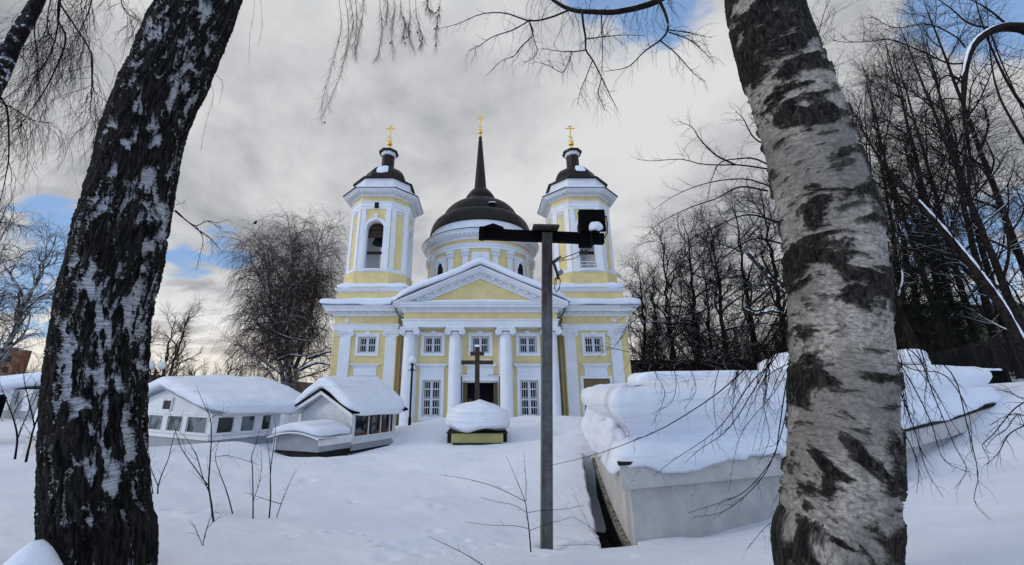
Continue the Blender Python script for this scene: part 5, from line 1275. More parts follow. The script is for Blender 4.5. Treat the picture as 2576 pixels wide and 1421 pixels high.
for k in range(9):    # clumps slumping off the near left edge
    t = [.03, .10, .2, .3, .42, .07, .16, .25, .36][k]; x_ = A0[0]-.10+(B0[0]-A0[0])*t; y_ = A0[1]+(B0[1]-A0[1])*t
    zz_ = 1.05+[.03, .1, .2, .22, .26, .24, .34, .05, .1][k]; r = .11+.06*rnd.random()+.08*t
    pillow('snow_lump', lambda a, b, c: (x_+.04+a*r*.8, y_+b*r*1.5, zz_+c*r*1.1), M['snow_cap'], e, n=12, p=2.4, amp=.08, sc=3.2, seed=k)
# dark lining over the sides and floor of the gap along the wall
mb = MB(); Vv = []
for i, s in enumerate(np.linspace(0, 1, 12)):
    x_ = A0[0]+(B0[0]-A0[0])*s; y_ = A0[1]+(B0[1]-A0[1])*s; wd = .46-.16*s
    Vv += [(x_-wd, y_, gz(x_-wd-.5, y_)-.10), (x_-wd, y_, -.9), (x_-.012, y_, -.9), (x_-.012, y_, gz(x_-.9, y_)-.12)]
Fq = [(i*4+j, (i+1)*4+j, (i+1)*4+j+1, i*4+j+1) for i in range(11) for j in range(3)]
tag(mesh_np('drainage_gap', np.array(Vv), Fq, M['foundation'], None, False), 'dark wet gap in the snow along the white wall', kind='structure')

# second snow roof behind
e = empty('snow_topped_wall', (9, 17, 0), 'long snow-topped wall directly behind the white concrete building, right of the church', 'wall')
xa, xb = X(1600, 950, 16.5), X(2010, 950, 16.5); mb = MB(); mb.box(xa, xb, 16.2, 17.2, -.5, Z(968, 16.2)); mb.build('wall', M['conc'], e)
pillow('snow_cap', lambda a, b, c: ((xa+xb)/2+a*(xb-xa)/2*1.04, 16.7+b*.75, Z(968, 16.4)+.22+c*.34+.04*a), M['snow'], e, n=44, p=8, amp=.05, sc=.9, seed=75, pz=3)

# green bin with a cap, dark gate pillar
D = 13.5; x = X(2292, 925, D); e = empty('green_canister', (x, D, 0), 'green canister with a tall round cap of snow among the trees on the right', 'bin')
mb = MB(); mb.lathe([(.27, .8), (.27, Z(916, D)), (.30, Z(914, D)), (.30, Z(912, D))], x, D, 20); mb.build('canister', M['green'], e, True)
pillow('snow_cap', lambda a, b, c: (x+a*.40, D+b*.4, Z(898, D)+c*.27), M['snow_cap'], e, n=16, p=3.2, amp=.04, sc=2, seed=6)
D = 14.5; x = X(2330, 912, D); e = empty('snowy_post', (x, D, 0), 'short dark post with a lump of snow next to the green canister', 'post')
mb = MB(); mb.box(x+.02, x+.14, D, D+.12, .6, Z(905, D)); mb.build('post', M['iron'], e); pillow('snow_cap', lambda a, b, c: (x-.05+a*.12, D+b*.14, Z(912, D)+c*.17), M['snow'], e, n=10, p=2.5, amp=.04, sc=3)
D = 12.2; xa, xb = X(2488, 960, D), X(2536, 960, D); e = empty('dark_pillar', ((xa+xb)/2, D, 0), 'squat dark brick pillar with a thin snow cap at the end of the white building', 'pillar')
mb = MB(); mb.box(xa, xb, D, D+.6, .5, Z(936, D)); mb.box(xa-.05, xb+.05, D-.05, D+.65, Z(936, D), Z(933, D)); mb.build('pillar', M['black'], e)
pillow('snow_cap', lambda a, b, c: ((xa+xb)/2+a*.32, D+.3+b*.33, Z(933, D)+.03+c*.05), M['snow'], e, n=10, p=4, amp=.03, sc=3)

# iron fence climbing the slope on the right
e = empty('iron_fence', (X(2430, 900, 17), 17, 0), 'black iron railing fence climbing the wooded slope on the right', 'fence')
f0 = np.array((X(2235, 930, 19), 19.0)); f1 = np.array((X(2640, 880, 14.5), 14.5)); nP = 9; W1, LF = frame2(f0, f1)
ztf = lambda s: np.interp(s/LF, [0, .25, 1], [Z(925, 19), Z(904, 18), Z(822, 14.5)]); zbf = lambda s: ztf(s)-1.75
mb = MB()
for dzz in (0.0, -.22, -1.45):
    S = np.linspace(0, LF, 12); mb.tube([W1(s, float(ztf(s))+dzz) for s in S], .022, 4)
mb.build('rail', M['iron'], e)
mb = MB(); nb = 90
for k in range(nb):
    s = LF*k/nb; z = float(ztf(s)); p0 = W1(s, z-1.6); p1 = W1(s, z+.12); mb.tube([p0, p1], .011, 4)
o = mb.build('pickets', M['iron'], e); 
for k in range(nP):
    s = LF*(k+.5)/nP; z = float(ztf(s)); mb = MB(); mb.bar(W1(s, z-2.2), W1(s, z+.1), .09, .09, (0, 1, 0)); mb.build('fence_post', M['iron'], e)

# distant buildings
D = 110; xa, xb = X(-160, 900, D), X(50, 900, D); e = empty('brick_apartment_house', (xa, D, 0), 'orange brick apartment house far off at the left edge', 'building')
mb = MB(); mb.box(xa, xb, D, D+2.5, -3, Z(880, D)); mb.box(xa, X(28, 880, D), D+1, D+2, Z(880, D), Z(874, D)); mb.build('wall', M['orange'], e)
for r in range(4):
    for k in range(7):
        x = xb-3-k*3.4; z = Z(880, D)-2.6-r*2.9; mb = MB(); mb.box(x-.7, x+.7, D-.05, D, z-.7, z+.8); mb.build('window', M['glass'], e)
mb = MB(); mb.box(xa-.3, X(29, 880, D), D+.8, D+2.2, Z(874, D), Z(872.5, D)); mb.build('roof', M['snow'], e)
D = 34; xa, xb = X(2150, 800, D), X(2780, 800, D); e = empty('olive_house', ((xa+xb)/2, D, 0), 'olive plastered house with dark windows hidden behind the bare trees on the right', 'house')
mb = MB(); mb.box(xa, xb, D, D+9, 0, Z(775, D)); mb.build('wall', M['greenwall'], e)
for k in range(9):
    for r in range(3):
        x = xa+1.2+k*2.35; z = Z(775, D)-1.5-r*2.5; mb = MB(); mb.box(x-.35, x+.35, D-.06, D-.001, z-.75, z+.6); mb.build('window', M['glass'], e)
mb = MB(); mb.box(xa-.5, xb+.5, D-.5, D+9.5, Z(775, D), Z(775, D)+.2); mb.build('roof', M['roof'], e)
pillow('roof_snow', lambda a, b, c: ((xa+xb)/2+a*(xb-xa)/2*1.02, D+4.5+b*5, Z(775, D)+.35+c*.2), M['snow'], e, n=16, p=8, amp=.05)
D = 75; xa, xb = X(1580, 930, D), X(2000, 930, D); e = empty('brick_wall', ((xa+xb)/2, D, 0), 'dark red-brown brick wall deep in the wood right of the church', 'wall')
mb = MB(); mb.box(xa, xb, D, D+.6, -2, Z(905, D)); mb.build('wall', plain('dark_brick', (.05, .028, .022), .9, .2, .5), e)
# bird on top of the far birch
b_ = P(642, 560, 37.5); e = tag(MB().sphere(b_, .16, 10, (1, .7, 1.1)).sphere(b_+np.array((.08, 0, .17)), .09, 8).add([b_+np.array(q_) for q_ in ((-.10, -.05, -.05), (-.10, .05, -.05), (-.34, .04, -.22), (-.34, -.04, -.22), (-.08, 0, -.12))], [(0, 1, 2, 3), (0, 3, 4), (1, 2, 4), (2, 3, 4)])
            .add([b_+np.array(q_) for q_ in ((.14, -.03, .17), (.14, .03, .17), (.25, 0, .15), (.14, 0, .12))], [(0, 1, 2), (0, 2, 3), (1, 2, 3)]).build('bird', M['black'], None, True), 'small black bird perched on top of the weeping birch left of the church', 'bird')
# ------------------------------------------------------------------ branch growing
def nrmz(v): return v/(np.linalg.norm(v, axis=-1, keepdims=True)+1e-9)
def grow(rng, Pp, Rp, per, t0, t1, length, ang, K, rad, grav=0.0, up=0.0, wob=.15, lfall=.5, az=None, taper=.25, lvar=.35, endg=None):
    """children of the polylines Pp (N,K0,3): per = how many on each; returns (M,K,3),(M,K)"""
    N, K0, _ = Pp.shape; M_ = N*per
    par = np.repeat(np.arange(N), per)
    t = (np.tile(np.arange(per), N)+rng.random(M_))/per*(t1-t0)+t0
    f = t*(K0-1); i = np.minimum(f.astype(int), K0-2); f = f-i
    o = Pp[par, i]*(1-f)[:, None]+Pp[par, i+1]*f[:, None]
    d = nrmz(Pp[par, i+1]-Pp[par, i]); r0 = Rp[par, i]*(1-f)+Rp[par, i+1]*f
    a = rng.random(M_)*2*np.pi if az is None else az(rng, M_)
    ref = np.where(np.abs(d[:, 2:3]) > .9, [[1., 0, 0]], [[0., 0, 1.]]); s = nrmz(np.cross(d, ref)); q = np.cross(s, d)
    an = ang*(1+.3*rng.normal(size=M_)); side = s*np.cos(a)[:, None]+q*np.sin(a)[:, None]
    dr = nrmz(d*np.cos(an)[:, None]+side*np.sin(an)[:, None])
    L = length*(1-lfall*t)*(1+lvar*(rng.random(M_)*2-1)); st = (L/(K-1))[:, None]
    out = np.empty((M_, K, 3)); out[:, 0] = o; w1 = rng.normal(size=(M_, 3))*wob
    for k in range(1, K):
        g = grav if endg is None else grav+(endg-grav)*k/(K-1)
        w1 = w1*.5+rng.normal(size=(M_, 3))*wob
        dr = nrmz(dr+w1+np.array([[0, 0, up-g]])); out[:, k] = out[:, k-1]+dr*st
    r = np.minimum(rad*(.7+.6*rng.random(M_)), r0*.8)
    R = r[:, None]*(1-(1-taper)*np.linspace(0, 1, K)[None, :]**.8)
    return out, R
def poly(pts, r0, r1, K=14, jit=0, seed=0):
    p = resample(pts, K)
    if jit: p = p+fbm(p*1.7, 3, seed)[:, None]*jit*np.array([[1, .6, .5]])
    return p[None], np.linspace(1, 0, K)[None]**.9*(r0-r1)+r1
def pack(*lv, sides=(8, 6, 5, 3, 3)):
    """list of (P,R) of different shapes -> one mesh"""
    V = []; F = []; b = 0
    for (p, r), s in zip(lv, sides):
        v, f = tubes(p, r, s); V.append(v); F.append(f+b); b += len(v)
    return np.vstack(V), np.vstack(F)
def part(name, lv, sides, m, parent): V, F = pack(*lv, sides=sides); return mesh_np(name, V, F, m, parent)
def root(name, base, label, cat='tree', group=None): return empty(name, tuple(float(q) for q in base), label, cat, group)

# ------------------------------------------------------------------ the two birches framing the view
def big_trunk(name, rows, D, mat_, parent, ext, seed, nr=300, ns=1000, flare=None):
    """rows: (v, u_left, u_right) outline heights; builds a leaning trunk of real roundness at depth D"""
    cen = []; rad = []
    for v, ul, ur in rows:
        c_ = P((ul+ur)/2, v, D); a, b = P(ul, v, D), P(ur, v, D); hw = abs(b[0]-a[0])/2
        az_ = math.atan2(c_[0], c_[1]); cen.append(c_); rad.append(hw*math.cos(az_)*1.0)
    cen = ext[0]+cen+ext[1]; rad = ext[2]+rad+ext[3]
    cen = np.array(cen); rad = np.array(rad); o = np.argsort(cen[:, 2]); cen = cen[o]; rad = rad[o]
    C3 = resample(cen, ns); rr = np.interp(np.linspace(0, len(rad)-1, ns), np.arange(len(rad)), rad); rr = np.convolve(np.pad(rr, 20, 'edge'), np.ones(41)/41, 'valid')
    s = np.concatenate([[0], np.cumsum(np.linalg.norm(np.diff(C3, axis=0), axis=1))])
    T = nrmz(np.gradient(C3, axis=0)); A = nrmz(np.cross(T, [[0, 1., 0]])); B = np.cross(T, A); th = np.arange(nr)*2*np.pi/nr
    cs, sn_ = np.cos(th), np.sin(th); tcv = np.stack([np.tile(cs*rad.mean(), (ns, 1)), np.tile(sn_*rad.mean(), (ns, 1)), np.repeat(s[:, None], nr, 1)], -1)
    lump = 1+.045*fbm(tcv*2.2, 3, seed)+.02*fbm(tcv*7, 3, seed+3)
    if flare: lump = lump*(1+flare*np.exp(-s/.35)[:, None]*(1+.35*np.cos(th*5+1)[None]))
    V = C3[:, None]+(rr[:, None]*lump)[..., None]*(A[:, None]*cs[None, :, None]+B[:, None]*sn_[None, :, None])
    ix = np.arange(ns*nr).reshape(ns, nr); a = ix[:-1]; b = ix[1:]; F = np.stack([a, np.roll(a, -1, 1), np.roll(b, -1, 1), b], -1).reshape(-1, 4)
    return mesh_np(name, V.reshape(-1, 3), F, mat_, parent, True, tcv.reshape(-1, 3)), C3, rr
rowsL = [(1300, 116, 376), (1180, 114, 373), (1060, 114, 371), (950, 121, 374), (863, 132, 379), (760, 147, 395), (664, 170, 416), (560, 195, 435), (466, 224, 448), (390, 244, 461), (327, 262, 474), (250, 290, 503), (187, 322, 535), (90, 363, 575), (0, 420, 607)]
DL = 3.2; base = P(250, 1421, DL); tL = P(514, 0, DL)
eL = root('birch_tree', (base[0], DL, gz(base[0], DL)), 'leaning birch with rugged blackened bark and peeling white patches, in the left foreground', 'birch')
rng = np.random.default_rng(5)
topd = P(514, 0, DL)-P(470, 90, DL); topd = topd/np.linalg.norm(topd)
extT = [tL+topd*.8+np.array((0, .0, .1)), tL+topd*1.8+np.array((-.1, .1, .5)), tL+topd*3.0+np.array((-.4, .2, 1.4))]
tr, C3L, rrL = big_trunk('trunk', rowsL, DL, M['bark_dark'], eL, ([P(262, 1421, DL)-np.array((0, 0, .45)), P(256, 1400, DL)], extT, [.315, .29], [.24, .22, .17]), 3, flare=.05)
rowsR = [(1421, 1952, 2237), (1360, 1958, 2241), (1280, 1964, 2248), (1150, 1973, 2252), (972, 1978, 2252), (880, 1972, 2246), (785, 1968, 2238), (700, 1962, 2232), (617, 1955, 2226), (530, 1943, 2205), (448, 1926, 2179), (360, 1905, 2153), (280, 1884, 2128), (200, 1862, 2088), (112, 1837, 2050), (50, 1824, 2028), (0, 1812, 2012)]
DR_ = 2.7; bR = P(2095, 1421, DR_)
eR = root('birch_tree', (bR[0], DR_, gz(bR[0], DR_)), 'curving pale birch with grey-white bark and black blotches, in the right foreground', 'birch')
tR = P(1912, 0, DR_); topd = tR-P(1943, 112, DR_); topd /= np.linalg.norm(topd)
extR = [tR+topd*.6+np.array((0, 0, .05)), tR+topd*1.6+np.array((.1, .1, .4)), tR+topd*2.8+np.array((.4, .2, 1.3))]
trR, C3R, rrR = big_trunk('trunk', rowsR, DR_, M['bark_pale'], eR, ([bR-np.array((-.03, 0, .7))], extR, [.33], [.20, .18, .14]), 9, flare=.06)
# torn bark curl at the foot of the pale birch
mb = MB(); rnd = random.Random(4)
for k in range(26):
    q = P(1950+rnd.random()*14, 1300+rnd.random()*110, DR_+.22+.05*rnd.random()); mb.sphere(q, .012+.014*rnd.random(), 6, (.8, .6, 1.6))
mb.build('torn_bark', M['twig'], eR)

def px_branches(lists, D, r0, r1, K=16):
    Ps = []; Rs = []
    for i, pts in enumerate(lists):
        d = D if not hasattr(D, '__len__') else D[i]
        pp_ = [P(q[0], q[1], q[2] if len(q) > 2 else d) for q in pts]
        p, r = poly(pp_, r0 if not hasattr(r0, '__len__') else r0[i], r1, K, .012, i); Ps.append(p); Rs.append(r)
    return np.vstack(Ps), np.vstack(Rs)
SK = lambda n: n
# limb of the pale birch crossing the top of the picture
D = 3.4
main = px_branches([[(1880, -260, 2.75), (1800, -120, 3.0), (1700, -30, 3.2), (1640, 8, D), (1554, 29, D), (1500, 30, D), (1434, 24, D+.1), (1380, -8, D+.2), (1330, -50, D+.3)]], D, .045, .012, 24)
br = px_branches([[(1434, 24, D+.1), (1380, 45, D+.1), (1330, 52, D+.2), (1270, 33, D+.3), (1210, 35, D+.3), (1150, 60, D+.4), (1095, 74, D+.4)],
                  [(1330, 52, D+.2), (1290, 75, D), (1240, 92, D), (1205, 115, D), (1180, 128, D)],
                  [(1330, 52, D+.2), (1340, 85, D), (1310, 118, D), (1290, 142, D), (1262, 152, D), (1222, 190, D)],
                  [(1464, 26, D), (1468, 60, D), (1474, 98, D), (1474, 126, D), (1490, 150, D), (1512, 195, D), (1535, 240, D), (1556, 279, D)],
                  [(1474, 98, D), (1520, 92, D), (1570, 88, D), (1620, 90, D)],
                  [(1474, 126, D), (1437, 130, D), (1400, 128, D), (1365, 122, D)],
                  [(1490, 150, D), (1475, 190, D), (1460, 225, D), (1451, 265, D)],
                  [(1512, 195, D), (1505, 235, D), (1522, 278, D)],
                  [(1512, 33, D), (1515, 90, D), (1514, 150, D), (1510, 200, D)],
                  [(1660, 5, 3.2), (1676, 40, 3.2), (1680, 75, 3.2), (1660, 102, 3.2), (1620, 130, 3.2), (1580, 168, 3.2), (1520, 180, 3.2)],
                  [(1680, 75, 3.2), (1730, 82, 3.2), (1790, 95, 3.2)], [(1680, 80, 3.2), (1740, 105, 3.2), (1800, 160, 3.3)],
                  [(1660, 102, 3.2), (1700, 135, 3.2), (1740, 180, 3.2), (1768, 204, 3.2)],
                  [(1440, 130, D), (1432, 150, D), (1415, 182, D), (1380, 165, D), (1345, 155, D)],
                  [(1330, 52, D+.2), (1343, 100, D), (1350, 135, D), (1312, 165, D)]],
                 D, [.012, .008, .008, .014, .007, .007, .006, .006, .007, .016, .007, .007, .007, .006, .006], .002, 18)
tw1 = grow(rng, br[0], br[1], 9, .1, 1, .22, .8, 6, .0028, .04, 0, .18, .4)
hang = grow(rng, main[0], main[1], 56, .25, .95, .55, 1.0, 12, .0028, .42, 0, .12, 0)
hang2 = grow(rng, hang[0], hang[1], 9, .1, .95, .13, .6, 5, .0017, .25, 0, .2, .3)
hang3 = grow(rng, br[0], br[1], 8, .0, .9, .34, 1.0, 9, .0020, .42, 0, .12, .2)
hang4 = grow(rng, hang3[0], hang3[1], 6, .2, .95, .09, .6, 4, .0014, .25, 0, .2, .3)
part('overhead_limb', [main, br], (8, 6), M['limb'], eR); part('twigs', [tw1, hang, hang2, hang3, hang4], (3, 3, 3, 3, 3), M['twig'], eR)
# hanging twigs, top centre, belong to a limb of the dark birch
D = 4.4
limbL = px_branches([[(600, -420, 3.4), (760, -260, 3.8), (900, -130, 4.1), (1010, -60, D), (1140, -20, D)]], D, .06, .012, 20)
hc = px_branches([[(845, -150), (860, -40), (876, 60), (868, 140), (852, 200), (830, 250), (806, 300)], [(840, -150), (850, -20), (858, 60), (845, 130), (828, 190), (815, 240), (808, 285)], [(880, -150), (893, -10), (897, 60), (893, 110), (898, 150)], [(860, -150), (875, -20), (888, 50), (880, 100), (862, 160)],
                  [(940, -120), (955, 10), (962, 70), (955, 120), (945, 150)], [(985, -90), (990, 20), (985, 80), (990, 140)], [(1040, -70), (1048, 40), (1062, 90), (1058, 115)], [(1025, -70), (1032, 40), (1028, 80), (1042, 130)], [(1110, -40), (1105, 20), (1098, 70), (1098, 120)], [(1085, -60), (1075, 10), (1085, 30)], [(910, -120), (915, 0), (905, 80), (893, 130)],
                  [(1010, -80), (1008, 20), (1018, 60), (1012, 100)], [(968, -100), (975, 0), (972, 60)]], D, .0035, .0012, 20)
hc2 = grow(rng, hc[0], hc[1], 85, .25, 1, .28, .5, 7, .0017, .3, 0, .14, .45)
hc3 = grow(rng, hc2[0], hc2[1], 3, .2, .9, .07, .6, 4, .0013, .15, 0, .2, .2)
left_more = px_branches([[(650, -150, 3.8), (655, 0, 3.8), (658, 60, 3.8), (648, 120, 3.8)], [(640, -120, 3.8), (640, 20, 3.8), (628, 90, 3.8), (625, 160, 3.8)], [(530, 180, 3.3), (545, 190, 3.3), (560, 210, 3.3), (552, 260, 3.3)], [(525, 200, 3.3), (535, 240, 3.3), (520, 300, 3.3), (505, 380, 3.3)],
                         [(440, 530, 3.2), (470, 556, 3.1), (495, 568, 3.1), (520, 555, 3.1), (545, 560, 3.1), (580, 550, 3.1)], [(440, 530, 3.2), (480, 563, 3.1), (510, 588, 3.1), (535, 605, 3.1), (560, 638, 3.1)], [(495, 568, 3.1), (512, 600, 3.1), (505, 640, 3.1), (495, 680, 3.1)], [(505, 580, 3.1), (530, 600, 3.1), (537, 640, 3.1)], [(443, 515, 3.2), (465, 508, 3.1)], [(520, 555, 3.1), (540, 565, 3.1), (555, 572, 3.1)]],
                        4, [.002, .002, .002, .002, .007, .006, .004, .003, .003, .003], .0012, 14)
lm = grow(rng, left_more[0], left_more[1], 8, .3, 1, .12, .6, 6, .0014, .25, 0, .15, .3)
rnd = random.Random(11); seeds = MB(); tips = hc2[0].reshape(-1, 3); far_ = tips[(tips[:, 0]/tips[:, 1] > (985-CX)/FPX/.75)]
for k in range(26):
    q = far_[rnd.randrange(len(far_))] if k < 21 else tips[rnd.randrange(len(tips))]; seeds.sphere(q, .011, 6, (1, 1, 1.5)); seeds.sphere(q+np.array((.009, 0, -.012)), .008, 6)
part('overhead_limb', [limbL], (8,), M['limb'], eL); part('twigs', [hc, hc2, hc3, left_more, lm], (4, 3, 3, 4, 3), M['twig'], eL); seeds.build('dry_leaves', M['seed'], eL)
# drooping twigs of the pale birch around its trunk, low
D = 3.1
lowb = px_branches([[(1985, 760, D), (1960, 830, D), (1900, 900, D), (1850, 950, D), (1790, 1000, D), (1680, 1070, D), (1590, 1110, D), (1480, 1148, D), (1360, 1175, D)],
                    [(1990, 800, D), (1950, 900, D), (1890, 960, D), (1830, 1050, D), (1780, 1100, D), (1690, 1160, D), (1640, 1200, D)],
                    [(1990, 820, 3.), (1955, 880, 3.), (1890, 990, 3.), (1830, 1080, 3.), (1760, 1130, 3.), (1720, 1165, 3.)],
                    [(1990, 900, D), (1975, 980, D), (1960, 1080, D), (1945, 1150, D), (1880, 1230, D), (1820, 1260, D), (1730, 1290, D)],
                    [(1990, 950, D), (1970, 1070, D), (1930, 1180, D), (1870, 1250, D), (1810, 1290, D), (1745, 1300, D)],
                    [(1975, 700, D), (1900, 800, D), (1830, 880, D), (1800, 960, D), (1795, 1030, D), (1805, 1095, D)],
                    [(1960, 720, D), (1880, 790, D), (1860, 880, D), (1850, 960, D), (1842, 1050, D), (1858, 1100, D)],
                    [(1980, 780, D), (1930, 850, D), (1935, 940, D), (1920, 1010, D), (1935, 1100, D), (1905, 1170, D)],
                    [(1990, 1130, D), (1975, 1180, D), (1960, 1250, D), (1955, 1300, D), (1920, 1330, D), (1880, 1390-10, D)],
                    [(1960, 760, D), (1780, 830, D), (1640, 885, D), (1560, 880, D), (1500, 865, D)],
                    [(1990, 860, D), (1900, 870, D), (1840, 892, D), (1790, 905, D), (1730, 885, D)],
                    [(1700, 820, D), (1680, 880, D), (1700, 950, D), (1690, 1010, D), (1640, 1040, D)],
                    [(1640, 870, D), (1645, 930, D), (1672, 990, D), (1640, 1070, D)], [(1740, 850, D), (1735, 920, D), (1750, 980, D), (1720, 1030, D)],
                    [(1700, 760, D), (1640, 775, D), (1610, 775, D), (1560, 768, D)], [(1640, 775, D), (1600, 800, D), (1570, 840, D), (1540, 880, D)], [(1610, 775, D), (1590, 790, D), (1572, 830, D), (1548, 868, D)]],
                   D, [.007, .005, .005, .005, .004, .004, .004, .004, .003, .005, .004, .003, .003, .003, .004, .003, .003], .0012, 20)
lowt = grow(rng, lowb[0], lowb[1], 9, .1, .95, .20, .7, 7, .0022, .10, 0, .15, .3)
lowt2 = grow(rng, lowt[0], lowt[1], 3, .2, .9, .06, .8, 4, .0014, .05, 0, .2, .3)
rb = px_branches([[(2235, 700, D), (2260, 800, D), (2290, 900, D), (2350, 980, D), (2400, 1070, D), (2430, 1100, D)], [(2240, 880, D), (2290, 960, D), (2340, 1060, D), (2370, 1150, D), (2420, 1180, D), (2440, 1185, D)],
                  [(2240, 900, D), (2270, 1000, D), (2300, 1080, D), (2330, 1180, D), (2373, 1250, D)], [(2240, 820, D), (2330, 880, D), (2400, 950, D), (2430, 1060, D), (2450, 1140, D), (2460, 1200, D), (2450, 1260, D), (2490, 1308, D)],
                  [(2240, 950, D), (2250, 1040, D), (2290, 1120, D), (2310, 1180, D), (2305, 1240, D)], [(2240, 850, D), (2310, 900, D), (2350, 1000, D), (2400, 1120, D), (2430, 1180, D), (2400, 1230, D)], [(2235, 760, D), (2300, 850, D), (2330, 930, D), (2325, 1000, D), (2330, 1060, D)],
                  [(2240, 900, D), (2300, 930, D), (2370, 940, D), (2420, 1000, D), (2440, 1060, D), (2445, 1140, D)], [(2238, 1000, D), (2262, 1080, D), (2255, 1150, D), (2262, 1175, D)], [(2600, 1000, D), (2550, 1030, D), (2500, 1090, D), (2470, 1120, D), (2490, 1140, D)], [(2600, 1060, D), (2540, 1090, D), (2510, 1140, D), (2480, 1170, D)]],
                 D, .0045, .0012, 20)
rb2 = []
for k in range(30):
    lf = k < 17; v0 = rng.uniform(640, 930); u0 = 1985 if lf else 2238; sg = -1 if lf else 1; dx_ = rng.uniform(20, 170); dy_ = rng.uniform(130, 330); c_ = rng.uniform(-25, 25)
    rb2.append([(u0, v0, 3.0), (u0+sg*dx_*.35+c_, v0+dy_*.22, 3.1), (u0+sg*dx_*.75, v0+dy_*.55, 3.1), (u0+sg*dx_+c_*.5, v0+dy_, 3.1+.1*rng.random())])
rb2 = px_branches(rb2, 3, .0032, .0010, 18); rt2 = grow(rng, rb2[0], rb2[1], 8, .1, .95, .17, .65, 7, .0019, .12, 0, .17, .3)
rt = grow(rng, rb[0], rb[1], 10, .1, .95, .20, .6, 7, .0022, .16, 0, .15, .3)
dense = px_branches([[(1990, 700, 2.9), (1960, 820, 3.0), (1940, 900, 3.0), (1915, 970, 3.0)], [(2230, 700, 2.9), (2250, 850, 3.), (2262, 950, 3.), (2290, 1060, 3.)], [(1985, 740, 3.3), (1920, 860, 3.3), (1860, 930, 3.3), (1830, 990, 3.3)]], 3, .006, .002, 14)
dn1 = grow(rng, dense[0], dense[1], 16, .2, 1, .42, .7, 9, .0028, .22, 0, .12, .3); dn2 = grow(rng, dn1[0], dn1[1], 5, .1, .9, .12, .8, 5, .0015, .1, 0, .2, .3)
part('low_branches', [lowb, rb, dense, rb2], (5, 5, 5, 4), M['twig'], eR); part('twigs', [lowt, lowt2, rt, dn1, dn2, rt2], (3, 3, 3, 3, 3, 3), M['twig'], eR)

# ------------------------------------------------------------------ leaning silver trunk top left with its weeping branches
D = 5.2; b0 = np.array((X(-420, 1180, D), D, 0.)); b0[2] = gz(b0[0], D)
e = root('silver_birch', b0, 'thin leaning birch with snow patches on its trunk crossing the top left corner', 'birch')
tp = poly([b0-np.array((0, 0, .3)), P(-300, 800, D), P(-140, 480, D), P(-40, 270, D), P(18, 140, D), P(72, 40, D), P(120, -50, D), P(190, -190, D), P(280, -330, D)], .16, .05, 60, .03)
part('trunk', [tp], (20,), M['silver'], e)
lb = px_branches([[(190, -190), (160, -60), (148, 0), (185, 60), (228, 130), (232, 200), (240, 232), (290, 268)], [(190, -190), (145, 20), (165, 90), (150, 150), (110, 230), (60, 300), (35, 330)], [(160, -120), (148, 40), (130, 130), (85, 200), (60, 240)],
                  [(-60, 190), (0, 245), (20, 290), (22, 380), (14, 440), (0, 520)], [(-30, 240), (10, 260), (40, 275), (75, 300), (130, 310)], [(228, 130), (232, 230), (230, 290), (258, 345)], [(190, -190), (230, -60), (225, 20), (180, 110), (140, 160)], [(120, -50), (88, 60), (92, 130), (96, 180), (90, 250)],
                  [(280, -330), (300, -60), (310, 20), (345, 50), (390, 70)], [(280, -300), (250, -80), (215, 10), (200, 60)], [(100, -30), (60, 100), (0, 95)], [(190, -190), (120, 30), (140, 110), (190, 130)]], D, [.022, .018, .014, .018, .014, .008, .012, .012, .012, .012, .01, .01], .003, 20)
l1 = grow(rng, lb[0], lb[1], 24, .15, 1, 1.4, .8, 12, .0040, .30, 0, .10, .35); l2 = grow(rng, l1[0], l1[1], 12, .15, .95, .34, .5, 7, .0024, .25, 0, .15, .3)
l0 = grow(rng, tp[0], tp[1], 10, .45, .98, 1.2, .9, 12, .010, .16, 0, .12, .2); l02 = grow(rng, l0[0], l0[1], 10, .2, 1, .9, .7, 8, .0026, .3, 0, .12, .3)
l3 = grow(rng, l2[0], l2[1], 2, .2, .95, .12, .5, 4, .0017, .2, 0, .15, .3)
part('branches', [lb, l0], (6, 5), M['twig'], e); part('twigs', [l1, l2, l02, l3], (3, 3, 3, 3), M['twig'], e)

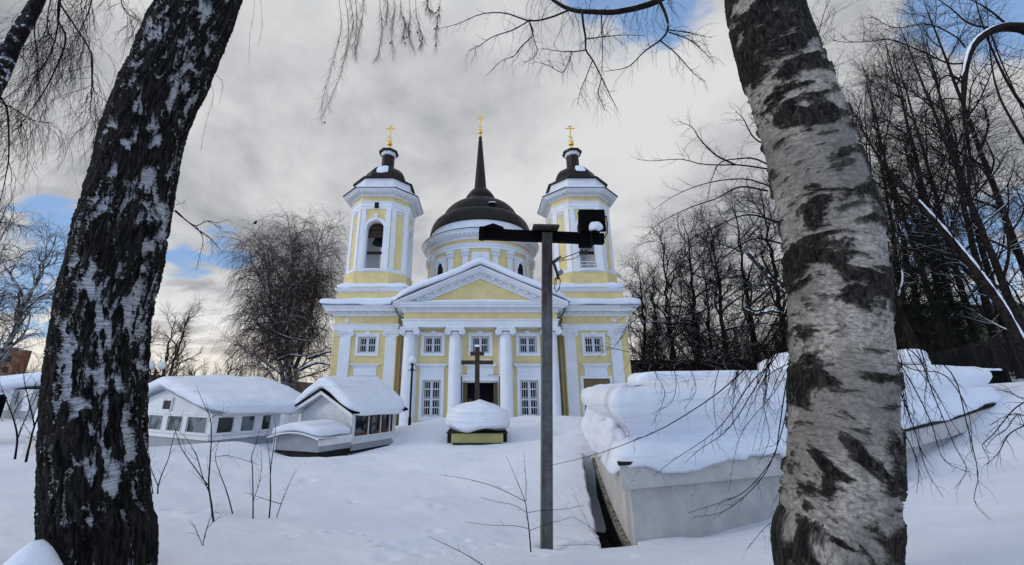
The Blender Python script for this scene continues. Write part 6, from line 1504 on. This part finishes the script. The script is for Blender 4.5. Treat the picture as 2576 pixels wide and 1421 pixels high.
# ------------------------------------------------------------------ generic bare trees
def bare_tree(name, base, H, r, seed, label, cat='tree', group=None, lean=(0, 0), trunks=1, first=.25, limbs=16, limbL=.42, ang=.9, sub=9, tw=8, twl=.09, tr_=.012, droop=0.0, upw=.06, mats=('limb', 'twig'), Kt=10, spread=.12, tr2=None, azbias=None, crown=1.0, wobt=.03):
    rng = np.random.default_rng(seed); e = root(name, base, label, cat, group); base = np.array(base, float)
    Tp = []; Tr = []
    for k in range(trunks):
        a = 2*math.pi*k/max(trunks, 1)+seed; dv = np.array((math.cos(a), math.sin(a), 0))*spread*H*(trunks > 1)+np.array((lean[0], lean[1], 0))
        hh = H*(1-.12*(k % 3)*(trunks > 1)); pts = [base-np.array((0, 0, .4))+dv*.04, base+dv*.3+np.array((0, 0, hh*.3)), base+dv*.65+np.array((0, 0, hh*.62)), base+dv+np.array((0, 0, hh))]
        p, rr = poly(pts, r*(1-.15*(k > 0)), r*.08, 22, wobt*H, seed+k); Tp.append(p); Tr.append(rr)
    T = (np.vstack(Tp), np.vstack(Tr))
    L1 = grow(rng, T[0], T[1], limbs, first, .97, H*limbL, ang, Kt, r*.36, 0, upw, .10, .62, endg=droop*.3)
    L2 = grow(rng, L1[0], L1[1], sub, .18, 1, H*limbL*.42, .75, 8, r*.13, 0, upw*.7, .13, .5, endg=droop*.9)
    L3 = grow(rng, L2[0], L2[1], tw, .1, 1, H*twl, .7, 6, tr_, 0, upw*.4, .16, .3, endg=droop*2.4, taper=.4)
    part('trunk', [T], (10,), M[mats[0]], e)
    part('limbs', [L1, L2], (6, 4), M[mats[0]], e)
    part('crown', [L3]+([grow(rng, L3[0], L3[1], tr2[0], .1, .95, tr2[1], .6, 4, tr_*.75, 0, 0, .16, .3, endg=droop*2.4)] if tr2 else []), (3, 3), M[mats[1]], e)
    return e
# weeping birch left of the church
D = 38; bx = X(724, 1010, D)
e = bare_tree('weeping_birch', (bx, D, -1.2), 21.0, .30, 21, 'big bare weeping birch with reddish hanging twigs and snowy limbs, left of the church', 'birch', trunks=4, spread=.13, limbs=20, limbL=.38, ang=.60, sub=12, tw=12, twl=.12, tr_=.018, droop=.42, upw=.10, mats=('birch_limb', 'twig_red'), first=.18, Kt=10, lean=(-1.4, 0))
# snow-laden boughs low on that birch
rng = np.random.default_rng(77)
bw = px_branches([[(775, 900), (800, 893), (830, 884), (858, 888)], [(700, 905), (730, 893), (755, 895), (775, 893)], [(755, 930), (780, 918), (805, 912), (840, 920), (865, 918)], [(650, 815), (690, 835), (730, 850), (790, 860)], [(690, 765), (720, 792), (760, 800), (800, 830)]], 36.5, .17, .06, 12)
part('snowy_boughs', [bw], (8,), M['silver'], e)
D = 40
bare_tree('fruit_tree', (X(405, 960, D), D, -1.3), 11.0, .22, 31, 'small bare tree with scattered dry leaves beside the dark birch trunk', 'tree', limbs=12, limbL=.38, ang=.7, sub=8, tw=8, twl=.06, tr_=.024, upw=.10, mats=('twig_brown', 'twig_brown'), group='bare trees behind the pavilion')
e = bare_tree('fruit_tree', (X(425, 960, D), D-1, -1.3), 11.8, .22, 32, 'bare tree with scattered dry leaves and a trunk leaning right, left of the broken trunk', 'tree', lean=(1.6, 0), limbs=14, limbL=.36, ang=.7, sub=8, tw=8, twl=.06, tr_=.024, upw=.10, mats=('twig_brown', 'twig_brown'), group='bare trees behind the pavilion')
bare_tree('broken_tree', (X(540, 960, D), D-3, -1.2), 5.2, .24, 33, 'broken-topped dark trunk with thin side branches behind the long pavilion', 'tree', limbs=9, first=.35, limbL=.50, ang=1.0, sub=6, tw=6, twl=.10, tr_=.02, upw=.05, mats=('twig_brown', 'twig_brown'), group='bare trees behind the pavilion')
bare_tree('bare_tree', (X(478, 960, D), D+6, -1.4), 8.0, .20, 34, 'bare tree between the leaning tree and the broken trunk', 'tree', limbs=12, limbL=.36, sub=7, tw=6, twl=.08, tr_=.022, mats=('twig_brown', 'twig_brown'), group='bare trees behind the pavilion')
bare_tree('bare_tree', (X(610, 960, D), D+4, -1.4), 7.5, .18, 35, 'low bare tree between the broken trunk and the weeping birch', 'tree', limbs=12, limbL=.4, sub=7, tw=7, twl=.09, tr_=.022, droop=.1, mats=('twig_brown', 'twig_brown'), group='bare trees behind the pavilion')
# left margin
D = 24
bare_tree('weeping_birch', (X(-60, 960, D), D, -1.0), 15, .26, 41, 'tall weeping birch at the far left edge with fine hanging twigs', 'birch', trunks=2, limbs=18, limbL=.33, ang=.8, sub=9, tw=8, twl=.08, tr_=.012, droop=.30, upw=.08, mats=('birch_limb', 'twig_brown'))
bare_tree('bare_tree', (X(62, 950, D), D+2, -.9), 8.2, .20, 42, 'bare tree with snowy trunk behind the grey enclosure on the left', 'tree', lean=(1.2, 0), limbs=14, limbL=.42, sub=8, tw=7, twl=.07, tr_=.012, mats=('silver', 'twig'))
bare_tree('bare_tree', (X(20, 950, D), D+9, -1.2), 9.0, .18, 43, 'thin bare tree in front of the orange apartment house', 'tree', limbs=14, limbL=.36, sub=8, tw=7, twl=.07, tr_=.015, mats=('twig_brown', 'twig_brown'))
# wood right of the church
labsR = ['bare dark tree touching the right corner of the church', 'bare tree second in the row right of the church', 'tall bare tree with snowy limbs halfway between church and pale birch', 'bare tree with crooked limbs behind the snow-topped wall', 'bare tree just left of the pale birch trunk', 'bare tree half hidden by the pale birch trunk', 'short bushy bare tree low beside the right wall of the church', 'lean bare tree rising behind the church-side row']
specs = [(1622, 46, 12.5, .28), (1690, 43, 14.5, .30), (1760, 41, 15.0, .32), (1830, 38, 14, .30), (1905, 40, 16, .32), (1985, 36, 16, .32), (1655, 52, 12.0, .25), (1795, 50, 15, .28)]
for k, ((u, D, H, r), lab) in enumerate(zip(specs, labsR)):
    bare_tree('bare_tree', (X(u, 950, D), D, .3), H*1.40, r, 50+k, lab, 'tree', lean=(.07*H, 0), limbs=22, limbL=.36, sub=12, tw=11, twl=.07, tr_=.017, upw=.04, mats=('limb', 'twig'), group='bare trees right of the church', first=.12, wobt=.045)
# tree reaching towards the church from behind the pale birch
D = 13; bt0 = np.array((X(2110, 950, D), D, 1.2)); e = root('bare_tree', bt0, 'bare tree behind the pale birch whose thin arching branches reach left towards the church', 'tree')
rng = np.random.default_rng(90)
tp = poly([bt0-np.array((0, 0, .5)), P(2100, 750, D), P(2060, 560, D), P(2010, 430, D), P(1960, 330, D), P(1900, 260, D)], .15, .02, 30, .06)
ab = px_branches([[(2010, 440), (1930, 425), (1860, 415), (1810, 415), (1760, 412), (1710, 400), (1640, 405), (1600, 400)], [(1960, 430), (1900, 400), (1850, 400), (1810, 410), (1790, 450), (1780, 500)], [(1930, 480), (1860, 470), (1800, 500), (1740, 520), (1660, 560), (1610, 610)], [(1850, 415), (1800, 390), (1760, 350), (1740, 320), (1705, 305)],
                  [(1960, 560), (1880, 540), (1800, 570), (1740, 600), (1690, 650)], [(2010, 500), (1940, 470), (1870, 450), (1780, 460), (1700, 490), (1640, 530)], [(1990, 620), (1900, 600), (1830, 640), (1770, 700), (1730, 760)], [(1970, 380), (1900, 350), (1870, 300), (1850, 280)],
                  [(1990, 730), (1950, 700), (1900, 655), (1880, 630)], [(2000, 800), (1940, 790), (1880, 780), (1840, 800)]], D, .035, .006, 18)
a1 = grow(rng, ab[0], ab[1], 13, .1, 1, 1.1, .75, 8, .009, .0, .02, .14, .4); a2 = grow(rng, a1[0], a1[1], 6, .1, 1, .4, .7, 5, .005, 0, .0, .16, .3)
a3 = grow(rng, tp[0], tp[1], 18, .3, 1, 2.4, .8, 9, .03, 0, .05, .12, .5); a4 = grow(rng, a3[0], a3[1], 9, .1, 1, .8, .7, 7, .008, 0, .03, .14, .4); a5 = grow(rng, a4[0], a4[1], 5, .1, 1, .35, .7, 5, .005, 0, .0, .16, .3)
part('trunk', [tp], (10,), M['limb'], e); part('branches', [ab, a3], (6, 5), M['twig'], e); part('twigs', [a1, a2, a4, a5], (3, 3, 3, 3), M['twig'], e)
sb_ = px_branches([[(1880, 635), (1905, 665), (1940, 705), (1975, 740)], [(1870, 780), (1900, 790), (1940, 782), (1985, 795)]], 11, .07, .04, 14); part('snowy_boughs', [sb_], (10,), M['silver'], e)
# right edge: tree with the snow-covered bent bough
D = 8.5; b0 = np.array((X(2760, 950, D), D, gz(X(2760, 950, D), D))); e = root('bent_tree', b0, 'dark tree at the right edge whose snow-covered bough bends over and hangs down', 'tree')
tp = poly([b0-np.array((0, 0, .3)), P(2740, 700, D), P(2700, 400, D), P(2660, 180, D), P(2600, 85, D), P(2540, 68, D), P(2490, 80, D), P(2450, 112, D), P(2430, 160, D), P(2424, 230, D), P(2424, 290, D), P(2432, 330, D), P(2440, 390, D), P(2436, 470, D)], .17, .012, 70, 0)
tp[1][0] = np.interp(np.linspace(0, 1, 70), [0, .4, .6, .75, 1], [.17, .115, .075, .036, .01])
bb = px_branches([[(2520, 75), (2440, 60), (2390, 20), (2330, -20)], [(2424, 160), (2380, 158), (2320, 130), (2240, 100), (2180, 105), (2110, 105), (2085, 90)], [(2426, 210), (2380, 190), (2340, 230), (2300, 300), (2250, 330)], [(2424, 290), (2400, 290), (2370, 330), (2300, 340), (2240, 345)], [(2430, 330), (2400, 370), (2340, 420), (2270, 430), (2200, 420)],
                  [(2430, 330), (2440, 400), (2455, 480), (2460, 560)], [(2432, 350), (2420, 440), (2400, 530), (2410, 600)], [(2424, 250), (2370, 250), (2330, 280), (2290, 360), (2230, 400)], [(2440, 390), (2480, 440), (2510, 520)], [(2428, 120), (2400, 90), (2330, 60), (2250, 70), (2190, 40)], [(2540, 70), (2480, 20), (2400, -20)], [(2490, 80), (2520, 160), (2560, 250), (2590, 350)], [(2700, 400), (2600, 300), (2530, 200), (2470, 60), (2440, -60)], [(2720, 550), (2640, 450), (2560, 330), (2500, 200), (2480, 0)]],
                 D, [.03, .022, .022, .018, .022, .03, .02, .018, .02, .02, .03, .02, .05, .05], .005, 20)
b1 = grow(rng, bb[0], bb[1], 13, .08, 1, 1.0, .7, 9, .009, .02, 0, .12, .35); b2 = grow(rng, b1[0], b1[1], 6, .1, 1, .38, .7, 6, .0045, 0, 0, .16, .3)
part('trunk', [tp], (14,), M['twig'], e); part('branches', [bb], (6,), M['twig'], e); part('twigs', [b1, b2], (3, 3), M['twig'], e)
q = tp[0][0][20:46]; rr_ = tp[1][0][20:46]*.38+.010; nrm_up = np.array([(0, -.01, .088)]*len(q)); side = np.clip((np.arange(len(q))-13)/7, 0, 1)[:, None]
off = nrm_up*(1-side*.7)+np.array([(-.07, -.02, 0)])*side; env = np.sin(np.linspace(.12, math.pi-.1, len(q)))**.4
qq = q+off; V, F = tubes(qq[None], (rr_*1.0*env)[None], 12); V = V+np.stack([fbm(V*9+k*3, 3, 8+k) for k in range(3)], -1)*.035; mesh_np('snow_on_bough', V, F, M['snow'], e)
# leaning trunk with snow on its upper side
D = 14; bb0 = P(2600, 930, D); e = root('leaning_tree', (bb0[0], D, gz(bb0[0], D)), 'long trunk leaning left with a ridge of snow along it, right of the pale birch', 'tree')
tp = poly([bb0-np.array((-.3, 0, 1.0)), P(2575, 880, D), P(2520, 775, D), P(2460, 690, D), P(2400, 615, D), P(2330, 535, D), P(2270, 470, D), P(2200, 380, D), P(2150, 290, D)], .16, .02, 50, .04)
part('trunk', [tp], (10,), M['limb'], e)
sq = tp[0][0][6:34]; V, F = tubes((sq+np.array((.035, -.03, .10)))[None], (np.linspace(.115, .05, 28)*(.75+.45*np.random.default_rng(3).random(28)))[None], 10); mesh_np('snow_ridge', V+(.03*fbm(V*4, 3, 3))[:, None], F, M['snow'], e)
l1 = grow(rng, tp[0], tp[1], 26, .3, 1, 2.4, .6, 9, .022, 0, .12, .08, .4); l2 = grow(rng, l1[0], l1[1], 8, .1, 1, .9, .6, 7, .008, 0, .08, .12, .4); l3 = grow(rng, l2[0], l2[1], 5, .1, 1, .35, .6, 5, .005, 0, .03, .14, .3)
part('branches', [l1], (5,), M['twig'], e); part('twigs', [l2, l3], (3, 3), M['twig'], e)
# trees of the slope on the right
lab2 = ['dark slender tree left of the spruces, just right of the pale birch', 'dark tree standing behind the green canister', 'tall dark tree between canister and fence', 'tall forked dark tree above the iron fence', 'straight dark tree in front of the olive house', 'dark tree with thin drooping boughs by the olive house', 'tall dark tree behind the squat dark pillar', 'dark tree at the right edge behind the fence', 'slanting tree near the right edge', 'tall thin tree filling the upper right corner']
sp2 = [(2262, 24, 14, .17, 0), (2300, 22, 15, .18, .4), (2345, 20, 15, .18, -.6), (2395, 19, 15, .20, .5), (2440, 22, 18, .20, -.8), (2480, 18, 14, .17, -1.0), (2515, 17, 14, .18, .4), (2560, 19, 16, .18, -.6), (2620, 15, 13, .17, -2.4), (2680, 17, 16, .2, -2.0)]
for k, ((u, D, H, r, ln), lab) in enumerate(zip(sp2, lab2)):
    bare_tree('bare_tree', (X(u, 950, D), D, gz(X(u, 950, D), D)-.2), H*1.35, r*.85, 120+k, lab, 'tree', lean=(ln+.16*H, 0), limbs=18, limbL=.25, ang=.62, sub=10, tw=10, twl=.055, tr_=.0062, upw=.08, first=.07, mats=('limb', 'twig'), group='bare trees on the right slope', wobt=.035)
# ascending fine-twigged tree behind the pale birch, upper right
bare_tree('bare_tree', (X(2330, 940, 16), 16, 2.2), 19, .15, 140, 'fine-twigged tree fanning upward from behind the pale birch into the upper right sky', 'tree', lean=(-1.8, 0), limbs=28, limbL=.36, ang=.42, sub=7, tw=7, twl=.045, tr_=.006, upw=.16, first=.12, mats=('limb', 'twig'))
# spruces
def spruce(base, H, seed, label):
    rng = np.random.default_rng(seed); e = root('spruce', base, label, 'spruce', 'dark spruces in the wood on the right'); base = np.array(base, float)
    T = poly([base-np.array((0, 0, .4)), base+np.array((.05, 0, H*.5)), base+np.array((0, 0, H))], .17, .015, 24)
    L1 = grow(rng, T[0], T[1], 120, .10, .99, H*.22, 1.45, 8, .03, .02, 0, .05, .86, endg=.10, lvar=.3)
    L2 = grow(rng, L1[0], L1[1], 11, .1, 1, H*.05, .9, 5, .022, .08, 0, .12, .4, endg=.3)
    L3 = grow(rng, L2[0], L2[1], 4, .1, 1, H*.020, .7, 3, .020, .1, 0, .16, .3)
    part('trunk', [T], (8,), M['limb'], e); part('crown', [L1, L2, L3], (4, 4, 3), M['spruce'], e)
for (u, vt, D, seed, lab) in ((2396, 400, 17.5, 1, 'tallest dark spruce above the iron fence'), (2256, 505, 20, 2, 'dark spruce just right of the pale birch trunk'), (2325, 500, 21, 3, 'dark spruce between the other two spruces'), (2446, 560, 20, 4, 'lower dark spruce right of the tallest one'), (1760, 620, 56, 5, 'dark spruce deep in the wood between church and pale birch')):
    spruce((X(u, 930, D), D, 1.2), Z(vt, D)-1.2, 300+seed, lab)

# ------------------------------------------------------------------ masses of far wood
def wood(name, label, pts, seed, m, H=(4, 7), per=26):
    """pts: list of (x,y,z): one object of many thin leafless trees"""
    rng = np.random.default_rng(seed); N = len(pts); K = 8; b = np.array(pts, float); h = rng.uniform(*H, N)*b[:, 2+1]
    t = np.linspace(0, 1, K)[None, :, None]; ln = rng.normal(size=(N, 1, 3))*np.array([.13, .08, 0])*h[:, None, None]
    Tp = b[:, None, :3]+t*np.array([0, 0, 1.])*h[:, None, None]+ln*t**2-np.array([0, 0, .5])*(1-t); Tp[:, :, 0] += (t*t)[..., 0]*h[:, None]*b[:, None, 0]/b[:, None, 1]*.13; Tr = .055*(1-.85*t[..., 0])*np.ones((N, 1))*h[:, None]/6
    L1 = grow(rng, Tp, Tr, per, .06, 1, float(np.mean(h))*.30, .6, 6, .035, 0, .10, .13, .5); L2 = grow(rng, L1[0], L1[1], 6, .1, 1, float(np.mean(h))*.12, .6, 4, .022, 0, .05, .16, .3)
    V, F = pack((Tp, Tr), L1, L2, sides=(4, 3, 3)); return tag(mesh_np(name, V, F, m), label, kind='stuff')
rg = np.random.default_rng(8)
def strip(u0, u1, D0, D1, n, zb, k=1.0): 
    out = []
    for i in range(n): D = rg.uniform(D0, D1); u = rg.uniform(u0, u1); out.append((X(u, 940, D), D, zb, k))
    return out
wood('far_wood', 'brown leafless wood along the skyline left of the church', strip(-250, 860, 55, 90, 280, -1.5, 1.35), 1, M['brushm'], (3.5, 6.5), 26)
wood('dark_wood', 'dark tangle of trunks and twigs behind the trees right of the church', strip(1590, 2060, 48, 75, 150, .3, 1.55), 2, M['twig'], (5, 8), 30)
wood('slope_wood', 'dark tangle of trunks and twigs on the wooded slope at the right', strip(2120, 3000, 19, 50, 230, 1.4, .85), 3, M['twig'], (4, 7.5), 30)
hx = np.linspace(-400, 60, 80); V = []
for x in hx: V += [(x, 130, -6), (x, 130, 5.0+2.0*math.sin(x*.03)+1.6*math.sin(x*.11+2)+.8*math.sin(x*.37)), (x, 160, 6.5+2*math.sin(x*.03))]
tag(mesh_np('wooded_hills', np.array(V), np.array([(i*3+j, (i+1)*3+j, (i+1)*3+j+1, i*3+j+1) for i in range(79) for j in range(2)]), plain('far_hill_scrub', (.09, .06, .05), .95, .5, .35, .6)), 'low brown wooded hills on the horizon', kind='structure')

# ------------------------------------------------------------------ shrubs and saplings in the snow
def shrub(name, stems, D, r0, label, seed, tw=5, twl=.16, cat='shrub', group=None, tr_=.0022):
    rng = np.random.default_rng(seed); lists = [[(q[0], q[1]) for q in s] for s in stems]
    p, r = px_branches(lists, D, r0, .0016, 16); b = p[0, 0]; e = root(name, b, label, cat, group)
    t = grow(rng, p, r, tw, .15, .95, twl, .65, 6, tr_, 0, .05, .14, .4); t2 = grow(rng, t[0], t[1], 2, .3, .95, twl*.3, .7, 4, tr_*.7, 0, .05, .14, .4)
    part('stem', [(p, r)], (6,), M['twig'], e); part('twigs', [t, t2], (4, 3), M['twig'], e); return e
SG = 'bare saplings poking out of the snow'
shrub('sapling', [[(537, 1312), (530, 1265), (523, 1220), (527, 1160), (531, 1100), (527, 1050), (508, 1010), (493, 970)], [(523, 1220), (500, 1190), (470, 1150), (450, 1115), (435, 1060), (417, 1000)], [(529, 1240), (510, 1200), (495, 1150), (470, 1105), (446, 1082)], [(524, 1060), (540, 1045), (560, 1040), (575, 1032)]], 5.6, [.012, .007, .006, .004], 'tall forked bare sapling in front of the long pavilion', 401, 5, .3, group=SG, tr_=.003)
shrub('sapling', [[(585, 1292), (570, 1240), (552, 1190), (541, 1150), (550, 1110)], [(541, 1150), (570, 1145), (610, 1155), (660, 1172)]], 6.0, [.008, .004], 'curved bare stem left in the clump of four saplings', 402, 5, .3, group=SG)
shrub('sapling', [[(637, 1308), (637, 1240), (635, 1170), (633, 1150), (645, 1110), (660, 1060)], [(637, 1260), (655, 1200), (658, 1130)]], 6.0, [.009, .005], 'straight bare stem in the middle of the sapling clump', 403, 6, .28, group=SG)
shrub('sapling', [[(678, 1302), (682, 1240), (680, 1190), (688, 1120), (692, 1080), (690, 1050)], [(680, 1190), (675, 1130), (668, 1090)]], 6.1, [.010, .005], 'upright bare stem right of the middle sapling', 404, 6, .24, group=SG)
shrub('sapling', [[(697, 1300), (710, 1260), (722, 1230), (735, 1200), (745, 1180)], [(708, 1268), (680, 1260), (650, 1250), (616, 1238)]], 6.1, [.006, .005], 'short leaning bare stem rightmost in the sapling clump', 405, 3, .15, group=SG)
shrub('sapling', [[(507, 1430), (507, 1400), (512, 1360), (520, 1330), (535, 1290), (556, 1300-8)], [(510, 1370), (498, 1340), (484, 1312)], [(520, 1330), (540, 1310), (556, 1297)]], 4.2, [.006, .003, .003], 'little forked twig at the bottom edge left of centre', 406, 4, .14, group=SG)
shrub('sapling', [[(397, 1242), (398, 1222), (408, 1190), (425, 1150), (436, 1100), (462, 1030)], [(398, 1222), (385, 1190), (376, 1160)], [(385, 1242), (380, 1200), (376, 1160), (372, 1120)]], 5.2, [.008, .005, .006], 'bare sapling close beside the dark birch trunk', 407, 5, .22, group=SG)
shrub('sapling', [[(1335, 1388), (1331, 1340), (1325, 1290), (1320, 1260), (1300, 1210), (1272, 1145)], [(1325, 1290), (1290, 1270), (1250, 1262), (1210, 1250)], [(1322, 1262), (1322, 1200), (1318, 1140)], [(1325, 1290), (1360, 1284), (1420, 1280), (1470, 1270)], [(1331, 1330), (1290, 1322), (1230, 1320), (1170, 1312)], [(1320, 1260), (1250, 1225), (1180, 1205), (1105, 1193)], [(1331, 1335), (1370, 1320), (1440, 1300)]], 4.9, [.009, .003, .004, .003, .003, .004, .003], 'bare sapling with long side twigs standing left of the floodlight pole', 408, 3, .12, group=SG)
shrub('sapling', [[(1218, 1425), (1180, 1400), (1130, 1375), (1075, 1350)]], 4.2, .004, 'single thin twig sticking up left at the bottom edge', 409, 3, .08, group=SG)
shrub('sapling', [[(1545, 1375), (1500, 1350), (1470, 1300), (1444, 1240)], [(1540, 1372), (1480, 1370), (1400, 1372)], [(1530, 1368), (1490, 1330), (1440, 1300)]], 5.0, .003, 'thin twigs arching over the dark gap beside the white wall', 410, 3, .1, group=SG)
shrub('sapling', [[(38, 1155), (42, 1100), (35, 1060), (22, 1020), (10, 990), (0, 960)], [(33, 1040), (60, 1000), (100, 985)], [(40, 1110), (60, 1060), (90, 1000), (120, 940)]], 7.0, [.016, .008, .010], 'purple-stemmed bare sapling at the far left edge', 411, 8, .5, group=SG, tr_=.004)
shrub('sapling', [[(66, 1162), (75, 1120), (88, 1070), (110, 1010), (135, 970), (160, 950)], [(88, 1070), (70, 1000), (60, 940), (80, 880)]], 6.8, [.018, .010], 'dark bare sapling between the left edge and the dark birch', 412, 8, .5, group=SG, tr_=.004)
shrub('sapling', [[(107, 1168), (140, 1130), (165, 1100), (190, 1070)], [(160, 1190), (110, 1130), (70, 1080), (55, 1050)]], 6.6, [.014, .006], 'slanting bare sapling half behind the dark birch trunk', 413, 6, .3, group=SG, tr_=.003)
shrub('shrub', [[(2600, 1130), (2575, 1070), (2560, 1040), (2530, 1080), (2500, 1100), (2480, 1125)], [(2600, 1060), (2560, 1040), (2520, 1050), (2490, 1070)], [(2600, 1000), (2565, 1000), (2540, 985), (2500, 980)]], 3.6, .004, 'fine bare twigs reaching in over the snow bank at the right edge', 414, 8, .2)
